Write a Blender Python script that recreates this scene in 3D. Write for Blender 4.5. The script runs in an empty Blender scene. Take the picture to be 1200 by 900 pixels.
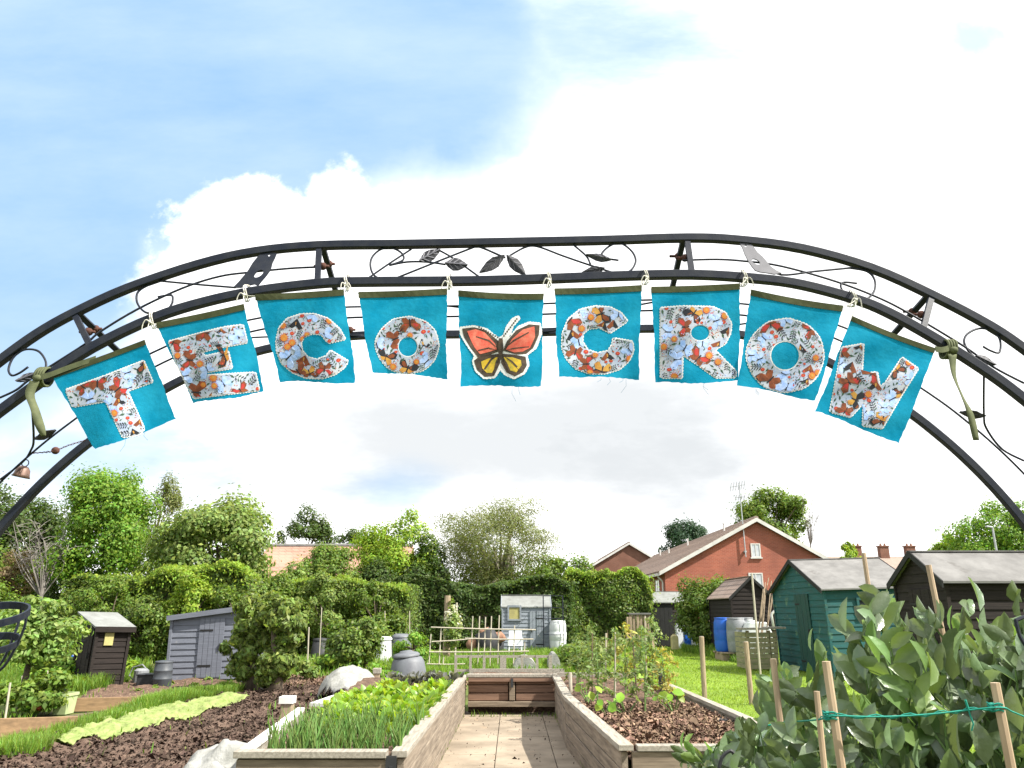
import bpy, bmesh, math, random
import numpy as np
from mathutils import Vector, Matrix, geometry as mgeo

# ------------------------------------------------------------------ camera, light, exposure
scene = bpy.context.scene
COL = scene.collection
PITCH = math.radians(16.3)
FPX = 906.0            # focal length in pixels of a 1200 px wide picture
EYE = 1.55
cam_d = bpy.data.cameras.new("camera"); cam = bpy.data.objects.new("camera", cam_d); COL.objects.link(cam)
cam.location = (0, 0, EYE); cam.rotation_euler = (math.pi/2 + PITCH, 0, 0)
cam_d.sensor_width = 36.0; cam_d.lens = 36.0*FPX/1200.0; cam_d.clip_start = 0.05; cam_d.clip_end = 2000
scene.camera = cam
scene.view_settings.view_transform = 'Standard'; scene.view_settings.look = 'None'
scene.view_settings.exposure = 1.15; scene.view_settings.gamma = 1.0
scene.view_settings.use_curve_mapping = False
scene.render.engine = 'CYCLES'
cy = scene.cycles
cy.max_bounces = 6; cy.diffuse_bounces = 3; cy.glossy_bounces = 2; cy.transmission_bounces = 3; cy.transparent_max_bounces = 6
cy.use_denoising = True; cy.caustics_reflective = False; cy.caustics_refractive = False

SUN_EL = math.radians(47); SUN_AZ = math.radians(113)     # azimuth from +Y towards +X
sv = Vector((math.cos(SUN_EL)*math.sin(SUN_AZ), math.cos(SUN_EL)*math.cos(SUN_AZ), math.sin(SUN_EL)))
sun_d = bpy.data.lights.new("sun", 'SUN'); sun_d.energy = 5.0; sun_d.angle = math.radians(0.5); sun_d.color = (1.0, 0.955, 0.87)
sun = bpy.data.objects.new("sun", sun_d); COL.objects.link(sun)
sun.rotation_euler = (-sv).to_track_quat('-Z', 'Y').to_euler(); sun.location = (20, -10, 30)

def ray(px, py):
    cx, cyy = (px-600)/FPX, (450-py)/FPX
    d = Vector((cx, math.cos(PITCH)-cyy*math.sin(PITCH), math.sin(PITCH)+cyy*math.cos(PITCH)))
    return d/d.y
def at(px, py, Y):
    d = ray(px, py); return Vector((d.x*Y, Y, EYE+d.z*Y))
def gnd(px, py, z=0.0):
    d = ray(px, py); t = (z-EYE)/d.z
    return Vector((d.x*t, t, z))

# ------------------------------------------------------------------ sky
world = bpy.data.worlds.new("World"); scene.world = world; world.use_nodes = True
wt = world.node_tree; wn = wt.nodes; wl = wt.links
wn.clear()
def N(kind, **kw):
    n = wn.new(kind)
    for k, v in kw.items(): setattr(n, k, v)
    return n
def wmath(op, a, b=None, c=None, clamp=False):
    n = N('ShaderNodeMath', operation=op, use_clamp=clamp)
    for i, v in enumerate((a, b, c)):
        if v is None: continue
        if isinstance(v, (int, float)): n.inputs[i].default_value = v
        else: wl.new(v, n.inputs[i])
    return n.outputs[0]
sky = N('ShaderNodeTexSky', sky_type='NISHITA', sun_disc=False, sun_elevation=SUN_EL, sun_rotation=SUN_AZ)
sky.air_density = 1.0; sky.dust_density = 1.0; sky.ozone_density = 1.5
tc = N('ShaderNodeTexCoord'); sep = N('ShaderNodeSeparateXYZ'); wl.new(tc.outputs['Generated'], sep.inputs[0])
ydir = wmath('MAXIMUM', wmath('ABSOLUTE', sep.outputs[1]), 0.08)
U = wmath('DIVIDE', sep.outputs[0], ydir); V = wmath('DIVIDE', sep.outputs[2], ydir)
def wnoise(scale, detail, rough, offs, su=1.0, sv_=1.0):
    cmb = N('ShaderNodeCombineXYZ'); wl.new(wmath('MULTIPLY', U, su), cmb.inputs[0]); wl.new(wmath('MULTIPLY', V, sv_), cmb.inputs[1]); cmb.inputs[2].default_value = offs
    n = N('ShaderNodeTexNoise'); n.inputs['Scale'].default_value = scale; n.inputs['Detail'].default_value = detail; n.inputs['Roughness'].default_value = rough
    wl.new(cmb.outputs[0], n.inputs['Vector'])
    return wmath('SUBTRACT', n.outputs[0], 0.5)
n_big = wnoise(3.0, 6, 0.55, 0.3); n_fine = wnoise(9.0, 7, 0.6, 4.1); n_streak = wnoise(2.2, 6, 0.6, 7.7, 1.0, 2.6)
def patch(px, py, rx, ry, soft0, soft1, noise, amp, tilt=0.0):
    """soft round patch of sky in a fixed direction (1 inside, 0 outside)"""
    c = ray(px, py); du = abs(ray(px+rx, py).x-ray(px-rx, py).x)/2; dv = abs(ray(px, py+ry).z-ray(px, py-ry).z)/2
    a = wmath('DIVIDE', wmath('SUBTRACT', U, c.x), du); b = wmath('DIVIDE', wmath('SUBTRACT', V, c.z), dv)
    if tilt: b = wmath('ADD', b, wmath('MULTIPLY', a, tilt))
    d = wmath('SQRT', wmath('ADD', wmath('MULTIPLY', a, a), wmath('MULTIPLY', b, b)))
    d = wmath('ADD', d, wmath('MULTIPLY', noise, amp))
    m = N('ShaderNodeMapRange', interpolation_type='SMOOTHSTEP'); m.inputs['From Min'].default_value = soft0; m.inputs['From Max'].default_value = soft1
    m.inputs['To Min'].default_value = 1; m.inputs['To Max'].default_value = 0; wl.new(d, m.inputs['Value'])
    return m.outputs[0]
blue = patch(240, 70, 470, 240, 0.70, 1.15, n_big, 0.7)
blue = wmath('MAXIMUM', blue, patch(30, 310, 200, 250, 0.55, 1.1, n_big, 0.6))
blue = wmath('MAXIMUM', blue, wmath('MULTIPLY', patch(470, 580, 90, 50, 0.1, 1.1, n_streak, 2.0), 0.55))
blue = wmath('MAXIMUM', blue, wmath('MULTIPLY', patch(90, 530, 230, 90, 0.1, 1.2, n_streak, 1.6), 0.82))
blue = wmath('MAXIMUM', blue, wmath('MULTIPLY', patch(1140, 45, 80, 36, 0.1, 1.1, n_fine, 2.0), 0.72))
blue = wmath('MAXIMUM', blue, wmath('MULTIPLY', patch(660, 60, 270, 130, 0.0, 1.2, n_streak, 1.8), 0.86))
puff = wmath('MAXIMUM', patch(275, 282, 118, 74, 0.80, 1.05, n_fine, 1.5), patch(452, 268, 88, 58, 0.78, 1.06, n_fine, 1.6))
puff = wmath('MAXIMUM', puff, patch(400, 222, 46, 44, 0.55, 1.05, n_fine, 2.2))
puff = wmath('MAXIMUM', puff, patch(360, 340, 205, 95, 0.80, 1.08, n_fine, 1.2))
puff = wmath('MAXIMUM', puff, wmath('MULTIPLY', patch(880, 270, 315, 190, 0.80, 1.06, n_fine, 0.55), 0.95))
blue = wmath('MULTIPLY', blue, wmath('SUBTRACT', 1.0, puff))
veil = wmath('ADD', 0.16, wmath('MULTIPLY', n_streak, 0.75), clamp=True)      # thin high cloud over the blue
blue = wmath('MULTIPLY', blue, wmath('SUBTRACT', 1.0, wmath('MULTIPLY', veil, 0.58)))
grey = wmath('MAXIMUM', patch(770, 560, 300, 95, 0.0, 1.25, n_streak, 3.2), wmath('MULTIPLY', patch(560, 530, 460, 110, 0.1, 1.2, n_streak, 3.0), 0.93))
cloudmix = N('ShaderNodeMix', data_type='RGBA'); wl.new(grey, cloudmix.inputs['Factor'])
cloudmix.inputs[6].default_value = (9.0, 9.0, 9.0, 1); cloudmix.inputs[7].default_value = (4.4, 4.58, 4.72, 1)
skyb = N('ShaderNodeMix', data_type='RGBA', blend_type='MIX'); skyb.inputs['Factor'].default_value = 0.92
wl.new(sky.outputs[0], skyb.inputs[6]); skyb.inputs[7].default_value = (2.25, 3.72, 5.5, 1)       # bright summer haze in the blue
mixs = N('ShaderNodeMix', data_type='RGBA'); wl.new(blue, mixs.inputs['Factor'])
wl.new(cloudmix.outputs[2], mixs.inputs[6]); wl.new(skyb.outputs[2], mixs.inputs[7])
bg = N('ShaderNodeBackground'); bg.inputs['Strength'].default_value = 0.085
wl.new(mixs.outputs[2], bg.inputs['Color'])
wo = N('ShaderNodeOutputWorld'); wl.new(bg.outputs[0], wo.inputs['Surface'])

# ------------------------------------------------------------------ materials
def mat(name, col, rough=0.75, col2=None, nscale=6.0, stretch=(1, 1, 1), contrast=(0.35, 0.65), bump=0.0, bscale=60.0, spec=0.3,
        metal=0.0, trans=0.0, island=0.0, hue=0.0, transmat=None, sheen=0.0, dist=0.01, speck=None, sscale=30.0, sthr=0.62):
    m = bpy.data.materials.new(name); m.use_nodes = True
    nt = m.node_tree; nd = nt.nodes; ln = nt.links
    p = nd['Principled BSDF']; out = nd['Material Output']
    p.inputs['Roughness'].default_value = rough; p.inputs['Metallic'].default_value = metal
    p.inputs['Specular IOR Level'].default_value = spec
    c1 = (*col, 1); c2 = (*(col2 or tuple(v*0.72 for v in col)), 1)
    t = nd.new('ShaderNodeTexCoord'); mp = nd.new('ShaderNodeMapping'); mp.inputs['Scale'].default_value = stretch
    ln.new(t.outputs['Object'], mp.inputs[0])
    nz = nd.new('ShaderNodeTexNoise'); nz.inputs['Scale'].default_value = nscale; nz.inputs['Detail'].default_value = 6; nz.inputs['Roughness'].default_value = 0.6
    ln.new(mp.outputs[0], nz.inputs['Vector'])
    mr = nd.new('ShaderNodeMapRange'); mr.inputs['From Min'].default_value = contrast[0]; mr.inputs['From Max'].default_value = contrast[1]
    ln.new(nz.outputs[0], mr.inputs['Value'])
    mx = nd.new('ShaderNodeMix'); mx.data_type = 'RGBA'; mx.inputs[6].default_value = c1; mx.inputs[7].default_value = c2
    ln.new(mr.outputs[0], mx.inputs['Factor'])
    colout = mx.outputs[2]
    if speck:
        n2 = nd.new('ShaderNodeTexNoise'); n2.inputs['Scale'].default_value = sscale; n2.inputs['Detail'].default_value = 4; ln.new(t.outputs['Object'], n2.inputs['Vector'])
        m2 = nd.new('ShaderNodeMapRange'); m2.inputs['From Min'].default_value = sthr; m2.inputs['From Max'].default_value = sthr+0.08; ln.new(n2.outputs[0], m2.inputs['Value'])
        x2 = nd.new('ShaderNodeMix'); x2.data_type = 'RGBA'; ln.new(m2.outputs[0], x2.inputs['Factor']); ln.new(colout, x2.inputs[6]); x2.inputs[7].default_value = (*speck, 1)
        colout = x2.outputs[2]
    if island or hue:
        g = nd.new('ShaderNodeNewGeometry'); h = nd.new('ShaderNodeHueSaturation')
        a = nd.new('ShaderNodeMapRange'); a.inputs['To Min'].default_value = 1-island; a.inputs['To Max'].default_value = 1+island
        ln.new(g.outputs['Random Per Island'], a.inputs['Value']); ln.new(a.outputs[0], h.inputs['Value'])
        w = nd.new('ShaderNodeMath'); w.operation = 'MULTIPLY'; w.inputs[1].default_value = 7.13; ln.new(g.outputs['Random Per Island'], w.inputs[0])
        f = nd.new('ShaderNodeMath'); f.operation = 'FRACT'; ln.new(w.outputs[0], f.inputs[0])
        b = nd.new('ShaderNodeMapRange'); b.inputs['To Min'].default_value = 0.5-hue; b.inputs['To Max'].default_value = 0.5+hue; ln.new(f.outputs[0], b.inputs['Value'])
        ln.new(b.outputs[0], h.inputs['Hue']); ln.new(colout, h.inputs['Color']); colout = h.outputs[0]
    ln.new(colout, p.inputs['Base Color'])
    if bump:
        bn = nd.new('ShaderNodeTexNoise'); bn.inputs['Scale'].default_value = bscale; bn.inputs['Detail'].default_value = 5; ln.new(mp.outputs[0], bn.inputs['Vector'])
        bp = nd.new('ShaderNodeBump'); bp.inputs['Strength'].default_value = bump; bp.inputs['Distance'].default_value = dist
        ln.new(bn.outputs[0], bp.inputs['Height']); ln.new(bp.outputs[0], p.inputs['Normal'])
    if trans:
        tr = nd.new('ShaderNodeBsdfTranslucent'); ms = nd.new('ShaderNodeMixShader'); ms.inputs[0].default_value = trans
        if transmat:
            hh = nd.new('ShaderNodeMix'); hh.data_type = 'RGBA'; hh.blend_type = 'MULTIPLY'; hh.inputs['Factor'].default_value = 1
            ln.new(colout, hh.inputs[6]); hh.inputs[7].default_value = (*transmat, 1); ln.new(hh.outputs[2], tr.inputs['Color'])
        else: ln.new(colout, tr.inputs['Color'])
        ln.new(p.outputs[0], ms.inputs[1]); ln.new(tr.outputs[0], ms.inputs[2]); ln.new(ms.outputs[0], out.inputs['Surface'])
    return m
def leafmat(name, col, island=0.4, hue=0.03, rough=0.55, spec=0.3, trans=0.42, col2=None, bump=0.0):
    return mat(name, col, bump=bump, bscale=38, dist=0.006, rough=rough, col2=col2 or tuple(v*0.7 for v in col), nscale=1.3, spec=spec, trans=trans, island=island, hue=hue, transmat=(1.5, 1.5, 0.7))

# ------------------------------------------------------------------ mesh helpers
def tag(o, label=None, cat=None, group=None, kind=None):
    if label: o['label'] = label
    if cat: o['category'] = cat
    if group: o['group'] = group
    if kind: o['kind'] = kind
    return o
def thing(name, label, cat, loc=(0, 0, 0), rotz=0.0, group=None, lean=(0, 0)):
    o = bpy.data.objects.new(name, None); COL.objects.link(o); o.empty_display_size = 0.2
    o.location = loc; o.rotation_euler = (lean[0], lean[1], rotz)
    return tag(o, label, cat, group)
def link(name, me, mats, parent=None, shift=None, smooth=False):
    for m in (mats if isinstance(mats, (list, tuple)) else [mats]): me.materials.append(m)
    if smooth: me.polygons.foreach_set('use_smooth', np.ones(len(me.polygons), dtype=bool))
    o = bpy.data.objects.new(name, me); COL.objects.link(o)
    if shift is not None:
        me.transform(Matrix.Translation(-Vector(shift))); o.location = shift
    if parent is not None: o.parent = parent
    return o
def copy_tree(o, parent=None):
    c = o.copy(); COL.objects.link(c)
    if parent is not None: c.parent = parent
    for ch in list(o.children): copy_tree(ch, c)
    return c

class MB:
    """collects faces of ONE part; build() links them as one mesh object"""
    def __init__(s): s.v = []; s.f = []; s.m = []
    def face(s, pts, mi=0):
        i = len(s.v); s.v += [tuple(p) for p in pts]; s.f.append(tuple(range(i, i+len(pts)))); s.m.append(mi)
    def raw(s, vs, fs, mi=0):
        i = len(s.v); s.v += [tuple(p) for p in vs]; s.f += [tuple(i+k for k in f) for f in fs]; s.m += [mi]*len(fs)
    def box(s, c, size, rz=0.0, mi=0, M=None):
        x, y, z = (q/2 for q in size); R = M or Matrix.Rotation(rz, 3, 'Z'); c = Vector(c)
        vs = [c+R @ Vector((a*x, b*y, d*z)) for a, b, d in ((-1,-1,-1),(1,-1,-1),(1,1,-1),(-1,1,-1),(-1,-1,1),(1,-1,1),(1,1,1),(-1,1,1))]
        s.raw(vs, [(0,3,2,1),(4,5,6,7),(0,1,5,4),(1,2,6,5),(2,3,7,6),(3,0,4,7)], mi)
    def bar(s, a, b, w, h=None, up=(0, 0, 1), mi=0):
        a, b = Vector(a), Vector(b); d = b-a; L = d.length; d.normalize(); u = Vector(up)
        if abs(d.dot(u)) > 0.99: u = Vector((0, 1, 0))
        r = d.cross(u).normalized(); u = r.cross(d)
        M = Matrix((r, d, u)).transposed()
        s.box((a+b)/2, (w, L, h or w), mi=mi, M=M)
    def tube(s, pts, r, n=6, mi=0, cap=True, square=None):
        pts = [Vector(p) for p in pts]; k = len(pts); base = len(s.v); prev = None
        rr = r if isinstance(r, (list, tuple)) else [r]*k
        for i, p in enumerate(pts):
            t = (pts[min(i+1, k-1)]-pts[max(i-1, 0)])
            t = t.normalized() if t.length > 1e-9 else Vector((0, 0, 1))
            if square is not None: a = Vector(square)
            elif prev is None: a = t.orthogonal().normalized()
            else: a = prev-t*prev.dot(t)
            a = a-t*a.dot(t); a.normalize(); prev = a; b = t.cross(a)
            for j in range(n):
                an = 2*math.pi*(j+0.5)/n; s.v.append(tuple(p+(a*math.cos(an)+b*math.sin(an))*rr[i]))
        for i in range(k-1):
            for j in range(n):
                q = base+i*n; j2 = (j+1) % n
                s.f.append((q+j, q+j2, q+n+j2, q+n+j)); s.m.append(mi)
        if cap:
            s.f.append(tuple(base+j for j in reversed(range(n)))); s.m.append(mi)
            s.f.append(tuple(base+(k-1)*n+j for j in range(n))); s.m.append(mi)
    def lathe(s, prof, c=(0, 0, 0), n=20, mi=0):
        base = len(s.v); c = Vector(c)
        for r, z in prof:
            for j in range(n):
                an = 2*math.pi*j/n; s.v.append((c.x+r*math.cos(an), c.y+r*math.sin(an), c.z+z))
        for i in range(len(prof)-1):
            for j in range(n):
                q = base+i*n; j2 = (j+1) % n
                s.f.append((q+j, q+j2, q+n+j2, q+n+j)); s.m.append(mi)
        s.f.append(tuple(base+(len(prof)-1)*n+j for j in range(n))); s.m.append(mi)
    def ball(s, c, r, n=8, mi=0, sc=(1, 1, 1)):
        prof = [(math.sin(math.pi*i/6)*r+1e-4, -math.cos(math.pi*i/6)*r) for i in range(7)]
        b = len(s.v); s.lathe(prof, (0, 0, 0), n, mi)
        for i in range(b, len(s.v)):
            x, y, z = s.v[i]; s.v[i] = (c[0]+x*sc[0], c[1]+y*sc[1], c[2]+z*sc[2])
    def prism(s, poly, off, mi=0):
        """closed 3-D polygon thickened by the vector off"""
        n = len(poly); a = [Vector(p) for p in poly]; b = [p+Vector(off) for p in a]
        s.raw(a+b, [tuple(range(n)), tuple(reversed(range(n, 2*n)))]+[(i, i+n, (i+1) % n+n, (i+1) % n) for i in range(n)], mi)
    def mesh(s, name):
        me = bpy.data.meshes.new(name); me.from_pydata(s.v, [], s.f); me.update(); return me
    def build(s, name, mats, parent=None, world=False, smooth=False, bevel=0.0, base=False, solid=0.0, weld=False):
        me = s.mesh(name)
        if len(set(s.m)) > 1: me.polygons.foreach_set('material_index', np.array(s.m, dtype=np.int32))
        bm = bmesh.new(); bm.from_mesh(me)
        if weld: bmesh.ops.remove_doubles(bm, verts=bm.verts, dist=1e-5)
        bmesh.ops.recalc_face_normals(bm, faces=bm.faces); bm.to_mesh(me); bm.free()
        shift = None
        if base:
            a = np.array(s.v); shift = (a[:, 0].mean(), a[:, 1].mean(), a[:, 2].min())
        if world and parent is not None: me.transform(Matrix.Translation(-Vector(parent.location)))
        o = link(name, me, mats, parent, shift, smooth)
        if bevel:
            b = o.modifiers.new('bevel', 'BEVEL'); b.width = bevel; b.segments = 2; b.limit_method = 'ANGLE'
        if solid:
            b = o.modifiers.new('solid', 'SOLIDIFY'); b.thickness = solid; b.offset = 0
        return o

def mesh_np(name, V, F):
    """fast mesh from numpy: V (n,3), F (m,k)"""
    me = bpy.data.meshes.new(name); m, k = F.shape
    me.vertices.add(len(V)); me.vertices.foreach_set('co', V.astype(np.float32).ravel())
    me.loops.add(m*k); me.loops.foreach_set('vertex_index', F.astype(np.int32).ravel())
    me.polygons.add(m); me.polygons.foreach_set('loop_start', np.arange(0, m*k, k, dtype=np.int32))
    me.polygons.foreach_set('loop_total', np.full(m, k, dtype=np.int32)); me.update(calc_edges=True); return me
def norm(a): return a/np.maximum(np.linalg.norm(a, axis=1, keepdims=True), 1e-9)
def leaf_arrays(rng, C, Nn, size, aspect=0.55, fold=0.15, tang=None, kind='diamond'):
    """one small folded leaf per row of C, facing Nn"""
    n = len(C); Nn = norm(Nn)
    t = rng.normal(size=(n, 3)) if tang is None else tang
    t = norm(t-Nn*np.sum(t*Nn, axis=1, keepdims=True)); b = np.cross(Nn, t)
    L = (size*rng.uniform(0.7, 1.3, n))[:, None] if np.isscalar(size) else size[:, None]
    W = L*aspect*0.5
    if kind == 'diamond':
        P = np.stack([C-t*L*0.5, C+b*W+Nn*W*fold*2+t*L*0.05, C+t*L*0.5, C-b*W+Nn*W*fold*2+t*L*0.05], axis=1).reshape(-1, 3)
        F = np.arange(4*n).reshape(n, 4); return P, F
    # oval: two rows along the rib, folded and drooping at the tip
    rows = [(-0.5, 0.06), (-0.24, 0.80), (0.06, 1.0), (0.32, 0.66), (0.5, 0.03)]
    P = []
    for s, w in rows:
        dr = -Nn*L*0.10*((s+0.2)**2*2)
        mid = C+t*L*s+dr
        P += [mid-b*W*w+Nn*W*fold*w*2, mid, mid+b*W*w+Nn*W*fold*w*2]
    P = np.stack(P, axis=1).reshape(-1, 3)
    f = []
    for i in range(4):
        f += [(3*i, 3*i+1, 3*i+4, 3*i+3), (3*i+1, 3*i+2, 3*i+5, 3*i+4)]
    F = (np.array(f)[None]+(np.arange(n)*15)[:, None, None]).reshape(-1, 4); return P, F
def catmull(pts, n=6):
    pts = [Vector(p) for p in pts]; out = []
    for i in range(len(pts)-1):
        p0, p1, p2, p3 = pts[max(i-1, 0)], pts[i], pts[i+1], pts[min(i+2, len(pts)-1)]
        for k in range(n):
            t = k/n; out.append(0.5*((2*p1)+(p2-p0)*t+(2*p0-5*p1+4*p2-p3)*t*t+(3*p1-p0-3*p2+p3)*t**3))
    out.append(pts[-1]); return out
def inside(poly, x, y):
    r = False; n = len(poly); j = n-1
    for i in range(n):
        xi, yi = poly[i][0], poly[i][1]; xj, yj = poly[j][0], poly[j][1]
        if (yi > y) != (yj > y) and x < (xj-xi)*(y-yi)/(yj-yi)+xi: r = not r
        j = i
    return r
def inside_np(poly, X, Y):
    r = np.zeros(len(X), bool); n = len(poly); j = n-1
    for i in range(n):
        xi, yi = poly[i][0], poly[i][1]; xj, yj = poly[j][0], poly[j][1]
        with np.errstate(divide='ignore', invalid='ignore'):
            c = ((yi > Y) != (yj > Y)) & (X < (xj-xi)*(Y-yi)/((yj-yi) if yj != yi else 1e-9)+xi)
        r ^= c; j = i
    return r
def sample_poly(rng, poly, n):
    a = np.array([(p[0], p[1]) for p in poly]); lo, hi = a.min(0), a.max(0); out = np.zeros((0, 2))
    while len(out) < n:
        q = rng.uniform(lo, hi, size=(n*2, 2)); out = np.vstack([out, q[inside_np(poly, q[:, 0], q[:, 1])]])
    return out[:n]
def hnoise(x, y, seed=0, scale=1.0, octs=4):
    """cheap value noise, vectorised"""
    x = np.asarray(x, float)*scale; y = np.asarray(y, float)*scale; tot = np.zeros_like(x); amp = 1.0
    def h(i, j): 
        v = np.sin(i*127.1+j*311.7+seed*74.7)*43758.5453; return v-np.floor(v)
    for o in range(octs):
        i, j = np.floor(x), np.floor(y); fx, fy = x-i, y-j; fx = fx*fx*(3-2*fx); fy = fy*fy*(3-2*fy)
        tot += amp*((h(i, j)*(1-fx)+h(i+1, j)*fx)*(1-fy)+(h(i, j+1)*(1-fx)+h(i+1, j+1)*fx)*fy-0.5); amp *= 0.5; x = x*2+17.3; y = y*2+5.1
    return tot

# ------------------------------------------------------------------ material palette
M = {}
M['iron'] = mat('black_iron', (0.0105, 0.014, 0.025), rough=0.5, col2=(0.022, 0.025, 0.033), nscale=25, spec=0.2, bump=0.15, bscale=200, dist=0.002)
M['steel'] = mat('grey_cut_steel', (0.10, 0.10, 0.118), rough=0.6, col2=(0.06, 0.06, 0.075), nscale=20, spec=0.5)
M['leafiron'] = mat('iron_leaf', (0.02, 0.021, 0.026), rough=0.6, nscale=60, bump=0.4, bscale=120, dist=0.003)
M['rust'] = mat('rusty_iron', (0.10, 0.038, 0.026), rough=0.85, col2=(0.05, 0.024, 0.018), nscale=80, bump=0.3, bscale=150)
M['copper'] = mat('tarnished_copper', (0.20, 0.115, 0.09), rough=0.55, col2=(0.10, 0.065, 0.05), nscale=60, metal=0.4, spec=0.5)
M['cloth'] = mat('turquoise_cloth', (0.014, 0.295, 0.46), rough=0.95, col2=(0.002, 0.215, 0.37), nscale=9, trans=0.36, bump=0.5, bscale=45, dist=0.004, spec=0.1)
M['hem'] = mat('olive_hem', (0.055, 0.062, 0.030), rough=0.9, col2=(0.04, 0.045, 0.02), nscale=60, spec=0.1)
M['ribbon'] = mat('olive_ribbon', (0.13, 0.145, 0.07), rough=0.8, col2=(0.085, 0.10, 0.05), nscale=30, trans=0.2)
M['string'] = mat('white_string', (0.72, 0.70, 0.64), rough=0.9, nscale=200, col2=(0.5, 0.48, 0.42))
M['stitch'] = mat('white_stitching', (0.72, 0.72, 0.70), rough=0.9, nscale=180, col2=(0.5, 0.5, 0.5))
M['print'] = mat('white_print_cotton', (0.30, 0.37, 0.50), rough=0.9, col2=(0.47, 0.49, 0.53), nscale=22, speck=(0.22, 0.32, 0.62), sscale=85, sthr=0.66, trans=0.15)
M['p_orange'] = mat('print_orange', (0.46, 0.13, 0.02), rough=0.9, col2=(0.40, 0.16, 0.03), nscale=70)
M['p_red'] = mat('print_red', (0.40, 0.035, 0.025), rough=0.9, col2=(0.30, 0.03, 0.03), nscale=60)
M['p_brown'] = mat('print_brown', (0.10, 0.03, 0.016), rough=0.9, col2=(0.22, 0.06, 0.02), nscale=50)
M['p_black'] = mat('print_black', (0.016, 0.018, 0.024), rough=0.9)
M['p_green'] = mat('print_green', (0.055, 0.12, 0.06), rough=0.9, nscale=60, col2=(0.03, 0.06, 0.05))
M['p_blue'] = mat('print_blue', (0.20, 0.33, 0.62), rough=0.9, col2=(0.40, 0.50, 0.74), nscale=60)
M['p_yellow'] = mat('print_yellow', (0.42, 0.25, 0.05), rough=0.9, col2=(0.36, 0.14, 0.03), nscale=60)
M['b_red'] = mat('butterfly_red', (0.52, 0.07, 0.045), rough=0.9, col2=(0.62, 0.18, 0.12), nscale=45)
M['b_yellow'] = mat('butterfly_yellow', (0.62, 0.40, 0.03), rough=0.9, col2=(0.30, 0.26, 0.04), nscale=55)
M['b_dark'] = mat('butterfly_dark', (0.035, 0.03, 0.025), rough=0.9, col2=(0.09, 0.06, 0.04), nscale=70)
M['bedwood'] = mat('weathered_bed_timber', (0.24, 0.19, 0.138), rough=0.85, col2=(0.13, 0.10, 0.072), nscale=3.0, stretch=(1, 1, 14), bump=0.35, bscale=12, dist=0.004, speck=(0.18, 0.13, 0.09), sscale=5, sthr=0.66)
M['bedwood_y'] = mat('weathered_bed_timber_long', (0.25, 0.205, 0.157), rough=0.85, col2=(0.125, 0.10, 0.076), nscale=2.4, stretch=(14, 1, 14), bump=0.35, bscale=10, dist=0.004, speck=(0.2, 0.15, 0.1), sscale=5, sthr=0.66)
M['redwood'] = mat('red_stained_timber', (0.235, 0.142, 0.095), rough=0.8, col2=(0.13, 0.076, 0.052), nscale=2.2, stretch=(1, 8, 16), bump=0.3, bscale=9, dist=0.004)
M['palewood'] = mat('bleached_timber', (0.34, 0.31, 0.26), rough=0.85, col2=(0.19, 0.17, 0.14), nscale=4, stretch=(12, 1, 12), bump=0.3, bscale=20, dist=0.003)
M['postwood'] = mat('grey_post_timber', (0.36, 0.28, 0.19), rough=0.85, col2=(0.20, 0.15, 0.10), nscale=5, stretch=(8, 8, 1), bump=0.4, bscale=16, dist=0.004)
M['bamboo'] = mat('bamboo_cane', (0.42, 0.315, 0.21), rough=0.5, col2=(0.30, 0.215, 0.14), nscale=6, stretch=(6, 6, 1), spec=0.4)
M['palecane'] = mat('pale_cane', (0.46, 0.42, 0.34), rough=0.7, col2=(0.32, 0.285, 0.22), nscale=6, stretch=(6, 6, 1))
M['darkcane'] = mat('dark_cane', (0.14, 0.10, 0.06), rough=0.7, col2=(0.08, 0.06, 0.04), nscale=6, stretch=(6, 6, 1))
M['white_paint'] = mat('white_paint', (0.74, 0.73, 0.70), rough=0.6, col2=(0.56, 0.55, 0.51), nscale=5)
M['white_plastic'] = mat('white_plastic', (0.70, 0.72, 0.73), rough=0.45, col2=(0.56, 0.58, 0.58), nscale=3, trans=0.1)
M['grey_plastic'] = mat('grey_plastic', (0.135, 0.145, 0.16), rough=0.55, col2=(0.095, 0.10, 0.115), nscale=3, spec=0.4)
M['pale_grey_plastic'] = mat('pale_grey_plastic', (0.235, 0.245, 0.255), rough=0.5, col2=(0.16, 0.17, 0.18), nscale=4, spec=0.4)
M['black_plastic'] = mat('black_plastic', (0.020, 0.021, 0.023), rough=0.6, col2=(0.035, 0.036, 0.038), nscale=6, spec=0.3)
M['bin_black'] = mat('faded_black_plastic', (0.07, 0.078, 0.09), rough=0.5, col2=(0.045, 0.05, 0.058), nscale=4, spec=0.4)
M['blue_plastic'] = mat('blue_plastic', (0.012, 0.11, 0.52), rough=0.45, col2=(0.01, 0.08, 0.38), nscale=3, spec=0.4)
M['cream_plastic'] = mat('cream_plastic', (0.62, 0.54, 0.28), rough=0.5, nscale=4)
M['fleece'] = mat('white_fleece', (0.42, 0.42, 0.40), rough=0.95, col2=(0.27, 0.27, 0.245), nscale=7, bump=0.6, bscale=25, dist=0.02, trans=0.25, spec=0.1)
M['mesh_green'] = mat('yellow_green_netting', (0.36, 0.42, 0.17), rough=0.9, col2=(0.22, 0.29, 0.085), nscale=11, bump=0.9, bscale=22, dist=0.03, trans=0.3, spec=0.1)
M['slab'] = mat('sandy_paving', (0.31, 0.255, 0.192), rough=0.9, col2=(0.185, 0.15, 0.11), nscale=1.9, bump=0.2, bscale=50, dist=0.003, speck=(0.26, 0.20, 0.14), sscale=7, sthr=0.64)
M['soil'] = mat('dark_soil', (0.085, 0.056, 0.043), rough=0.95, col2=(0.15, 0.105, 0.08), nscale=9, bump=0.9, bscale=35, dist=0.03, speck=(0.17, 0.12, 0.09), sscale=16, sthr=0.64, spec=0.1)
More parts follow.
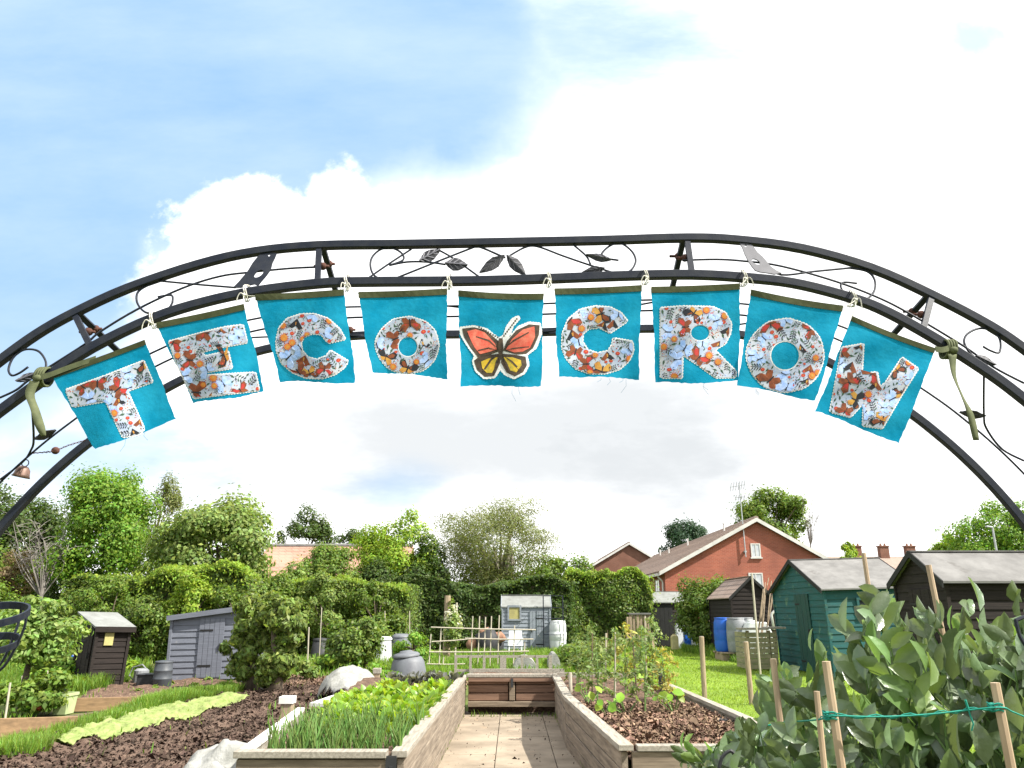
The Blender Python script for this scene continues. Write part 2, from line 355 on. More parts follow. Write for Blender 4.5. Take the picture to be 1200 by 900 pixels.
M['soil_brown'] = mat('mulched_soil', (0.15, 0.098, 0.070), rough=0.95, col2=(0.075, 0.050, 0.038), nscale=8, bump=0.9, bscale=30, dist=0.03, speck=(0.27, 0.19, 0.13), sscale=22, sthr=0.60, spec=0.1)
M['chip_dark'] = mat('soil_clods', (0.085, 0.058, 0.045), rough=0.95, col2=(0.040, 0.028, 0.022), nscale=3, island=0.5, hue=0.015, spec=0.1)
M['chip'] = mat('bark_chips', (0.24, 0.16, 0.11), rough=0.95, col2=(0.11, 0.072, 0.052), nscale=3, island=0.5, hue=0.02, spec=0.1)
M['ground'] = mat('rough_grass_ground', (0.095, 0.135, 0.030), rough=0.95, col2=(0.085, 0.085, 0.035), nscale=0.6, bump=0.6, bscale=30, dist=0.03, spec=0.1)
M['lawn'] = mat('mown_lawn', (0.19, 0.275, 0.038), rough=0.95, col2=(0.13, 0.20, 0.03), nscale=0.8, bump=0.8, bscale=70, dist=0.02, spec=0.1)
M['grass'] = leafmat('grass_blades', (0.17, 0.28, 0.04), island=0.35, hue=0.03)
M['lawnblade'] = leafmat('lawn_blades', (0.22, 0.325, 0.04), island=0.25, hue=0.02)
M['grass_dry'] = leafmat('dry_grass_blades', (0.26, 0.27, 0.08), island=0.35, hue=0.03)
M['brick'] = None
M['white_trim'] = mat('white_fascia', (0.58, 0.57, 0.55), rough=0.6, col2=(0.46, 0.45, 0.43), nscale=2)
M['felt'] = mat('grey_roof_felt', (0.19, 0.186, 0.18), rough=0.95, col2=(0.125, 0.122, 0.118), nscale=2.5, bump=0.5, bscale=120, dist=0.004, speck=(0.12, 0.115, 0.11), sscale=3, sthr=0.62)
M['felt_pale'] = mat('pale_roof_felt', (0.215, 0.225, 0.215), rough=0.95, col2=(0.15, 0.155, 0.145), nscale=3, bump=0.4, bscale=120, dist=0.004)
M['darkboard'] = mat('black_brown_boards', (0.0105, 0.0078, 0.0068), rough=0.9, col2=(0.022, 0.0165, 0.014), nscale=3, stretch=(1, 1, 16), bump=0.4, bscale=12, dist=0.004)
M['blackboard'] = mat('tarred_boards', (0.018, 0.015, 0.013), rough=0.85, col2=(0.035, 0.028, 0.024), nscale=3, stretch=(1, 1, 16), bump=0.4, bscale=12, dist=0.004)
M['greyboard'] = mat('slate_painted_boards', (0.165, 0.178, 0.215), rough=0.75, col2=(0.125, 0.135, 0.165), nscale=3, stretch=(1, 1, 12), bump=0.3, bscale=12, dist=0.003, speck=(0.24, 0.24, 0.25), sscale=4, sthr=0.66)
M['paleboard'] = mat('pale_blue_grey_boards', (0.24, 0.27, 0.305), rough=0.75, col2=(0.175, 0.195, 0.22), nscale=3, stretch=(1, 1, 10), bump=0.3, bscale=12, dist=0.003, speck=(0.40, 0.40, 0.38), sscale=5, sthr=0.63)
M['tealboard'] = mat('teal_painted_boards', (0.012, 0.092, 0.096), rough=0.75, col2=(0.020, 0.066, 0.062), nscale=2, stretch=(1, 1, 10), bump=0.3, bscale=12, dist=0.003, speck=(0.07, 0.15, 0.10), sscale=4, sthr=0.62)
M['greendoor'] = mat('dark_green_door', (0.012, 0.062, 0.052), rough=0.7, col2=(0.016, 0.045, 0.04), nscale=3, stretch=(10, 10, 1))
M['trimblack'] = mat('black_trim', (0.02, 0.02, 0.02), rough=0.8)
M['greyfelt_dark'] = mat('dark_roof_felt', (0.07, 0.07, 0.078), rough=0.9, col2=(0.10, 0.10, 0.105), nscale=5)
M['yellowpane'] = mat('yellowed_window_card', (0.38, 0.34, 0.13), rough=0.7, col2=(0.28, 0.25, 0.11), nscale=6)
M['glass_dark'] = mat('dark_window_glass', (0.03, 0.036, 0.042), rough=0.08, spec=0.6, nscale=3)
M['glass_pale'] = mat('net_curtained_glass', (0.50, 0.53, 0.56), rough=0.15, spec=0.6, col2=(0.34, 0.36, 0.40), nscale=2.5)
M['bark'] = mat('bark', (0.14, 0.11, 0.08), rough=0.95, col2=(0.075, 0.058, 0.042), nscale=5, stretch=(6, 6, 1), bump=0.6, bscale=20, dist=0.02)
M['bark_pale'] = mat('pale_bark', (0.30, 0.27, 0.22), rough=0.95, col2=(0.17, 0.15, 0.12), nscale=5, stretch=(6, 6, 1))
M['twig'] = mat('bare_grey_twigs', (0.20, 0.185, 0.165), rough=0.95, col2=(0.12, 0.105, 0.095), nscale=3)
M['stem_green'] = mat('green_stem', (0.13, 0.22, 0.06), rough=0.6, col2=(0.10, 0.17, 0.05), nscale=10)
M['twine'] = mat('green_twine', (0.01, 0.23, 0.17), rough=0.7, nscale=90)
M['orangeboard'] = mat('orange_timber_board', (0.30, 0.19, 0.105), rough=0.85, col2=(0.18, 0.115, 0.065), nscale=2, stretch=(1, 10, 10))
M['terracotta'] = mat('brown_sacking', (0.30, 0.17, 0.11), rough=0.9, col2=(0.17, 0.09, 0.06), nscale=6, bump=0.5, bscale=20, dist=0.02)
M['mossstone'] = mat('mossy_slatted_timber', (0.30, 0.27, 0.16), rough=0.95, col2=(0.18, 0.18, 0.10), nscale=4, stretch=(1, 1, 5), bump=0.4, bscale=14, dist=0.005)
M['lamp_metal'] = mat('galvanised_metal', (0.42, 0.44, 0.46), rough=0.5, metal=0.3, nscale=3)
M['pot'] = mat('pale_green_pot', (0.40, 0.47, 0.24), rough=0.7, nscale=4)
# ------------------------------------------------------------------ brick and tile materials
def coursed(name, c1, c2, mortar, bw, bh, msize, ux, uy, uz, vx, vy, vz, rough=0.85, bump=0.5, stain=None):
    m = bpy.data.materials.new(name); m.use_nodes = True; nt = m.node_tree; nd = nt.nodes; ln = nt.links; p = nd['Principled BSDF']
    p.inputs['Roughness'].default_value = rough; p.inputs['Specular IOR Level'].default_value = 0.2
    t = nd.new('ShaderNodeTexCoord'); cmb = nd.new('ShaderNodeCombineXYZ')
    for i, w in enumerate(((ux, uy, uz), (vx, vy, vz))):
        d = nd.new('ShaderNodeVectorMath'); d.operation = 'DOT_PRODUCT'; ln.new(t.outputs['Object'], d.inputs[0]); d.inputs[1].default_value = w
        ln.new(d.outputs['Value'], cmb.inputs[i])
    b = nd.new('ShaderNodeTexBrick'); ln.new(cmb.outputs[0], b.inputs['Vector'])
    b.inputs['Color1'].default_value = (*c1, 1); b.inputs['Color2'].default_value = (*c2, 1); b.inputs['Mortar'].default_value = (*mortar, 1)
    b.inputs['Scale'].default_value = 1; b.inputs['Mortar Size'].default_value = msize; b.inputs['Brick Width'].default_value = bw; b.inputs['Row Height'].default_value = bh
    b.inputs['Bias'].default_value = 0.0
    nz = nd.new('ShaderNodeTexNoise'); nz.inputs['Scale'].default_value = 0.55; nz.inputs['Detail'].default_value = 6; ln.new(t.outputs['Object'], nz.inputs['Vector'])
    mr = nd.new('ShaderNodeMapRange'); mr.inputs['From Min'].default_value = 0.42; mr.inputs['From Max'].default_value = 0.75; ln.new(nz.outputs[0], mr.inputs['Value'])
    mx = nd.new('ShaderNodeMix'); mx.data_type = 'RGBA'; ln.new(mr.outputs[0], mx.inputs['Factor']); ln.new(b.outputs['Color'], mx.inputs[6])
    mx.inputs[7].default_value = (*(stain or tuple(v*0.6 for v in c1)), 1)
    ln.new(mx.outputs[2], p.inputs['Base Color'])
    bp = nd.new('ShaderNodeBump'); bp.inputs['Strength'].default_value = bump; bp.inputs['Distance'].default_value = 0.02; bp.invert = True
    ln.new(b.outputs['Fac'], bp.inputs['Height']); ln.new(bp.outputs[0], p.inputs['Normal'])
    return m
M['brick'] = coursed('red_brick', (0.37, 0.112, 0.070), (0.29, 0.084, 0.055), (0.34, 0.18, 0.135), 0.225, 0.075, 0.008, 1, 1, 0, 0, 0, 1, stain=(0.20, 0.075, 0.056))
M['tile'] = coursed('brown_roof_tiles', (0.36, 0.27, 0.225), (0.29, 0.21, 0.172), (0.17, 0.13, 0.11), 0.30, 0.16, 0.02, 1, 1, 0, 0, 0, 1, stain=(0.27, 0.215, 0.18))
M['tile_pink'] = coursed('pink_roof_tiles', (0.36, 0.20, 0.15), (0.31, 0.165, 0.12), (0.22, 0.13, 0.10), 0.5, 0.25, 0.03, 1, 1, 0, 0, 0, 1, stain=(0.42, 0.24, 0.18))
M['tile_grey'] = coursed('grey_roof_tiles', (0.12, 0.115, 0.11), (0.095, 0.09, 0.09), (0.05, 0.05, 0.05), 0.30, 0.16, 0.02, 1, 1, 0, 0, 0, 1)
M['chimbrick'] = coursed('chimney_brick', (0.22, 0.10, 0.07), (0.17, 0.08, 0.055), (0.2, 0.14, 0.11), 0.225, 0.075, 0.008, 1, 1, 0, 0, 0, 1)

# ------------------------------------------------------------------ ground, lawn, path
b = MB(); b.face([(-600, -300, -0.02), (600, -300, -0.02), (600, 900, -0.02), (-600, 900, -0.02)])
tag(b.build('ground', M['ground']), 'rough green ground of the allotments', 'ground', kind='structure')
LAWN = [(2.25, 8.5), (14, 8.5), (14.5, 26), (12.2, 31), (10.5, 36.5), (2.0, 36.5), (1.2, 27), (1.6, 15)]
b = MB(); b.face([(x, y, 0.0) for x, y in LAWN])
tag(b.build('lawn', M['lawn']), 'bright mown grass strip between the raised bed and the right hand sheds', 'lawn', kind='structure')
# path of paving slabs between the beds
b = MB()
rng = random.Random(5)
b.box((-0.04, 8.4, -0.03), (1.7, 8.7, 0.06))
ys = [4.2+0.62*i for i in range(14)]
for i, y in enumerate(ys):
    for (xa, xb) in ((-0.80, -0.18), (-0.172, 0.448), (0.456, 0.80)):
        z = 0.035+rng.uniform(-0.002, 0.002); b.box(((xa+xb)/2, y+0.306, z), (xb-xa, 0.612, 0.03))
tag(b.build('path', M['slab'], bevel=0.004), 'sandy paving slab path running between the raised timber beds', 'path', kind='structure')

# lumpy dug soil on the left plots
def soil_z(X, Y, z0=.05, amp=.11, seed=1): return z0+amp*hnoise(X, Y, seed, 3.2, 4)+0.5*amp*hnoise(X, Y, seed+3, 11, 2)
def soil_patch(name, poly, mat_, label, seed, res=0.07, amp=0.07, z0=0.05):
    a = np.array(poly); lo, hi = a.min(0), a.max(0)
    nx, ny = int((hi[0]-lo[0])/res)+1, int((hi[1]-lo[1])/res)+1
    X, Y = np.meshgrid(np.linspace(lo[0], hi[0], nx), np.linspace(lo[1], hi[1], ny))
    ok = inside_np(poly, X.ravel(), Y.ravel()).reshape(ny, nx)
    Z = z0+amp*hnoise(X, Y, seed, 3.2, 4)+0.5*amp*hnoise(X, Y, seed+3, 11, 2)
    # sink the rim so that the patch runs into the ground
    edge = ok.copy()
    for _ in range(2):
        e = edge.copy(); e[1:] &= edge[:-1]; e[:-1] &= edge[1:]; e[:, 1:] &= edge[:, :-1]; e[:, :-1] &= edge[:, 1:]; edge = e
    Z = np.where(edge, Z, -0.03); idx = np.arange(nx*ny).reshape(ny, nx)
    q = ok[:-1, :-1] & ok[1:, :-1] & ok[:-1, 1:] & ok[1:, 1:]
    F = np.stack([idx[:-1, :-1][q], idx[:-1, 1:][q], idx[1:, 1:][q], idx[1:, :-1][q]], axis=1)
    me = mesh_np(name, np.stack([X.ravel(), Y.ravel(), Z.ravel()], axis=1), F)
    o = link(name, me, mat_, smooth=True); return tag(o, label, 'soil', kind='structure')
SOIL1 = [(-6.2, 6.5), (-1.98, 6.5), (-2.05, 14.4), (-3.0, 17.2), (-5.2, 17.0), (-6.6, 15.4), (-6.0, 12.2)]
soil_patch('soil', SOIL1, M['soil'], 'dark freshly dug soil plot beside the left raised bed', 1, amp=0.11)
SOIL2 = [tuple(gnd(x, y)[:2]) for x, y in ((70, 832), (150, 832), (215, 815), (288, 803), (280, 793), (200, 795), (150, 800), (100, 808))]
soil_patch('soil', SOIL2, M['soil_brown'], 'brown planted soil plot in front of the two left sheds', 2, amp=0.08)
SOIL3 = [(-5.4, 16.6), (-2.6, 17.0), (-2.0, 14.0), (-0.9, 13.2), (-0.9, 18), (-2.5, 20.5), (-5.6, 19.6)]
soil_patch('soil', SOIL3, M['soil_brown'], 'reddish brown soil plot under the climber clad posts', 3, amp=0.07)

# ------------------------------------------------------------------ houses
def gable_house(name, label, xl, xa, xr, y0, y1, ze, zr, wallm, roofm, over=0.35, fascia=True):
    h = thing(name, label, 'house', ((xl+xr)/2, y0, 0))
    b = MB(); b.raw([(xl, y0, 0), (xr, y0, 0), (xr, y0, ze), (xa, y0, zr), (xl, y0, ze)], [(0, 1, 2, 3, 4)])
    b.raw([(xl, y1, 0), (xr, y1, 0), (xr, y1, ze), (xa, y1, zr), (xl, y1, ze)], [(4, 3, 2, 1, 0)])
    b.face([(xl, y0, 0), (xl, y1, 0), (xl, y1, ze), (xl, y0, ze)]); b.face([(xr, y0, 0), (xr, y1, 0), (xr, y1, ze), (xr, y0, ze)])
    b.build('wall', wallm, h, world=True)
    sl = (zr-ze)/(xa-xl); sr = (zr-ze)/(xr-xa)
    b = MB(); t = 0.16; ya, yb = y0-0.25, y1+0.25
    b.prism([(xl-over, ya, ze-over*sl+0.05), (xa, ya, zr+0.05), (xa, ya, zr+0.05+t), (xl-over, ya, ze-over*sl+0.05+t)], (0, yb-ya, 0))
    b.prism([(xr+over, ya, ze-over*sr+0.05), (xa, ya, zr+0.05), (xa, ya, zr+0.05+t), (xr+over, ya, ze-over*sr+0.05+t)], (0, yb-ya, 0))
    # overlapping rows of tiles and a rounded ridge
    for k in range(22):
        f = k/22; x = xl-over+f*(xa-xl+over); z = ze-over*sl+0.05+t+f*(zr-ze+over*sl)
        b.bar((x, ya, z+0.012), (x, yb, z+0.012), 0.10, 0.03, up=(-sl, 0, 1))
    b.tube([(xa, ya, zr+0.17), (xa, yb, zr+0.17)], 0.13, n=8)
    rf = b.build('roof', roofm, h, world=True)
    if fascia:
        b = MB(); f = 0.24; yf = ya-0.03
        for (xo, s, side) in ((xl-over, sl, 1), (xr+over, sr, -1)):
            zo = ze-over*s+0.03
            b.prism([(xo, yf, zo-0.06), (xa, yf, zr+0.03-0.06), (xa, yf, zr+0.05+f-0.10), (xo, yf, zo+f-0.08)], (0, 0.03, 0))
        b.build('bargeboard', M['white_trim'], h, world=True)
        b = MB(); b.bar((xl-over-0.06, y0-0.2, ze-over*sl+0.02), (xl-over-0.06, y1, ze-over*sl+0.02), 0.12, 0.14)
        b.build('gutter', M['white_trim'], h, world=True)
    return h, rf
Yh = 45.0
xl, xa, xr = at(779, 672, Yh).x, at(885, 609, Yh).x, at(991, 672, Yh).x
ze, zr = at(779, 670, Yh).z, at(885, 611, Yh).z
house, hroof = gable_house('brick_house', 'red brick gable end house with brown tiled roof and white bargeboards', xl, xa, xr, Yh, Yh+33, ze, zr, M['brick'], M['tile'])
def window(parent, c, w, h, Y, framem, glassm, bars=1, side='front', sill=True):
    """framed window on a wall that faces -Y (front) or -X (side)"""
    f = MB(); t = 0.06
    def P(u, v, d): return (c[0]+u, Y-d, c[2]+v) if side == 'front' else (Y-d, c[1]+u, c[2]+v)
    def bx(u0, u1, v0, v1, d0, d1, mb):
        a = P(u0, v0, d0); e = P(u1, v1, d1); mb.box([(p+q)/2 for p, q in zip(a, e)], [abs(p-q) for p, q in zip(a, e)])
    bx(-w/2, -w/2+t, -h/2, h/2, -0.03, 0.035, f); bx(w/2-t, w/2, -h/2, h/2, -0.03, 0.035, f)
    bx(-w/2+t, w/2-t, h/2-t, h/2, -0.03, 0.035, f); bx(-w/2+t, w/2-t, -h/2, -h/2+t, -0.03, 0.035, f)
    for k in range(bars):
        u = -w/2+(k+1)*w/(bars+1); bx(u-0.025, u+0.025, -h/2+t, h/2-t, -0.02, 0.028, f)
    o = f.build('window', framem, parent, world=True)
    g = MB(); bx(-w/2+t, w/2-t, -h/2+t, h/2-t, 0.004, 0.012, g); go = g.build('pane', glassm, None)
    go.data.transform(Matrix.Translation(-Vector(parent.location))); go.parent = o
    if sill:
        s = MB(); bx(-w/2-0.06, w/2+0.06, -h/2-0.07, -h/2, -0.02, 0.09, s); so = s.build('sill', framem, None); so.data.transform(Matrix.Translation(-Vector(parent.location))); so.parent = o
    return o
c = at(885.5, 645, Yh); window(house, c, 0.55, 0.78, Yh, M['white_trim'], M['glass_pale'], bars=1)
c = at(886, 682, Yh); window(house, c, 0.8, 1.0, Yh, M['white_trim'], M['glass_pale'], bars=1)
for dy in (2.4, 6.0, 10.5): window(house, Vector((xl, Yh+dy, ze-0.95)), 1.3, 1.2, xl, M['white_trim'], M['glass_pale'], bars=1, side='side')
b = MB(); p = Vector((xl-0.10, Yh+0.25, ze-0.15))
b.tube(catmull([p+Vector((-0.28, 0, 0.02)), p+Vector((-0.25, 0, -0.12)), p+Vector((0, 0, -0.40)), p+Vector((0, 0, -0.7)), p+Vector((0, 0, -3.5))], 4), 0.05, n=8)
b.build('downpipe', M['white_trim'], house, world=True, smooth=True)
sl = (zr-ze)/(xa-xl)
for k, (px, py) in enumerate(((848, 622), (803, 633), (768, 642), (779, 646), (838, 630))):
    pass
for f, yy in ((0.86, 4.0), (0.80, 13.0), (0.80, 24.0), (0.72, 18.0)):
    b = MB(); x = xl+f*(xa-xl); z = ze+f*(zr-ze)+0.2
    b.tube([(x, Yh+yy, z-0.1), (x, Yh+yy, z+0.45)], 0.055, n=8); b.tube([(x, Yh+yy, z+0.45), (x, Yh+yy, z+0.52)], 0.075, n=8)
    vo = b.build('vent_pipe', M['white_trim'], None); vo.data.transform(Matrix.Translation(-Vector(house.location))); vo.parent = hroof
Y2 = 84.0
a, c, d = at(682, 671, Y2), at(737, 638, Y2), at(792, 671, Y2)
gable_house('second_brick_house', 'farther brown brick house with grey tiled roof behind the red brick gable', a.x, c.x, d.x, Y2, Y2+30, a.z, c.z, M['chimbrick'], M['tile'])
# long pink-roofed house behind the left trees
Yp = 55.0
a, c = at(296, 636, Yp), at(470, 636, Yp); za = at(330, 690, Yp).z
h = thing('pink_roofed_house', 'low house with pink tiled roof half hidden behind the trees', 'house', ((a.x+c.x)/2, Yp, 0))
b = MB(); b.prism([(a.x, Yp, 0), (a.x, Yp+9, 0), (a.x, Yp+9, za), (a.x, Yp+4.5, a.z-0.1), (a.x, Yp, za)], (c.x-a.x, 0, 0)); b.build('wall', M['chimbrick'], h, world=True)
b = MB()
b.prism([(a.x-0.3, Yp-0.6, za-0.30), (a.x-0.3, Yp+4.5, a.z), (a.x-0.3, Yp+4.5, a.z+0.15), (a.x-0.3, Yp-0.6, za-0.15)], (c.x-a.x+0.6, 0, 0))
b.prism([(a.x-0.3, Yp+9.6, za-0.30), (a.x-0.3, Yp+4.5, a.z), (a.x-0.3, Yp+4.5, a.z+0.15), (a.x-0.3, Yp+9.6, za-0.15)], (c.x-a.x+0.6, 0, 0))
rf = b.build('roof', M['tile_pink'], h, world=True)
b = MB(); b.tube([(a.x-0.3, Yp+4.5, a.z+0.15), (c.x+0.3, Yp+4.5, a.z+0.15)], 0.16, n=8); ro = b.build('ridge_tiles', M['felt'], None); ro.data.transform(Matrix.Translation(-Vector(h.location))); ro.parent = rf
for px in (428, 441): window(h, at(px, 693, Yp), 1.0, 1.1, Yp, M['white_trim'], M['glass_pale'], bars=1)
# terrace with chimneys on the right
Yt = 92.0
a, c = at(985, 651, Yt), at(1110, 651, Yt)
h = thing('terraced_house', 'distant terrace with brown tiled roof and three chimneys beyond the sheds', 'house', ((a.x+c.x)/2, Yt, 0))
b = MB(); b.prism([(a.x, Yt, 0), (a.x, Yt+8, 0), (a.x, Yt+8, a.z-2.4), (a.x, Yt+4, a.z-0.1), (a.x, Yt, a.z-2.4)], (c.x-a.x, 0, 0)); b.build('wall', M['brick'], h, world=True)
b = MB()
for s in (0, 1):
    ye, yr = (Yt-0.5, Yt+4) if s == 0 else (Yt+8.5, Yt+4)
    b.prism([(a.x-0.3, ye, a.z-2.7), (a.x-0.3, yr, a.z), (a.x-0.3, yr, a.z+0.15), (a.x-0.3, ye, a.z-2.55)], (c.x-a.x+0.6, 0, 0))
rf = b.build('roof', M['tile'], h, world=True)
for px, w in ((1003.5, 10), (1035, 11), (1066, 11)):
    q = at(px, 645, Yt+4); ww = w*Yt*0.96/FPX
    b = MB(); b.box((q.x, Yt+4, a.z+0.5), (ww, 0.8, 1.6)); b.box((q.x, Yt+4, a.z+1.36), (ww+0.18, 0.98, 0.12))
    co = b.build('chimney', M['chimbrick'], None); co.data.transform(Matrix.Translation(-Vector(h.location))); co.parent = rf
    for dx in (-0.25, 0.25):
        b = MB(); b.lathe([(0.12, 0), (0.13, 0.06), (0.10, 0.25), (0.12, 0.28)], (q.x+dx, Yt+4, a.z+1.42), n=10)
        po = b.build('chimney_pot', M['terracotta'], None); po.data.transform(Matrix.Translation(-Vector(h.location))); po.parent = co
# television aerial on the gable
q = at(873, 640, Yh-0.15); tp = at(866, 566, Yh-0.15)
t = thing('tv_aerial', 'tall thin television aerial pole fixed to the red brick gable', 'aerial', (q.x, Yh-0.15, q.z))
b = MB(); b.tube([q+Vector((0, 0, -0.6)), tp], 0.035, n=6); b.build('pole', M['lamp_metal'], t, world=True)
b = MB(); b.bar(tp+Vector((-0.55, 0, -0.25)), tp+Vector((0.35, 0, -0.1)), 0.03)
for k in range(6):
    e = tp+Vector((-0.5+k*0.16, 0, -0.24+k*0.027)); b.bar(e+Vector((0, -0.2, 0.22)), e+Vector((0, 0.2, -0.22)), 0.02)
b.build('antenna', M['lamp_metal'], t, world=True)
b = MB(); b.bar(tp+Vector((-0.3, 0, -0.85)), tp+Vector((0.3, 0, -0.8)), 0.03)
for k in range(4): e = tp+Vector((-0.25+k*0.16, 0, -0.85)); b.bar(e+Vector((0, -0.15, 0.14)), e+Vector((0, 0.15, -0.14)), 0.02)
b.build('antenna', M['lamp_metal'], t, world=True)
b = MB(); b.box(q+Vector((0, 0.10, -0.3)), (0.16, 0.22, 0.08)); b.build('bracket', M['lamp_metal'], t, world=True)
# street lamp
q = at(1164, 700, 42); tp = at(1163, 618, 42)
t = thing('street_lamp', 'grey street lamp standing before the round tree on the right', 'street lamp', (tp.x, 42, 0))
b = MB(); b.tube([(tp.x, 42, 0), (tp.x, 42, 1.2), (tp.x, 42, tp.z)], [0.09, 0.07, 0.05], n=8); b.build('pole', M['lamp_metal'], t, world=True)
b = MB(); b.bar((tp.x, 42, tp.z), (tp.x-0.35, 42, tp.z+0.05), 0.16, 0.09); b.build('lamp_head', M['lamp_metal'], t, world=True, bevel=0.02)

# ------------------------------------------------------------------ sheds
def boards(mb, A, B, ztop, lim, out, pitch=0.14, z0=0.06):
    """feather-edged boards on the wall from A to B (2-D); lim(z) gives the fraction of the wall standing at height z"""
    A, B, out = Vector((*A, 0)), Vector((*B, 0)), Vector((*out, 0)); z = z0
    while z < ztop-0.005:
        zz = min(z+pitch, ztop); l0, l1 = lim(z), lim(zz-0.001)
        if l0[1]-l0[0] > 0.01:
            p = [A.lerp(B, l0[0]), A.lerp(B, l0[1]), A.lerp(B, l1[1]), A.lerp(B, l1[0])]
            lo, hi = out*0.022, out*0.004
            q = [p[0]+lo, p[1]+lo, p[2]+hi, p[3]+hi]
            for k, h_ in zip(range(4), (z, z, zz+0.006, zz+0.006)): q[k] = q[k]+Vector((0, 0, h_))
            r = [p[k]-out*0.006+Vector((0, 0, (z, z, zz+0.006, zz+0.006)[k])) for k in range(4)]
            mb.raw(q+r, [(0, 1, 2, 3), (4, 7, 6, 5), (0, 4, 5, 1), (1, 5, 6, 2), (2, 6, 7, 3), (3, 7, 4, 0)])
        z = zz
def shed(name, label, loc, rotz, lean, W, D, ze, zr, ridge, wallm, roofm, trimm=None, over=0.10, pitch=0.14, back=True):
    """shed centred on its base; ridge 'x', 'y' or 'pent_x' / 'pent_y' (single slope rising along that axis)"""
    s = thing(name, label, 'shed', loc, rotz, None, lean)
    full = lambda z: (0, 1)
    gab = lambda z: (0, 1) if z <= ze else (0.5*(z-ze)/(zr-ze), 1-0.5*(z-ze)/(zr-ze))
    up = lambda z: (0, 1) if z <= ze else ((z-ze)/(zr-ze), 1)          # higher towards B
    dn = lambda z: (0, 1) if z <= ze else (0, 1-(z-ze)/(zr-ze))
    b = MB(); x, y = W/2, D/2
    P = [(-x, -y), (x, -y), (x, y), (-x, y)]
    lims = {'x': [full, gab, full, gab], 'y': [gab, full, gab, full], 'pent_x': [up, full, dn, full], 'pent_y': [full, up, full, dn]}[ridge]
    tops = {'x': [ze, zr, ze, zr], 'y': [zr, ze, zr, ze], 'pent_x': [zr, zr, zr, ze], 'pent_y': [ze, zr, zr, zr]}[ridge]
    for i, o in enumerate(((0, -1), (1, 0), (0, 1), (-1, 0))):
        boards(b, P[i], P[(i+1) % 4], tops[i], lims[i], o, pitch)
    for (cx, cyy) in P:   # corner battens
        zt = ze
        if ridge == 'pent_x' and cx > 0: zt = zr
        if ridge == 'pent_y' and cyy > 0: zt = zr
        b.box((cx+math.copysign(0.012, cx), cyy+math.copysign(0.012, cyy), zt/2-0.01), (0.06, 0.06, zt-0.02))
    b.build('wall', wallm, s)
    r = MB(); t = 0.035
    def slope(p0, p1, z0, z1, axis):
        if axis == 'x': pts = [(p0, -y-over, z0), (p1, -y-over, z1), (p1, y+over, z1), (p0, y+over, z0)]
        else: pts = [(-x-over, p0, z0), (-x-over, p1, z1), (x+over, p1, z1), (x+over, p0, z0)]
        r.prism(pts, (0, 0, t))
    if ridge == 'y':
        k = (zr-ze)/x; slope(-x-over, 0, ze-over*k+0.02, zr+0.02, 'x'); slope(x+over, 0.0, ze-over*k+0.02, zr+0.02, 'x'); r.bar((0, -y-over, zr+0.05), (0, y+over, zr+0.05), 0.16, 0.02)
    elif ridge == 'x':
        k = (zr-ze)/y; slope(-y-over, 0, ze-over*k+0.02, zr+0.02, 'y'); slope(y+over, 0.0, ze-over*k+0.02, zr+0.02, 'y'); r.bar((-x-over, 0, zr+0.05), (x+over, 0, zr+0.05), 0.16, 0.02)
    elif ridge == 'pent_x':
        k = (zr-ze)/W; slope(-x-over, x+over, ze-over*k+0.02, zr+over*k+0.02, 'x')
    else:
        k = (zr-ze)/D; slope(-y-over, y+over, ze-over*k+0.02, zr+over*k+0.02, 'y')
    ro = r.build('roof', roofm, s)
    if trimm:
        for side in ((-1, 1) if ridge in 'xy' else (0,)):
            f = MB()
            for q in (-1, 1):
                if ridge == 'x': f.prism([(side*(x+over+0.012), q*(y+over), ze-over*k-0.05), (side*(x+over+0.012), q*0.0004, zr-0.05), (side*(x+over+0.012), q*0.0004, zr+0.065), (side*(x+over+0.012), q*(y+over), ze-over*k+0.065)], (-side*0.024, 0, 0))
                elif ridge == 'y': f.prism([(q*(x+over), side*(y+over+0.012), ze-over*k-0.05), (q*0.0004, side*(y+over+0.012), zr-0.05), (q*0.0004, side*(y+over+0.012), zr+0.065), (q*(x+over), side*(y+over+0.012), ze-over*k+0.065)], (0, -side*0.024, 0))
            if ridge == 'pent_x': f.bar((-x-over, -y-over-0.012, ze-over*k), (x+over, -y-over-0.012, zr+over*k), 0.024, 0.11)
            if ridge == 'pent_y': f.bar((-x-over, -y-over-0.012, ze-over*k), (x+over, -y-over-0.012, ze-over*k), 0.024, 0.11)
            f.build('trim', trimm, s)
    return s
def plank_door(s, u0, u1, z0, z1, face, off, m, n=5, handle=None):
    """vertical plank door on the face 'front' (-Y) or 'left' (-X), off = distance of that wall from the centre"""
    b = MB(); w = (u1-u0)/n
    def bx(a0, a1, c0, c1, d0, d1, mb):
        lo = (a0, -off-d1, c0) if face == 'front' else (-off-d1, a0, c0); hi = (a1, -off-d0, c1) if face == 'front' else (-off-d0, a1, c1)
        mb.box([(p+q)/2 for p, q in zip(lo, hi)], [abs(p-q) for p, q in zip(lo, hi)])
    for k in range(n): bx(u0+k*w+0.004, u0+(k+1)*w-0.004, z0, z1, 0.026, 0.046+0.003*(k % 2), b)
    d = b.build('door', m, s)
    if handle is not None:
        h = MB(); bx(handle-0.02, handle+0.02, (z0+z1)/2-0.02, (z0+z1)/2+0.09, 0.05, 0.085, h); ho = h.build('handle', M['trimblack'], d)
        for zz in (z0+0.25, z1-0.25):
            h = MB(); bx(min(u0, u1)+0.02 if handle > (u0+u1)/2 else u1-0.32, (min(u0, u1)+0.32) if handle > (u0+u1)/2 else u1-0.02, zz-0.02, zz+0.02, 0.0505, 0.056, h)
            h.build('hinge', M['trimblack'], d)
    return d

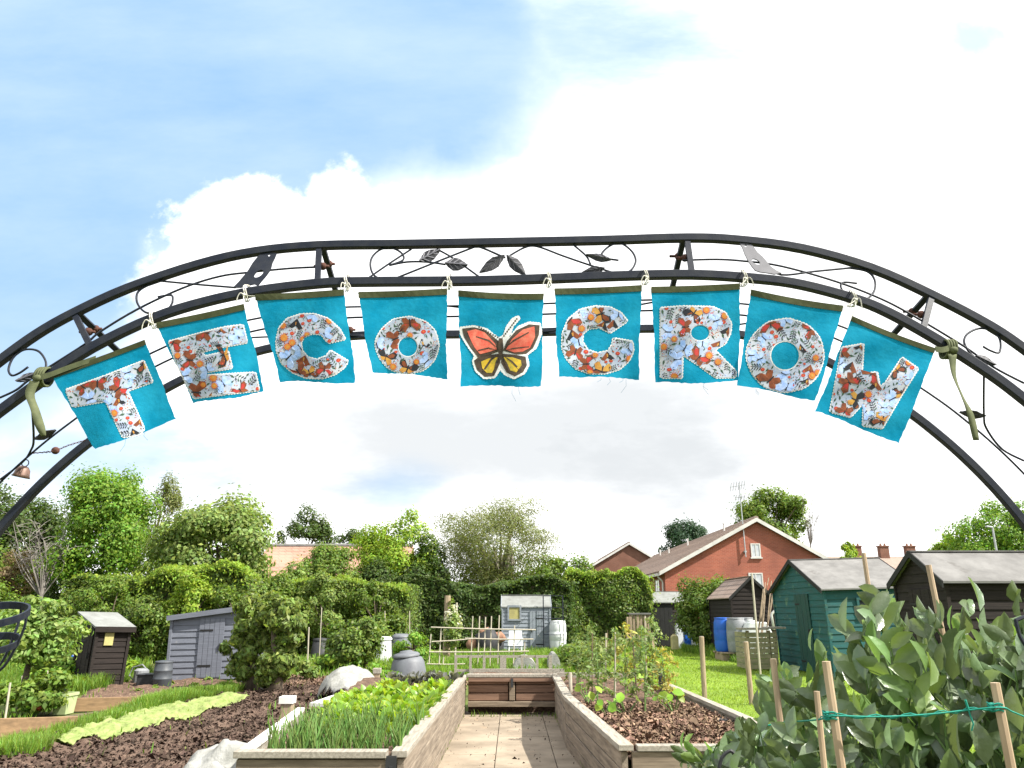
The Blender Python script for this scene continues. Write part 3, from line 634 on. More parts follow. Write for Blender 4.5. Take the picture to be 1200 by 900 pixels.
# slate-grey pent shed on the left
q = gnd(237, 800); Yg = q.y
s = shed('grey_pent_shed', 'slate grey painted pent shed with vertical plank door, beside the black compost bin', (q.x, Yg+0.8, 0), 0.0, (0, math.radians(-1.2)), 1.66, 1.4, 1.40, 1.58, 'pent_x', M['greyboard'], M['greyfelt_dark'], M['greyboard'], pitch=0.13)
plank_door(s, -0.19, 0.38, 0.10, 1.36, 'front', 0.70, M['greyboard'], 5, handle=0.32)
# small dark brown shed further left
q = gnd(112, 809)
s = shed('dark_brown_shed', 'small leaning dark brown shed with yellow window card and grey felt lid', (gnd(111, 806).x, q.y+0.55, 0), math.radians(50), (math.radians(1), math.radians(1.5)), 0.64, 0.80, 1.20, 1.42, 'pent_y', M['darkboard'], M['felt_pale'], M['darkboard'], pitch=0.11)
# its low window wall faces right, the door faces left
plank_door(s, -0.32, 0.27, 0.06, 1.18, 'left', 0.32, M['darkboard'], 5, handle=-0.25)
b = MB(); b.box((-0.08, -0.43, 0.98), (0.18, 0.03, 0.25)); b.build('window', M['yellowpane'], s)
for nm, x0 in (('broom_handle', 0.48), ('rake_handle', 0.62)):
    pass
# pale blue-grey shed in the middle
q = gnd(617, 768)
W = 55*q.y*0.96/FPX
s = shed('pale_blue_shed', 'pale blue grey shed with felt roof and yellowed window beside the hedge', (q.x, q.y+0.8, 0), math.radians(0), (0, 0), W, 1.5, at(617, 711, q.y).z-0.02, at(617, 699, q.y+0.75).z, 'x', M['paleboard'], M['felt_pale'], M['paleboard'], over=0.06, pitch=0.13)
zt = at(617, 711, q.y).z
plank_door(s, 0.12, 0.66, 0.12, zt-0.15, 'front', 0.75, M['paleboard'], 5, handle=0.18)
b = MB()
for (a0, a1, c0, c1) in ((-0.68, -0.62, 1.18, 1.72), (-0.24, -0.18, 1.18, 1.72), (-0.62, -0.24, 1.66, 1.72), (-0.62, -0.24, 1.18, 1.24)):
    b.box(((a0+a1)/2, -0.79, (c0+c1)/2), (a1-a0, 0.05, c1-c0))
w = b.build('window', M['paleboard'], s); b = MB(); b.box((-0.43, -0.78, 1.45), (0.38, 0.012, 0.42)); b.build('pane', M['yellowpane'], w)
# far black shed with a pale roof
q = gnd(781, 758); Yb = 35.5
xa0, xa1 = at(764, 750, Yb).x, at(812, 750, Yb).x
s = shed('tarred_shed', 'tar black open fronted shed with pale sheet roof beyond the lawn', ((xa0+xa1)/2, Yb+1.0, 0), math.radians(0), (0, 0), xa1-xa0, 2.2, at(781, 706, Yb).z, at(781, 694, Yb).z, 'x', M['blackboard'], M['felt_pale'], M['trimblack'], over=0.12)
plank_door(s, -0.88, 0.05, 0.05, 1.75, 'front', 1.1, M['trimblack'], 5)  # black planks stand in for the shaded inside of the open front
# dark gabled shed behind the barrels
Yd = 27.5
xa0, xa1 = at(860, 740, Yd).x, at(908, 740, Yd).x
s = shed('dark_gabled_shed', 'blackened gabled shed with white bent drainpipe behind the blue barrels', ((xa0+xa1)/2, Yd+1.5, 0), math.radians(0), (0, 0), xa1-xa0, 3.0, at(880, 699, Yd).z, at(880, 677, Yd).z, 'y', M['darkboard'], M['tile'], M['trimblack'])
W = xa1-xa0
b = MB(); zg = at(880, 702, Yd).z
b.tube([(W/2+0.06, -1.7, zg), (W/2+0.06, -1.72, zg-0.32), (W/2-0.10, -1.72, zg-0.46), (W/2-0.14, -1.72, zg-0.52), (W/2-0.10, -1.72, zg-1.0)], 0.045, n=8)
b.build('drainpipe', M['white_trim'], s, smooth=True)
# teal shed
x0, x1 = 7.55, 9.75
s = shed('teal_shed', 'teal green painted shed with dark green plank door and grey felt roof', (8.74, 21.35, 0), math.radians(2), (0, math.radians(-1.5)), 2.2, 3.4, 2.08, 2.83, 'x', M['tealboard'], M['felt'], M['trimblack'], over=0.13, pitch=0.16)
plank_door(s, -0.75, 0.15, 0.06, 1.98, 'left', 1.1, M['greendoor'], 6, handle=-0.65)
b = MB()
for (u0, u1, v0, v1) in ((-.35, -.29, 1.35, 1.85), (.79, .85, 1.35, 1.85), (-.29, .79, 1.79, 1.85), (-.29, .79, 1.35, 1.41), (.22, .28, 1.41, 1.79)): b.box(((u0+u1)/2, -1.735, (v0+v1)/2), (u1-u0, .05, v1-v0))
w = b.build('window', M['tealboard'], s); b = MB(); b.box((.25, -1.728, 1.6), (1.08, .012, .38)); b.build('pane', M['glass_dark'], w)
# wide dark brown shed at the right edge
s = shed('wide_brown_shed', 'wide dark brown shed with long grey felt roof behind the bean plants', (9.35, 14.0, 0), 0, (0, 0), 4.4, 1.7, 2.02, 2.50, 'x', M['darkboard'], M['felt'], M['trimblack'], over=0.12, pitch=0.15)
plank_door(s, -0.5, 0.35, 0.06, 1.9, 'left', 2.2, M['darkboard'], 6, handle=-0.4)
# ------------------------------------------------------------------ trees, hedges and shrubs
LM = {
 'bright': leafmat('bright_green_leaves', (0.171, 0.301, 0.035), island=0.35),
 'lime': leafmat('lime_green_leaves', (0.254, 0.372, 0.035), island=0.3),
 'mid': leafmat('mid_green_leaves', (0.151, 0.231, 0.038), island=0.45),
 'light': leafmat('pale_backed_leaves', (0.201, 0.277, 0.071), island=0.45),
 'dark': leafmat('dark_green_leaves', (0.073, 0.120, 0.024), island=0.5),
 'darker': leafmat('very_dark_green_leaves', (0.052, 0.090, 0.021), island=0.45),
 'olive': leafmat('olive_grey_leaves', (0.177, 0.206, 0.065), island=0.4),
 'laurel': leafmat('glossy_hedge_leaves', (0.133, 0.201, 0.034), island=0.55, rough=0.5, spec=0.35),
 'fresh': leafmat('fresh_hedge_tips', (0.248, 0.354, 0.041), island=0.35),
 'ivy': leafmat('climber_leaves', (0.194, 0.266, 0.061), island=0.55, rough=0.5, spec=0.35),
 'conifer': leafmat('conifer_needles', (0.029, 0.073, 0.031), island=0.35),
 'rusty': leafmat('reddish_leaves', (0.22, 0.165, 0.085), island=0.35),
 'fruit': leafmat('fruit_tree_leaves', (0.216, 0.317, 0.079), island=0.5, rough=0.5, spec=0.35),
}
def crown_arrays(rng, c, r, n, leaf, nclump, clump=0.30, up=0.35, flat=1.0, shell=0.55, aspect=0.6, droop=0.0, kind='diamond', squeeze=0.0):
    """leaf clumps spread through an uneven ellipsoid crown"""
    c = np.array(c); r = np.array(r)
    d = norm(rng.normal(size=(nclump, 3))); rad = rng.uniform(shell, 1.0, nclump)**0.8
    lump = 1+0.42*hnoise(d[:, 0]*2+5, d[:, 2]*2+d[:, 1]*3, int(rng.integers(99)), 1.5, 2)
    cc = d*(rad*lump)[:, None]*(1-clump*0.55)
    if squeeze: cc[:, :2] *= (1-squeeze*np.clip((cc[:, 2:3]+1)/2, 0, 1))
    csz = clump*rng.uniform(0.45, 1.2, nclump)
    w = csz**2; w /= w.sum(); k = rng.choice(nclump, n, p=w)
    g = norm(rng.normal(size=(n, 3)))*np.where(rng.random(n) < 0.72, rng.uniform(0.35, 1.0, n)**0.6, np.minimum(np.abs(rng.normal(size=n))*0.5+0.6, 1.55))[:, None]
    P = cc[k]+g*csz[k][:, None]*np.array([1, 1, 0.8*flat])
    if droop: P[:, 2] -= droop*np.abs(g[:, 0])*csz[k]
    C = c+P*r
    Nn = norm(g*0.8+P*0.5+np.array([0, 0, up])+rng.normal(size=(n, 3))*0.45)
    V, F = leaf_arrays(rng, C, Nn, leaf, aspect=aspect, kind=kind)
    return V, F, c+cc*r
def limbs(mb, base, fork, targets, r0, rng, n=6):
    base, fork = Vector(base), Vector(fork)
    mid = base.lerp(fork, 0.5)+Vector((rng.uniform(-.1, .1), rng.uniform(-.1, .1), 0))*min(1.0, (fork-base).length*0.3)
    mb.tube([base, mid, fork], [r0, r0*0.85, r0*0.7], n=8)
    for t in targets:
        t = Vector(t); m = fork.lerp(t, 0.45)+Vector((0, 0, 0.10*(t-fork).length))
        mb.tube([fork, m, t], [r0*0.5, r0*0.3, r0*0.06], n=n)
def tree(name, label, px0, px1, ytop, ybot, Y, m, n, leaf, seed, nclump=40, base=None, bark='bark', group=None, r0=None, cat='tree', trunkpx=None, dy=None, **kw):
    rng = np.random.default_rng(seed)
    t, bo = at((px0+px1)/2, ytop, Y), at((px0+px1)/2, ybot, Y)
    rx = (at(px1, (ytop+ybot)/2, Y).x-at(px0, (ytop+ybot)/2, Y).x)/2; rz = (t.z-bo.z)/2
    c = (t.x, Y, (t.z+bo.z)/2); r = (rx*1.10, dy or min(rx, 3.5), rz*1.08)
    bx = at(trunkpx, ybot, Y).x if trunkpx else t.x
    o = thing(name, label, cat, (bx, Y, -0.02), group=group)
    V, F, cc = crown_arrays(rng, c, r, int(n*1.9), leaf*0.74, int(nclump*1.25), **kw)
    V = V-np.array(o.location); V[:, 2] = np.maximum(V[:, 2], 0.03)
    link('crown', mesh_np('crown', V, F), LM[m], o)
    mb = MB(); fork = Vector((bx+0.2*(t.x-bx), Y, max(bo.z+0.35*rz, 0.5)))
    pick = cc[rng.choice(len(cc), min(12, len(cc)), replace=False)]
    limbs(mb, (bx, Y, -0.02), fork, pick, r0 or max(0.06, rx*0.07), random.Random(seed))
    mb.build('trunk', M[bark], o, world=True, smooth=True)
    return o, rng

# left group
tree('tree', 'tall bright green tree with forked pale trunk, tallest of the left group', 72, 196, 538, 700, 30.5, 'bright', 15000, 0.17, 11, 60, bark='bark_pale', trunkpx=126, squeeze=0.25)
tree('birch_tree', 'drooping olive birch just behind the tall bright green tree', 160, 222, 550, 660, 38, 'olive', 5000, 0.17, 12, 26, droop=0.5, aspect=0.4)
tree('tree', 'dark broad tree at the far left behind the bare twigs', -40, 92, 566, 720, 36, 'dark', 12000, 0.20, 13, 50)
tree('whitebeam_tree', 'pale leaved whitebeam between the tall bright tree and the pink roof', 186, 336, 586, 712, 30, 'light', 11000, 0.21, 14, 55, aspect=0.7, trunkpx=262)
tree('tree', 'dark bushy tree rising behind the left end of the pink roof', 322, 394, 598, 690, 68, 'dark', 5000, 0.32, 15, 26)
tree('tree', 'small dark tree rising behind the middle of the pink roof', 378, 442, 616, 690, 70, 'dark', 3500, 0.32, 16, 20)
tree('tree', 'grey green bushy tree in front of the pink roof', 340, 430, 640, 712, 37, 'mid', 8000, 0.17, 17, 36)
tree('lime_tree', 'lime green tree at the right end of the pink roof', 422, 508, 600, 712, 39, 'lime', 9000, 0.19, 18, 42)
tree('tree', 'dark green tree in the gap left of the wispy willow', 462, 545, 640, 770, 40, 'darker', 9000, 0.22, 19, 36)
# wispy central tree with several pale stems
o, rng = tree('willow_tree', 'wispy olive tree with several pale stems rising over the middle hedge', 500, 664, 572, 706, 41, 'olive', 22000, 0.15, 20, 80, bark='bark_pale', aspect=0.36, clump=0.26, shell=0.40, trunkpx=588)
mb = MB(); tips = []
for a0, a1 in (((576, 690), (560, 630)), ((588, 690), (578, 640)), ((591, 690), (597, 625)), ((598, 690), (599, 640)), ((570, 690), (545, 640))):
    p, q = at(*a0, 40.8), at(*a1, 40.8); mb.tube([Vector((p.x, p.y, -0.02)), p, p.lerp(q, .6)+Vector((0.08, 0, 0)), q], [0.16, 0.13, 0.10, 0.05], n=6)
for k in range(60):
    a = rng.uniform(-.2, math.pi+.2); q = rng.uniform(.55, 1.0); p = at(586+48*math.cos(a)*q, 652-46*math.sin(a)*q, 41+rng.uniform(-2, 2)); d = Vector((math.cos(a)*.8+rng.normal()*.35, rng.normal()*.3, 0.15+0.35*math.sin(a)))*rng.uniform(.5, 1.3)
    mb.tube([p, p+d*0.8, p+d*1.3+Vector((0, 0, -.25))], [0.018, 0.010, 0.005], n=4)
    tips.append((p, d))
mb.build('branches_or_core', M['bark_pale'], o, world=True)
wl_rng = np.random.default_rng(77)
C = np.array([np.array(p+d*(f*1.3))+np.array([wl_rng.normal()*.10, wl_rng.normal()*.10, wl_rng.normal()*.08-.2*f*f]) for p, d in tips for f in wl_rng.uniform(.1, 1.05, 26)])
V, F = leaf_arrays(wl_rng, C, wl_rng.normal(size=C.shape)+np.array([0, -0.6, 0.4]), 0.12, aspect=0.36)
link('outer_sprays', mesh_np('outer_sprays', V-np.array(o.location), F), LM['olive'], o)
tree('tree', 'mid green tree filling the space between the willow and the right hedge', 618, 694, 640, 770, 39, 'mid', 9000, 0.20, 21, 40)
tree('tree', 'dark round chestnut behind the red brick gable', 858, 948, 566, 660, 88, 'mid', 9000, 0.42, 22, 42, dy=3.6)
tree('conifer', 'small dark conifer poking up behind the brick house roof', 774, 832, 608, 668, 110, 'conifer', 5200, 0.62, 23, 26, aspect=0.4, clump=.42)
tree('tree', 'round bright tree behind the street lamp at the right edge', 1108, 1216, 584, 690, 46, 'bright', 12000, 0.22, 24, 50)
tree('tree', 'pale slender tree just left of the round tree by the street lamp', 1084, 1126, 628, 690, 58, 'lime', 3000, 0.24, 25, 16)
tree('tree', 'small lime green tree peeping over the teal shed roof', 972, 1004, 636, 690, 62, 'lime', 2600, 0.24, 26, 14)
tree('bush', 'reddish bush at the far left edge under the dark tree', -20, 42, 640, 720, 31, 'rusty', 3500, 0.14, 27, 20, cat='bush')
tree('laurel_bush', 'bushy laurel with bright tips between the tarred shed and the blackened gabled shed', 794, 878, 668, 770, 31.5, 'laurel', 11000, 0.17, 28, 46, cat='bush', aspect=0.5)
for (a_, b_, c_, d_, Y_, m_, sd, lab) in ((-30, 70, 640, 770, 33, 'mid', 201, 'leafy mid green bush under the bare twigs at far left'), (48, 130, 652, 780, 31.5, 'dark', 202, 'dark leafy bush below the left side of the tall bright tree'),
        (130, 232, 640, 770, 33, 'mid', 203, 'mid green bush filling the gap right of the tall bright tree trunk'), (226, 330, 664, 780, 31.8, 'mid', 204, 'mid green bush under the whitebeam'),
        (300, 372, 660, 760, 35, 'light', 205, 'pale leaved bush at the foot of the pink roof'), (404, 480, 655, 760, 37, 'dark', 206, 'dark bush under the lime green tree'), (520, 668, 634, 740, 42.5, 'mid', 208, 'dense green understorey beneath the wispy willow'), (456, 530, 640, 740, 38.5, 'dark', 209, 'dark bush rising over the hedge left of the willow'), (560, 640, 690, 760, 36.8, 'darker', 210, 'very dark bush rising behind the pale blue grey shed'), (640, 720, 668, 760, 38, 'mid', 207, 'mid green bush behind the left end of the bright rounded hedge')):
    tree('bush', lab, a_, b_, c_, d_, Y_, m_, 5200, 0.19, sd, 34, cat='bush')
def bare_tree(label, px0, px1, ytop, ybot, Y, seed, nb=26):
    rng = random.Random(seed); o = thing('bare_tree', label, 'tree', (at((px0+px1)/2, ybot, Y).x, Y, -0.02)); b = MB()
    foot = at((px0+px1)/2, ybot, Y); base = Vector((foot.x, Y, -0.02)); b.tube([base, foot, foot+Vector((0, 0, .5))], [0.09, 0.07, 0.05], n=6)
    for k in range(nb):
        e = at(rng.uniform(px0, px1), rng.uniform(ytop, (ytop+ybot)/2), Y+rng.uniform(-1, 1)); m = foot.lerp(e, 0.55)+Vector((rng.uniform(-.3, .3), rng.uniform(-.3, .3), 0))
        b.tube([foot, m, e], [0.030, 0.018, 0.006], n=4)
        for j in range(7):
            p = m.lerp(e, rng.random()); q = p+Vector((rng.uniform(-.6, .6), rng.uniform(-.4, .4), rng.uniform(-.1, .6))); b.tube([p, p.lerp(q, .5)+Vector((0, 0, .05)), q], [0.016, 0.011, 0.005], n=3)
    b.build('trunk', M['twig'], o, world=True)
    return o
bare_tree('leafless grey twiggy tree at the far left before the dark tree', 14, 82, 604, 700, 29, 5, 22)
bare_tree('fine leafless tree just right of the chestnut behind the brick gable', 938, 962, 578, 640, 80, 6, 18)

def hedge(label, x0, x1, y0, y1, h0, seed, n, leaf, m, tip=None, ntip=0, group=None, name='hedge', wob=0.26, core=True, rnd_end=0.10):
    rng = np.random.default_rng(seed); o = thing(name, label, name, ((x0+x1)/2, (y0+y1)/2, -0.02), group=group)
    prof = lambda X: 1-rnd_end*np.clip(1-np.minimum(X-x0, x1-X)/(0.16*(x1-x0)), 0, 1)**2
    n, leaf, ntip = int(n*1.7), leaf*0.8, int(ntip*1.3)
    def surf(n, top):
        X = rng.uniform(x0, x1, n)
        if top: Yy = rng.uniform(y0, y1, n); Z = np.full(n, 1.0)
        else: Yy = np.full(n, y0)+0.0; Z = rng.uniform(0.02, 1.0, n)
        bul = 0.65*hnoise(X*0.8, Z*2.2+Yy*0.3, seed, 1.0, 3); H = h0*prof(X)*(1+wob*hnoise(X, Yy*0.5, seed+1, 0.55, 3))
        dep = rng.exponential(0.14, n)
        if top: P = np.stack([X, Yy, H-dep], 1); Nn = np.tile([0, -0.35, 1.0], (n, 1))
        else: P = np.stack([X, Yy+bul+dep-0.25*np.maximum(Z-0.7, 0)*-1.5, Z*H], 1); Nn = np.tile([0, -1.0, 0.45], (n, 1))
        return P, Nn+rng.normal(size=(n, 3))*0.6
    fa, ta = h0*(x1-x0), (y1-y0)*(x1-x0); nf = int(n*fa/(fa+ta))
    A, An = surf(nf, False); B, Bn = surf(n-nf, True)
    # the two ends
    ne = n//8; E = np.stack([np.where(rng.random(ne) < 0.5, x0, x1)+rng.normal(size=ne)*0.15, rng.uniform(y0, y1, ne), rng.uniform(0.05, h0, ne)], 1)
    En = np.stack([np.sign(E[:, 0]-(x0+x1)/2), -0.3*np.ones(ne), 0.3*np.ones(ne)], 1)+rng.normal(size=(ne, 3))*0.5
    V, F = leaf_arrays(rng, np.vstack([A, B, E]), np.vstack([An, Bn, En]), leaf, aspect=0.6)
    V = V-np.array(o.location); V[:, 2] = np.maximum(V[:, 2], 0.03)
    link('foliage', mesh_np('foliage', V, F), LM[m], o)
    if tip:
        X = rng.uniform(x0, x1, ntip); Yy = y0+np.abs(rng.normal(size=ntip))*(y1-y0)*0.4-0.1; H = h0*prof(X)*(1+wob*hnoise(X, Yy*0.5, seed+1, 0.55, 3))
        P = np.stack([X, Yy, H+0.10-rng.exponential(0.16, ntip)+0.30*hnoise(X, Yy, seed+9, 2.0, 3)], 1)
        V, F = leaf_arrays(rng, P, np.tile([0, -0.7, 0.5], (ntip, 1))+rng.normal(size=(ntip, 3))*0.5, leaf*0.95, aspect=0.45, tang=np.tile([0, 0, 1.0], (ntip, 1))+rng.normal(size=(ntip, 3))*0.5)
        link('fresh_tips', mesh_np('fresh_tips', V-np.array(o.location), F), LM[tip], o)
    if core:
        b = MB(); X = np.linspace(x0+0.1, x1-0.1, 24)
        H = h0*prof(X)*(1+wob*hnoise(X, np.full(24, y0*0.5), seed+1, 0.55, 3))-0.35
        for i in range(23):
            xm = (X[i]+X[i+1])/2; b.box((xm, (y0+y1)/2+0.25, H[i]/2), (X[i+1]-X[i], (y1-y0)-0.3, max(H[i], 0.3)))
        b.build('branches_or_core', M['bark'], o, world=True)  # solid dark core boxes added inside the leaves to close see-through gaps
    return o
def hx(px, Y): return at(px, 715, Y).x
hedge('tall dark clipped hedge behind the two left sheds', hx(100, 28), hx(212, 28), 26.4, 29, 2.38, 31, 9000, 0.15, 'laurel', 'fresh', 500)
hedge('hedge with bright yellow green tips behind the slate grey shed', hx(180, 27), hx(300, 27), 25.8, 28.0, 2.52, 32, 9000, 0.14, 'laurel', 'fresh', 4200, wob=0.26)
hedge('low clipped hedge with fresh tips below the pink roof', hx(322, 31), hx(482, 31), 30, 32, 2.50, 33, 13000, 0.14, 'laurel', 'fresh', 2800, wob=0.26)
hedge('high dark hedge directly behind the pale blue grey shed', hx(462, 34.5), hx(668, 34.5), 33.6, 36, 2.75, 34, 20000, 0.16, 'dark', None, 0, wob=0.3)
hedge('rounded hedge with bright yellow green crown right of the white water butt', hx(652, 36), hx(760, 36), 34.8, 37.5, 3.05, 35, 12000, 0.16, 'laurel', 'fresh', 7500, wob=0.28, rnd_end=0.32)
tree('shrub', 'dense dark shrub low behind the fruit bush at far left', -60, 60, 670, 790, 24, 'mid', 8000, 0.13, 36, 34, cat='shrub')
tree('shrub', 'leafy dark shrub between the two left sheds', 140, 212, 690, 780, 25.2, 'laurel', 7000, 0.13, 37, 30, cat='shrub')
for (a_, b_, c_, d_, Y_, m_, sd, lab) in ((196, 262, 672, 750, 25.4, 'fresh', 221, 'loose fresh green shrub breaking the hedge line behind the slate grey shed'), (252, 318, 680, 760, 25.2, 'laurel', 222, 'untidy green shrub at the right end of the hedge behind the slate grey shed'), (96, 176, 668, 760, 25.6, 'mid', 223, 'loose shrub rising behind the dark brown shed'),
        (352, 412, 674, 748, 29.4, 'light', 224, 'pale loose shrub breaking the low hedge below the pink roof'), (412, 474, 680, 750, 29.6, 'laurel', 225, 'untidy shrub at the right end of the low hedge below the pink roof'), (300, 356, 672, 760, 29.2, 'mid', 226, 'green shrub at the left end of the low hedge below the pink roof')):
    tree('shrub', lab, a_, b_, c_, d_, Y_, m_, 3600, 0.15, sd, 34, cat='shrub', clump=0.26, aspect=0.5)
tree('laurel_bush', 'rounded green bush beside the white domed fleece', 378, 446, 722, 790, 20.5, 'laurel', 5200, 0.12, 38, 30, cat='bush', trunkpx=431, clump=0.36)
tree('bush', 'dark green bush beyond the white lidded bin', 436, 474, 714, 770, 26, 'laurel', 3000, 0.13, 39, 16, cat='bush', clump=0.4)
tree('bush', 'bright green vine bush right of the grey compost bin', 462, 508, 742, 792, 22.5, 'bright', 2600, 0.11, 40, 16, cat='bush', clump=0.4)
# climber-covered posts near the middle left
def climber(label, px, y0, y1, wpx, Y, seed, n, lobes):
    rng = np.random.default_rng(seed); foot = at(px, y1, Y); o = thing('climber_post', label, 'climber', (foot.x, Y, 0)); allV = []; allF = []; k0 = 0
    for (qx, qy, rx, ry, m) in lobes:
        c = at(qx, qy, Y); s = c.y*0.96/FPX
        V, F, _ = crown_arrays(rng, c, (rx*s, rx*s*0.9, ry*s), int(n*m*1.7), 0.125, 34, clump=0.27, up=0.1, shell=0.3, aspect=0.42, droop=0.3)
        allV.append(V); allF.append(F+k0); k0 += len(V)
    V = np.vstack(allV)-np.array(o.location); V[:, 2] = np.maximum(V[:, 2], 0.05)
    link('foliage', mesh_np('foliage', V, np.vstack(allF)), LM['ivy'], o)
    b = MB(); tp = at(px, y0, Y); b.tube([(foot.x, Y, -0.02), (foot.x+.03, Y, 0.35), (tp.x, Y, tp.z-0.1)], [0.17, 0.11, 0.05], n=8); b.build('trunk', M['bark'], o, world=True, smooth=True)
    return o
climber('tall climber smothered post with thick trunk right of the slate grey shed', 290, 692, 812, 34, 16.3, 41, 3600, [(296, 712, 22, 26, .6), (292, 748, 26, 32, 1.0), (286, 780, 20, 24, .6), (306, 735, 20, 30, .6)])
climber('second climber smothered post with slimmer trunk nearer the white fleece dome', 321, 700, 812, 34, 16.0, 42, 3600, [(330, 714, 28, 24, .7), (340, 740, 26, 28, .9), (326, 772, 26, 28, .8), (314, 792, 14, 14, .3), (350, 722, 14, 18, .3)])
# fruit bush on the left
o, rng = tree('fruit_tree', 'small fruit tree with pale leaves and dark leaning trunk at left', 0, 110, 698, 782, 13.5, 'fruit', 3000, 0.125, 43, 42, trunkpx=32, clump=0.34, aspect=0.5, bark='bark', r0=0.06, kind='oval')

# ------------------------------------------------------------------ low crops and flowers on the left
def low_plant(name, label, px, py, wpx, hpx, m, n, leaf, seed, cat='plant', aspect=0.55, group=None, kind='diamond', flower=None, z=0.0, nclump=10):
    rng = np.random.default_rng(seed); g = gnd(px, py, z); s = g.y*0.96/FPX; o = thing(name, label, cat, (g.x, g.y, z), group=group)
    V, F, cc = crown_arrays(rng, (0, 0, hpx*s*0.5), (wpx*s/2, wpx*s/2*0.8, hpx*s*0.55), n, leaf, nclump, clump=0.42, up=0.5, shell=0.2, aspect=aspect, kind=kind)
    V[:, 2] = np.maximum(V[:, 2], 0.02)
    link('foliage', mesh_np('foliage', V, F), LM[m] if m in LM else M[m], o)
    b = MB()
    for q in cc[:6]: b.tube([(0, 0, -0.02), (q[0]*.5, q[1]*.5, q[2]*.6), tuple(q)], [0.012, 0.008, 0.004], n=4)
    b.build('stem', M['stem_green'], o)
    if flower:
        for (fx, fy, fr) in flower[1]:
            w = at(fx, fy, g.y-0.2)-Vector(o.location); f = MB(); rr = random.Random(seed+fx)
            for k in range(16):
                d = Vector((rr.gauss(0, 1), rr.gauss(0, 1)-.4, rr.gauss(0, 1))).normalized(); p = w+d*fr*0.6; a = d.orthogonal().normalized()*fr*0.55; e = d.cross(a)
                f.face([p-a, p-e, p+a, p+e])
            f.build('flower', M[flower[0]], o)
    return o
M['rose'] = leafmat('coral_rose_petals', (0.60, 0.12, 0.10), island=0.2)
low_plant('rose_bush', 'low dark bush with one coral red bloom at left', 40, 838, 105, 44, 'mid', 2600, 0.10, 51, 'bush', flower=('rose', [(47, 828, 0.085)]), nclump=18)
low_plant('leafy_crop', 'green bean like crop among short canes behind the coral bloom', 70, 806, 90, 36, 'bright', 2400, 0.10, 52, nclump=16)
low_plant('leafy_crop', 'pale green crop clump right before the dark brown shed', 112, 796, 50, 26, 'lime', 1100, 0.10, 53)
low_plant('leafy_crop', 'yellow green leafy clump between dark brown shed and compost bin', 150, 796, 40, 20, 'lime', 1000, 0.09, 54)
low_plant('cabbage', 'blue grey cabbage clump in front of the slate grey shed', 212, 792, 30, 13, 'olive', 260, 0.14, 55, aspect=0.8)
low_plant('leafy_crop', 'reddish low clump before the right end of the slate grey shed', 248, 794, 36, 11, 'rusty', 420, 0.10, 56)
low_plant('leafy_crop', 'broad pale green potato crop beside the climber posts', 396, 792, 56, 30, 'bright', 1500, 0.12, 57, nclump=16)
low_plant('leafy_crop', 'pale green crop left of the rounded green bush', 362, 800, 30, 34, 'light', 700, 0.10, 58)
low_plant('leafy_crop', 'low bright crop between the fleece dome and grey compost bin', 440, 800, 44, 24, 'bright', 900, 0.10, 59)
low_plant('pea_plant', 'loose pale green plants in front of the grey compost bin', 470, 796, 40, 22, 'light', 500, 0.09, 60)
low_plant('leafy_crop', 'dense green crop right of the white water butt', 680, 785, 74, 30, 'mid', 2200, 0.10, 61, nclump=18)
low_plant('leafy_crop', 'bright green crop behind the far bed board', 620, 786, 60, 10, 'lime', 700, 0.09, 62)
low_plant('leafy_crop', 'bushy tall crop beyond the right bed beside the lawn', 708, 782, 60, 34, 'olive', 1500, 0.10, 63, nclump=14)
k = 0
for (px, py, w, h) in ((200, 805, 14, 6), (228, 806, 12, 6), (182, 810, 14, 6), (214, 813, 16, 6), (160, 814, 14, 5), (244, 800, 12, 6), (190, 800, 10, 5)):
    k += 1; low_plant('seedling', 'little pale seedling clump on the brown plot before the left sheds', px, py, w, h, 'light', 60, 0.12, 70+k, group='seedling clumps on the brown plot', aspect=0.6, nclump=5)

# ------------------------------------------------------------------ grass tufts (nobody could count the blades)
def blades(name, polys, n, h, m, label, seed, width=0.012, lean=0.5, z=0.0):
    n = int(n*2.2); width *= 0.6
    rng = np.random.default_rng(seed); areas = []
    for p in polys:
        a = 0.5*abs(sum(p[i][0]*p[(i+1) % len(p)][1]-p[(i+1) % len(p)][0]*p[i][1] for i in range(len(p)))); areas.append(a)
    P = np.vstack([sample_poly(rng, p, max(8, int(n*a/sum(areas)))) for p, a in zip(polys, areas)]); n = len(P)
    H = h*rng.uniform(0.5, 1.3, n)*(1+0.6*hnoise(P[:, 0], P[:, 1], seed, 1.2, 2)); an = rng.uniform(0, 6.283, n); w = width*rng.uniform(0.6, 1.4, n)*(1+P[:, 1]/25)
    d = np.stack([np.cos(an), np.sin(an)], 1); t = np.stack([-d[:, 1], d[:, 0]], 1); L = lean*rng.uniform(0.2, 1.2, n)*H
    z0 = np.full(n, z-0.02)
    A = np.column_stack([P-t*w[:, None]/2, z0]); B = np.column_stack([P+t*w[:, None]/2, z0])
    Mi = P+d*(L*0.35)[:, None]; Cc = np.column_stack([Mi+t*w[:, None]*0.4, z0+H*0.6]); Dd = np.column_stack([Mi-t*w[:, None]*0.4, z0+H*0.6])
    E = np.column_stack([P+d*L[:, None]+t*w[:, None]*0.08, z0+H]); G = np.column_stack([P+d*L[:, None]-t*w[:, None]*0.08, z0+H])
    V = np.stack([A, B, Cc, Dd, E, G], 1).reshape(-1, 3); i = np.arange(n)[:, None]*6
    F = np.vstack([i+np.array([[0, 1, 2, 3]]), i+np.array([[3, 2, 4, 5]])])
    o = link(name, mesh_np(name, V, F), M[m]); return tag(o, label, 'grass', kind='stuff')
def gpoly(pts): return [tuple(gnd(x, y)[:2]) for x, y in pts]
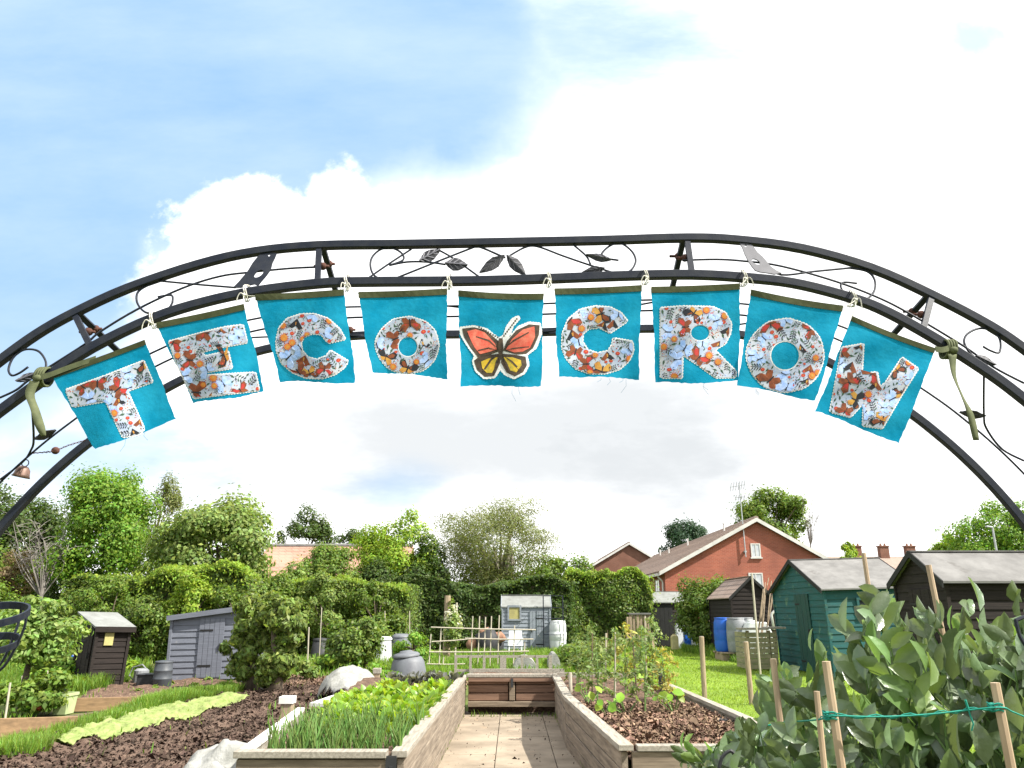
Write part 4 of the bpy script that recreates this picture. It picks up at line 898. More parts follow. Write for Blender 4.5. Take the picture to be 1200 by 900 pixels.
blades('grass', [gpoly([(0, 878), (0, 897), (30, 897), (110, 856), (215, 828), (285, 813), (270, 806), (215, 819), (110, 848), (60, 866)])], 11000, 0.20, 'grass', 'long bright grass strip beside the yellow green netting', 81, width=0.014)
blades('grass', [gpoly([(80, 815), (110, 812), (160, 800), (180, 794), (150, 788), (100, 800)]), gpoly([(195, 790), (285, 792), (285, 786), (195, 785)]), gpoly([(-20, 822), (50, 822), (95, 808), (-20, 800)])], 9000, 0.28, 'grass', 'tufts of rough grass around the left sheds', 82, width=0.018)
blades('grass', [gpoly([(440, 800), (540, 794), (660, 790), (700, 778), (690, 768), (560, 768), (470, 778)])], 12000, 0.26, 'grass', 'rough grass around the cane frame beyond the beds', 83, width=0.02)
blades('grass', [gpoly([(800, 764), (908, 786), (905, 772), (850, 768), (800, 758)]), gpoly([(690, 764), (760, 764), (760, 757), (690, 757)]), [(2.2, 11), (2.35, 11), (2.3, 20), (2.05, 20)], [(2.18, 8.5), (2.5, 8.5), (2.4, 11), (2.2, 11)]], 9000, 0.24, 'grass', 'unmown grass fringe along the edges of the lawn', 84, width=0.018)
blades('grass', [LAWN], 70000, 0.055, 'lawnblade', 'short mown blades over the whole lawn', 85, width=0.014, lean=0.9)
blades('grass', [[(-30, 14), (-10.2, 14), (-10.8, 17), (-10.8, 25), (-30, 27)], [(-6.2, 19.5), (-0.9, 18), (-0.9, 25), (-9, 26)], [(7, 9), (12, 9), (12, 12.5), (7, 12.5)]], 16000, 0.22, 'grass', 'rough grass between the more distant plots', 86, width=0.03)
NETTING = gpoly([(62, 878), (108, 853), (186, 833), (262, 822), (294, 824), (250, 838), (205, 850), (140, 866), (72, 881)])
# loose clods and chips on the dug soil
rng = np.random.default_rng(91)
def chips(name, poly, n, size, m, label, z, seed, parent=None):
    rng = np.random.default_rng(seed); P = sample_poly(rng, poly, n); P = P[~inside_np(NETTING, P[:, 0], P[:, 1])]; n = len(P)
    C = np.column_stack([P, (soil_z(P[:, 0], P[:, 1])+rng.uniform(-.01, .03, n)) if poly is SOIL1 else z+rng.uniform(0, 0.05, n)])
    V, F = leaf_arrays(rng, C, np.tile([0, 0, 1.0], (n, 1))+rng.normal(size=(n, 3))*0.7, size*np.exp(rng.normal(size=n)*.45), aspect=0.6, fold=0.5)
    o = link(name, mesh_np(name, V, F), M[m], parent)
    return tag(o, label, 'clods' if label else None, kind='stuff' if label else None)
chips('clods', SOIL1, 34000, 0.034, 'chip_dark', 'loose clods and chips over the dark dug plot', 0.05, 92)
blades('grass', [[(-0.80, 6.2), (-0.76, 6.2), (-0.70, 12.2), (-0.76, 12.2)], [(0.74, 6.4), (0.82, 6.4), (0.66, 12.2), (0.60, 12.2)], [(-0.6, 12.2), (0.6, 12.2), (0.6, 12.32), (-0.6, 12.32)]], 260, 0.09, 'grass', 'little weeds along the edges of the path', 88, width=0.012, z=0.05)
chips('clods', [(-0.74, 6.5), (0.74, 6.5), (0.6, 12.3), (-0.68, 12.3)], 260, 0.016, 'chip_dark', 'crumbs of soil spilled on the paving', 0.052, 94)
blades('grass', [[(-16, 5), (-6.4, 5), (-6.4, 11.5), (-8, 13.5), (-16, 14)], [(2.6, 4), (12, 4), (12, 8.6), (2.6, 8.6)]], 7000, 0.10, 'grass', 'short rough grass either side of the plots', 87, width=0.016)
blades('grass', [SOIL1, SOIL2], 130, 0.10, 'grass', 'scattered little weeds on the dug soil', 89, width=0.02, z=0.07)
chips('clods', SOIL3, 6000, 0.04, 'chip', 'loose chips around the climber clad posts', 0.05, 93)
# ------------------------------------------------------------------ raised beds
ZB = 0.60
def plank_wall(mb, a, b, z0, z1, t, n, inset=0.0):
    """horizontal planks from a to b (2-D) with hairline gaps"""
    h = (z1-z0)/n; r = random.Random(int(a[0]*100+b[1]*10))
    for k in range(n):
        o = r.uniform(-0.003, 0.003)
        d = Vector((b[0]-a[0], b[1]-a[1], 0)).normalized(); s = Vector((d.y, -d.x, 0))*o
        mb.bar(Vector((*a, z0+(k+0.5)*h))+s, Vector((*b, z0+(k+0.5)*h))+s, t, h-0.011)
# left bed: front left corner, front right corner, back right corner
LX0, LX1, LY0, LY1 = -1.93, -0.78, 5.93, 13.2
bed = thing('raised_bed', 'left raised timber bed filled with leafy greens', 'raised bed', ((LX0+LX1)/2, LY0, 0))
b = MB(); plank_wall(b, (LX0, LY0+0.03), (LX1-0.06, LY0+0.03), 0.0, ZB-0.05, 0.05, 3); b.build('front_board', M['bedwood'], bed, world=True, bevel=0.004)
b = MB(); b.bar((LX0-0.02, LY0+0.04, ZB-0.022), (LX1-0.10, LY0+0.04, ZB-0.022), 0.12, 0.045); b.build('capping', M['palewood'], bed, world=True, bevel=0.004)
b = MB(); plank_wall(b, (LX1, LY0+0.02), (LX1+0.05, LY1-0.6), 0.04, ZB-0.045, 0.05, 4); b.build('side_board', M['bedwood_y'], bed, world=True, bevel=0.004)
b = MB(); b.bar((LX1-0.01, LY0, ZB-0.020), (LX1+0.04, LY1-0.6, ZB-0.020), 0.11, 0.045); b.build('capping', M['palewood'], bed, world=True, bevel=0.004)
b = MB(); plank_wall(b, (LX0, LY0+0.08), (LX0-0.25, 8.6), 0.0, ZB-0.06, 0.05, 3); b.build('side_board', M['palewood'], bed, world=True, bevel=0.004)
b = MB(); b.bar((LX0, LY0+0.1, ZB-0.035), (LX0-0.25, 8.6, ZB-0.035), 0.075, 0.04); b.build('capping', M['white_paint'], bed, world=True, bevel=0.004)
b = MB(); b.box((LX1-0.065, LY0-0.004, ZB-0.12), (0.075, 0.012, 0.18)); b.box((LX1-0.065, LY0-0.014, ZB-0.11), (0.022, 0.012, 0.03)); b.build('bracket', M['black_plastic'], bed, world=True)
def bed_soil(poly, mat_, parent, seed, z, amp=0.03):
    a = np.array(poly); lo, hi = a.min(0), a.max(0); nx, ny = max(8, int((hi[0]-lo[0])/0.05)), max(8, int((hi[1]-lo[1])/0.05))
    U_, V_ = np.meshgrid(np.linspace(0, 1, nx), np.linspace(0, 1, ny)); p = [np.array(q) for q in poly]
    Q = (p[0][None, None]*((1-U_)*(1-V_))[..., None]+p[1][None, None]*(U_*(1-V_))[..., None]+p[2][None, None]*(U_*V_)[..., None]+p[3][None, None]*((1-U_)*V_)[..., None])
    Z = z+amp*hnoise(Q[..., 0], Q[..., 1], seed, 5, 4); idx = np.arange(nx*ny).reshape(ny, nx)
    F = np.stack([idx[:-1, :-1].ravel(), idx[:-1, 1:].ravel(), idx[1:, 1:].ravel(), idx[1:, :-1].ravel()], 1)
    V = np.column_stack([Q.reshape(-1, 2), Z.ravel()])-np.array(parent.location)
    return link('soil', mesh_np('soil', V, F), mat_, parent, smooth=True)
bed_soil([(LX0+0.03, LY0+0.06), (LX1-0.03, LY0+0.06), (LX1+0.02, LY1), (LX0-0.45, LY1)], M['soil_brown'], bed, 3, ZB-0.10)
# the board closing the path
CY = 12.45
cross = thing('raised_bed', 'low reddish timber bed closing the far end of the path', 'raised bed', (0, CY, 0))
b = MB()
for (xa, xb) in ((-0.66, -0.06), (0.06, 0.66)): plank_wall(b, (xa, CY+0.05), (xb, CY+0.05), 0.24, ZB-0.02, 0.04, 3)
b.build('front_board', M['redwood'], cross, world=True, bevel=0.004)
b = MB(); b.bar((-0.66, CY+0.01, 0.20), (0.66, CY+0.01, 0.20), 0.10, 0.07); b.build('bottom_rail', M['bedwood'], cross, world=True, bevel=0.004)
b = MB(); b.bar((-0.68, CY+0.03, ZB), (0.68, CY+0.03, ZB), 0.14, 0.045); b.build('capping', M['palewood'], cross, world=True, bevel=0.004)
b = MB(); b.bar((-0.66, CY-0.01, ZB-0.055), (0.66, CY-0.01, ZB-0.055), 0.05, 0.06); b.build('top_rail', M['redwood'], cross, world=True, bevel=0.004)
b = MB(); b.box((0, CY+0.02, 0.42), (0.085, 0.07, 0.34)); b.build('post', M['bedwood'], cross, world=True, bevel=0.006)
b = MB(); b.box((0.0, CY-0.035, ZB-0.10), (0.035, 0.02, 0.13)); b.build('bracket', M['black_plastic'], cross, world=True)
b = MB(); b.bar((-0.70, CY+1.7, 0.3), (0.9, CY+1.7, 0.3), 0.05, 0.56); b.build('back_board', M['palewood'], cross, world=True)
bed_soil([(-0.66, CY+0.1), (0.66, CY+0.1), (0.7, CY+1.65), (-0.66, CY+1.65)], M['soil_brown'], cross, 5, ZB-0.08)
b = MB(); b.box((0.01, CY+0.95, 0.24), (1.36, 1.3, 0.5)); b.build('soil_body', M['soil'], cross, world=True)  # soil block added to stop light coming through, so the bottom gap stays dark
# right bed
RX0, RX1, RY0, RY1 = 0.83, 2.08, 6.2, 13.4
rbed = thing('raised_bed', 'right raised timber bed with mulched soil and staked tomato plants', 'raised bed', ((RX0+RX1)/2, RY0, 0))
b = MB(); plank_wall(b, (RX0+0.05, RY0+0.03), (RX1+0.3, RY0+0.03), 0.0, ZB-0.045, 0.05, 3); b.build('front_board', M['bedwood'], rbed, world=True, bevel=0.004)
b = MB(); b.bar((RX0+0.09, RY0+0.04, ZB-0.025), (RX1+0.3, RY0+0.04, ZB-0.025), 0.10, 0.04); b.build('capping', M['palewood'], rbed, world=True, bevel=0.004)
b = MB(); plank_wall(b, (RX0, RY0+0.02), (0.64, 9.6), 0.04, ZB-0.045, 0.05, 4); plank_wall(b, (0.64, 9.61), (0.665, CY), 0.04, ZB-0.045, 0.05, 4); b.build('side_board', M['bedwood_y'], rbed, world=True, bevel=0.004)
b = MB(); b.prism([(RX0-0.05, RY0-0.02, ZB-0.04), (RX0+0.06, RY0-0.02, ZB-0.04), (0.70, 9.6, ZB-0.04), (0.72, CY, ZB-0.04), (0.61, CY, ZB-0.04), (0.59, 9.6, ZB-0.04)], (0, 0, 0.042)); b.build('capping', M['palewood'], rbed, world=True, bevel=0.004)
b = MB(); plank_wall(b, (RX1+0.12, RY0+0.1), (RX1, 11.4), 0.0, ZB-0.03, 0.05, 3); b.build('side_board', M['palewood'], rbed, world=True, bevel=0.004)
b = MB(); b.bar((RX1+0.10, RY0+0.1, ZB-0.008), (RX1-0.02, 11.4, ZB-0.008), 0.09, 0.04); b.build('capping', M['palewood'], rbed, world=True, bevel=0.004)
b = MB(); q = at(836, 838, 8.0); b.box((RX1-0.06, 8.0, ZB-0.10), (0.12, 0.16, 0.10)); b.build('bracket', M['black_plastic'], rbed, world=True)
b = MB(); b.bar((0.72, RY1-0.05, 0.30), (RX1-0.1, RY1-0.05, 0.30), 0.04, 0.56); b.build('back_board', M['palewood'], rbed, world=True)
bed_soil([(RX0+0.04, RY0+0.06), (RX1+0.10, RY0+0.06), (RX1-0.02, RY1-0.1), (0.68, RY1-0.1)], M['soil_brown'], rbed, 7, ZB-0.10, amp=0.05)
chips('mulch', [(RX0+0.06, RY0+0.1), (RX1+0.05, RY0+0.1), (RX1-0.05, 9.4), (0.75, 9.4)], 12000, 0.030, 'chip', None, ZB-0.095, 95).parent = None
o = bpy.data.objects['mulch']; o.data.transform(Matrix.Translation(-Vector(rbed.location))); o.parent = rbed

b = MB(); b.box((0.53, 8.2, 0.03), (0.01, 0.01, 0.01))

# ------------------------------------------------------------------ crops in the left bed
LM['lettuce'] = leafmat('salad_leaves', (0.235, 0.355, 0.035), island=0.3, rough=0.4, spec=0.45)
LM['onion'] = leafmat('onion_leaves', (0.17, 0.275, 0.075), island=0.3)
LM['kale'] = leafmat('purple_grey_kale', (0.13, 0.135, 0.13), island=0.5)
def leafy(seed, n, L, m, spread=0.5, aspect=0.55, up=0.9):
    rng = np.random.default_rng(seed); an = rng.uniform(0, 6.283, n); tl = rng.uniform(0.15, spread, n)
    d = np.stack([np.cos(an)*np.sin(tl*1.5), np.sin(an)*np.sin(tl*1.5), np.cos(tl*1.5)*up], 1); d = norm(d)
    ln = L*rng.uniform(0.7, 1.15, n); C = d*(ln*0.72)[:, None]; Nn = np.stack([-np.cos(an), -np.sin(an), np.full(n, 0.7)], 1)+rng.normal(size=(n, 3))*0.25
    V, F = leaf_arrays(rng, C, Nn, ln*0.75, aspect=aspect, tang=d, kind='oval', fold=0.12)
    b = MB()
    for q, l in zip(d, ln): b.tube([(0, 0, -0.02), tuple(q*l*0.4)], [0.006, 0.004], n=4)
    sm = b.mesh('stalk'); k = len(V)
    sv = np.array([v.co[:] for v in sm.vertices]); sf = np.array([p.vertices[:] for p in sm.polygons if len(p.vertices) == 4])
    return mesh_np('salad', np.vstack([V, sv]), np.vstack([F, sf+k]))
def onion_mesh(seed, n=7, L=0.30):
    rng = random.Random(seed); b = MB()
    for k in range(n):
        a = rng.uniform(0, 6.28); t = rng.uniform(.05, .3); l = L*rng.uniform(.6, 1.1); e = Vector((math.cos(a)*t*l, math.sin(a)*t*l, l)); o = Vector((rng.uniform(-.03, .03), rng.uniform(-.03, .03), -0.02))
        b.tube([o, o+e*.55, o+e+Vector((math.cos(a)*.03, math.sin(a)*.03, -0.01*l))], [0.006, 0.0055, 0.001], n=4)
    return b.mesh('onion')
def scatter(protos, name, label, cat, group, spots, z, rnd, smin=0.8, smax=1.2):
    for i, (x, y) in enumerate(spots):
        me, m = protos[i % len(protos)]
        o = bpy.data.objects.new(name, me); COL.objects.link(o); o.location = (x, y, z); o.rotation_euler = (rnd.uniform(-.1, .1), rnd.uniform(-.1, .1), rnd.uniform(0, 6.28)); s = rnd.uniform(smin, smax); o.scale = (s, s, s)
        tag(o, label, cat, group)
rnd = random.Random(3); pr = []
for s in range(5): me = leafy(100+s, 26, 0.17, 'lettuce', spread=.75, aspect=.5); me.materials.append(LM['lettuce']); me.polygons.foreach_set('use_smooth', [True]*len(me.polygons)); pr.append((me, 0))
sp = []
for j in range(12):
    for i in range(11):
        y = 7.5+j*0.22+rnd.uniform(-.06, .06); fl = (y-LY0)/(LY1-LY0); xa = LX0-0.25*fl+0.35-(0.15 if j > 3 else 0); xb = LX1-0.10; sp.append((xa+(xb-xa)*i/10+rnd.uniform(-.04, .04), y))
scatter(pr, 'salad_plant', 'bright green broad leaved salad plant in the left raised bed', 'salad plant', 'leafy greens in the left raised bed', sp, ZB-0.10, rnd)
pr = []
for s in range(5): me = onion_mesh(120+s); me.materials.append(LM['onion']); pr.append((me, 0))
sp = []
for j in range(7):
    for i in range(13): y = 6.15+j*0.22+rnd.uniform(-.05, .05); xa = LX0+0.16; xb = LX1-0.08; sp.append((xa+(xb-xa)*i/12+rnd.uniform(-.04, .04), y))
scatter(pr, 'onion_plant', 'spiky blue green onion plant at the front of the left raised bed', 'onion plant', 'onions at the front of the left raised bed', sp, ZB-0.10, rnd)
pr = []
for s in range(3): me = leafy(140+s, 14, 0.17, 'kale', spread=0.9, aspect=0.6); me.materials.append(LM['kale']); pr.append((me, 0))
sp = [(gnd(px, 812, ZB-0.1).x, 12.0+rnd.uniform(-.15, .2)) for px in range(440, 532, 7)]
scatter(pr, 'kale_plant', 'purple grey kale plant in the row at the back of the left bed', 'kale', 'row of dark kale at the back of the left bed', sp, ZB-0.08, rnd)
pr = []
for s in range(3): me = leafy(150+s, 10, 0.15, 'bright', spread=0.7); me.materials.append(LM['lettuce']); pr.append((me, 0))
sp = [(rnd.uniform(-1.75, -0.85), rnd.uniform(11.0, 11.5)) for k in range(16)]
scatter(pr, 'small_salad', 'short young salad plant between the greens and the dark kale', 'salad plant', 'young salad behind the greens', sp, ZB-0.09, rnd)

# ------------------------------------------------------------------ right bed: squash, tomatoes, canes
LM['squash'] = leafmat('squash_leaves', (0.25, 0.40, 0.045), island=0.35, rough=0.45)
LM['tomato'] = leafmat('tomato_leaves', (0.185, 0.245, 0.085), island=0.45)
LM['tomato_y'] = leafmat('yellowing_tomato_leaves', (0.36, 0.33, 0.08), island=0.4, hue=0.04)
def squash(px, py, seed, n, L, label):
    g = gnd(px, py, ZB-0.08); o = thing('squash_plant', label, 'squash plant', g); rng = np.random.default_rng(seed)
    an = rng.uniform(0, 6.283, n); rad = rng.uniform(0.05, 0.20, n); hh = rng.uniform(0.08, 0.22, n)
    C = np.stack([np.cos(an)*rad, np.sin(an)*rad, hh], 1)
    V, F = leaf_arrays(rng, C, np.stack([np.cos(an)*.6, np.sin(an)*.6-0.5, np.full(n, .8)], 1)+rng.normal(size=(n, 3))*.2, np.full(n, L*.78)*rng.uniform(.7, 1.2, n), aspect=0.85, kind='oval', fold=0.1)
    link('foliage', mesh_np('foliage', V, F), LM['squash'], o, smooth=True); b = MB()
    for c in C: b.tube([(0, 0, -0.02), tuple(c*0.6), tuple(c)], [0.007, 0.006, 0.004], n=5)
    b.build('stem', M['stem_green'], o)
for i, (px, py, n, L, lab) in enumerate(((710, 838, 4, .13, 'small squash plant nearest the path board in the right bed'), (734, 838, 5, .15, 'squash plant with one bright broad leaf in the middle of the right bed'),
        (790, 836, 8, .14, 'bushy squash plant by the outer board of the right bed'), (690, 826, 7, .13, 'leafy squash plant farther back along the path board'), (742, 806, 6, .15, 'squash plant among the tomato canes'))): squash(px, py, 200+i, n, L, lab)
def tomato(px, py, hpx, seed, label, m='tomato', n=380, w=0.20):
    g = gnd(px, py, ZB-0.08); o = thing('tomato_plant', label, 'tomato plant', g); rng = np.random.default_rng(seed); H = hpx*g.y*0.96/FPX
    b = MB(); pts = [(0, 0, -0.02), (0.02, 0, H*.5), (0, 0.02, H)]; b.tube(pts, [0.010, 0.008, 0.004], n=5); cs = []
    for k in range(12):
        z = H*(0.2+0.8*k/11); a = k*2.4; L = w*rng.uniform(.7, 1.2); e = Vector((math.cos(a)*L, math.sin(a)*L, z-0.05*rng.random())); b.tube([(0, 0, z), (e.x*.5, e.y*.5, z+0.035), e], [0.005, 0.004, 0.002], n=4)
        for j in range(n//12): f = rng.uniform(.3, 1.1); cs.append((e.x*f+rng.normal()*.025, e.y*f+rng.normal()*.025, z+0.02-0.06*f*f+rng.normal()*.02))
    b.build('stem', M['stem_green'], o); C = np.array(cs)
    V, F = leaf_arrays(rng, C, np.column_stack([C[:, :2]*3, np.full(len(C), .6)])+rng.normal(size=C.shape)*.5, 0.062, aspect=.42)
    link('foliage', mesh_np('foliage', V, F), LM[m], o)
tom = [(756, 838, 92, 'tall tomato plant on the dark cane nearest the front of the right bed', 'tomato'), (700, 822, 60, 'tomato plant beside the path board', 'tomato'), (720, 815, 70, 'tomato plant on the second cane from the path board', 'tomato'),
       (733, 812, 72, 'yellowing tomato plant in the middle of the cane row', 'tomato_y'), (765, 812, 80, 'tomato plant with pale drooping leaves left of the black plant support', 'tomato'), (778, 822, 55, 'yellow leaved withering tomato plant beside the outer bed board', 'tomato_y'),
       (676, 806, 50, 'tomato plant at the far end of the path board', 'tomato'), (750, 800, 55, 'tomato plant at the back of the right bed', 'tomato'), (690, 800, 60, 'leggy tomato plant in the far corner by the white stake', 'tomato')]
for i, (px, py, h, lab, m) in enumerate(tom): tomato(px, py, h, 220+i, lab, m)
def cane(name, label, a, b_, r, m, cat='cane', group=None, nodes=True, base_z=None):
    a, b_ = Vector(a), Vector(b_); bb = MB(); n = max(2, int((b_-a).length/0.28)); pts = []; rr = []
    for k in range(n+1):
        p = a.lerp(b_, k/n)
        if nodes and 0 < k < n:
            d = (b_-a).normalized()*0.012; pts += [p-d, p, p+d]; rr += [r, r*1.22, r]
        else: pts.append(p); rr.append(r)
    bb.tube(pts, rr, n=8); o = bb.build(name, M[m], base=True, smooth=False); return tag(o, label, cat, group)
def cane_px(label, px0, py0, px1, py1, Y, r, m, **kw):
    a, b_ = at(px0, py0, Y), at(px1, py1, Y); return cane(kw.pop('name', 'garden_cane'), label, a, b_, r, m, **kw)
def cane_g(label, px0, py0, px1, py1, r, m, z=0.0, **kw):
    g = gnd(px0, py0, z); b_ = at(px1, py1, g.y); d = (g-b_).normalized()*0.08; return cane(kw.pop('name', 'garden_cane'), label, g+d, b_, r, m, **kw)
zb = ZB-0.1
for (x0, y0, x1, y1, m, lab) in ((748, 834, 741, 745, 'darkcane', 'dark leaning cane holding the front tomato plant'), (721, 818, 721, 741, 'palecane', 'dark tipped upright cane second from the path board in the right bed'), (694, 810, 694, 742, 'darkcane', 'thin brown cane nearest the path board in the right bed'),
        (710, 810, 710, 742, 'palecane', 'pale upright cane between two dark ones in the right bed'), (758, 812, 756, 722, 'palecane', 'tall pale cane behind the front tomato plant'), (678, 806, 678, 776, 'darkcane', 'short cane at the far end of the path board'),
        (735, 804, 735, 770, 'darkcane', 'short dark cane in the middle of the right bed')):
    cane_g(lab, x0, y0, x1, y1, 0.009, m, z=zb)
cane_g('white topped square stake in the far corner of the right bed', 669, 812, 668, 788, 0.024, 'palecane', z=zb, name='stake', nodes=False)
g = gnd(778, 818, zb); b = MB(); a, c = Vector((g.x, g.y, zb-.05)), at(772, 778, g.y); b.bar(a, c, 0.05, 0.09); b.bar(c+Vector((0, -.01, -.06)), c+Vector((.02, -.01, -.16)), 0.058, 0.02)
tag(b.build('plant_support', M['black_plastic'], base=True, bevel=0.01), 'black leaning plant support board at the back right of the right bed', 'plant support')

# ------------------------------------------------------------------ posts by the lawn
def post(label, px0, py0, px1, py1, r, m, capm=None, name='wooden_post', z=0.0, square=False):
    g = gnd(px0, py0, z); t = at(px1, py1, g.y); b = MB(); o = thing(name, label, 'post', (g.x, g.y, z))
    if square: b.bar(Vector((g.x, g.y, z-0.08)), t, r*2, r*2, up=(0, 1, 0)); b.build('shaft', M[m], o, world=True, bevel=0.006)
    else: b.tube([Vector((g.x, g.y, z-0.08)), g.lerp(t, .5), t-Vector((0, 0, 0.01)), t], [r, r*.97, r*.95, r*.8], n=10); b.build('shaft', M[m], o, world=True, smooth=False)
    if capm:
        c = MB()
        if square: c.box(t+Vector((0, 0, 0.0)), (r*2.5, r*2.5, 0.09))
        else: c.tube([t-Vector((0, 0, 0.002)), t+Vector((0, 0, 0.006))], r*.82, n=10)
        c.build('cap', M[capm], o, world=True, bevel=0.005)
    return o
post('round wooden post standing alone on the lawn edge', 826, 824, 822, 746, 0.045, 'postwood', 'palewood')
post('leaning round wooden post beside the tall pale pole', 881, 826, 874, 752, 0.045, 'postwood', 'palewood')
cane_g('tall pale smooth pole rising right of the leaning post', 892, 800, 881, 672, 0.022, 'palecane', name='tall_pole', nodes=False)
post('square stub post with white painted cap outside the left bed', 337, 858, 337, 820, 0.075, 'postwood', 'white_paint', square=True, z=0.0)
post('leaning wooden stub post between the fleece dome and the grey compost bin', 437, 820, 442, 786, 0.055, 'postwood', 'palewood', square=True)
post('short pale cane stub left of the rounded green bush', 360, 786, 362, 735, 0.02, 'palecane')
# thin canes on the left plots
for (x0, y0, x1, y1, lab) in ((374, 775, 377, 712, 'tall thin pale cane beside the rounded green bush'), (452, 775, 451, 716, 'tall thin pale cane in front of the white lidded bin'), (480, 775, 480, 716, 'tall thin pale cane above the grey compost bin'),
        (5, 850, 12, 800, 'short pale cane leaning at the far left'), (34, 815, 38, 790, 'short pale cane under the fruit tree'), (52, 812, 56, 786, 'short pale cane right of the fruit tree trunk'), (24, 812, 26, 792, 'slim pale cane left of the fruit tree trunk')):
    cane_g(lab, x0, y0, x1, y1, 0.014, 'palecane', nodes=False)
for (x0, y0, x1, y1, nm, lab) in ((117, 803, 114, 769, 'broom', 'pale handled tool leaning on the dark brown shed, left one of the pair'), (120, 804, 125, 771, 'rake', 'pale handled tool leaning on the dark brown shed, right one of the pair')):
    cane_g(lab, x0, y0, x1, y1, 0.02, 'palecane', name=nm, nodes=False)

# ------------------------------------------------------------------ bins, butts, barrels
def lathe_thing(name, label, cat, px, py, prof, parts, m, scale=1.0, n=24, z=0.0, Y=None, group=None):
    g = gnd(px, py, z) if Y is None else Vector((at(px, py, Y).x, Y, z)); o = thing(name, label, cat, g, group=group)
    b = MB(); b.lathe([(r*scale, h*scale) for r, h in prof], n=n); b.build('body', M[m], o, smooth=False, bevel=0)
    bpy.data.objects[o.children[0].name].data.polygons.foreach_set('use_smooth', [len(p.vertices) == 4 for p in o.children[0].data.polygons])
    for (nm, pf, mm) in parts:
        b = MB(); b.lathe([(r*scale, h*scale) for r, h in pf], n=n); po = b.build(nm, M[mm], o); po.data.polygons.foreach_set('use_smooth', [len(p.vertices) == 4 for p in po.data.polygons])
    return o
def px2m(px, Y): return px*Y*0.96/FPX
# black compost bin by the grey shed
g = gnd(189, 806); H = px2m(31, g.y)
k = H/0.9
lathe_thing('compost_bin', 'faded black ribbed compost bin beside the slate grey shed', 'compost bin', 189, 806, [(.30, 0), (.31, .02), (.315, .28), (.33, .30), (.315, .32), (.31, .55), (.325, .57), (.31, .59), (.29, .80), (.285, .82)], [('lid', [(.30, .82), (.31, .85), (.29, .88), (.10, .905), (.01, .91)], 'bin_black')], 'bin_black', k*0.95)
# big grey compost bin, dalek shape
g = gnd(478, 797); k = px2m(33, g.y)/0.9
o = lathe_thing('compost_bin', 'big grey conical compost bin with tilted lid behind the left bed', 'compost bin', 478, 797, [(.60, 0), (.60, .04), (.57, .2), (.50, .55), (.42, .68), (.38, .70)], [('lid', [(.42, .70), (.43, .74), (.36, .80), (.20, .84), (.19, .87), (.01, .88)], 'grey_plastic')], 'grey_plastic', k*1.0)
for c in o.children:
    if c.name.startswith('lid'): c.rotation_euler = (0.05, -0.10, 0)
lathe_thing('plastic_bin', 'white lidded plastic bin behind the thin canes', 'bin', 447, 776, [(.36, 0), (.37, .05), (.33, .75), (.34, .78)], [('lid', [(.36, .78), (.36, .82), (.30, .88), (.01, .9)], 'white_plastic')], 'white_plastic', 0.85)
lathe_thing('plastic_bin', 'grey plastic bin half hidden behind the big grey compost bin', 'bin', 469, 775, [(.40, 0), (.42, .05), (.36, .75), (.34, .8)], [('lid', [(.37, .8), (.36, .86), (.2, .92), (.01, .93)], 'grey_plastic')], 'grey_plastic', 0.9)
lathe_thing('compost_bin', 'small black tapered compost bin left of the rounded green bush', 'compost bin', 375, 774, [(.40, 0), (.40, .05), (.30, .72)], [('lid', [(.32, .72), (.31, .78), (.01, .82)], 'black_plastic')], 'black_plastic', 0.85)
# white water butt by the pale blue shed on a crate
lathe_thing('water_butt', 'white ribbed water butt standing beside the pale blue grey shed', 'water butt', 654, 762, [(.27, 0), (.28, .1), (.30, .3), (.295, .34), (.31, .36), (.31, .60), (.295, .62), (.30, .66), (.30, .85), (.27, .95), (.26, .97)], [('lid', [(.275, .97), (.275, 1.0), (.01, 1.02)], 'white_plastic')], 'white_plastic', 1.0, z=0.18)
g = gnd(654, 762, 0.18); b = MB()
for dx in (-.22, .22): b.box((g.x+dx, g.y, 0.075), (0.10, 0.5, 0.15))
b.box((g.x, g.y, 0.165), (0.58, 0.56, 0.03)); tag(b.build('butt_stand', M['postwood'], base=True), 'low timber stand under the white water butt', 'stand')
# drums by the dark gabled shed on a plank stand
Yq = 26.0
def drum(name, label, px, m, Y, w=.29, h=1.02, z=0.26):
    prof = [(w*.9, 0), (w*.97, .03), (w, .12), (w*1.04, .30), (w*1.02, .33), (w*1.05, .36), (w*1.05, .64), (w*1.02, .67), (w*1.04, .70), (w, .90), (w*.9, .98), (w*.88, h)]
    return lathe_thing(name, label, 'barrel', px, 740, prof, [('lid', [(w*.92, h), (w*.92, h+.03), (w*.5, h+.035), (w*.5, h+.02), (.01, h+.02)], m)], m, 1.0, z=z, Y=Y)
drum('plastic_drum', 'blue plastic drum on the plank stand by the blackened gabled shed', 848, 'blue_plastic', Yq+0.6, w=.30)
drum('plastic_drum', 'grey ribbed plastic drum beside the blue one on the plank stand', 863, 'pale_grey_plastic', Yq+0.1, w=.30)
drum('plastic_drum', 'second grey drum half hidden behind the first grey one', 874, 'pale_grey_plastic', Yq+0.9, w=.29)
a = at(850, 770, Yq+0.5); e = at(885, 770, Yq+0.5); b = MB()
for yy in (-.45, 0.0, .45): b.bar((a.x-.25, Yq+.5+yy, .235), (e.x+.1, Yq+.5+yy, .235), .22, .045)
for xx in (a.x-.1, e.x-.1): b.box((xx, Yq+.5, .105), (.22, 1.0, .21))
tag(b.build('plank_stand', M['postwood'], base=True, bevel=.005), 'low plank stand carrying the blue and grey drums', 'stand')
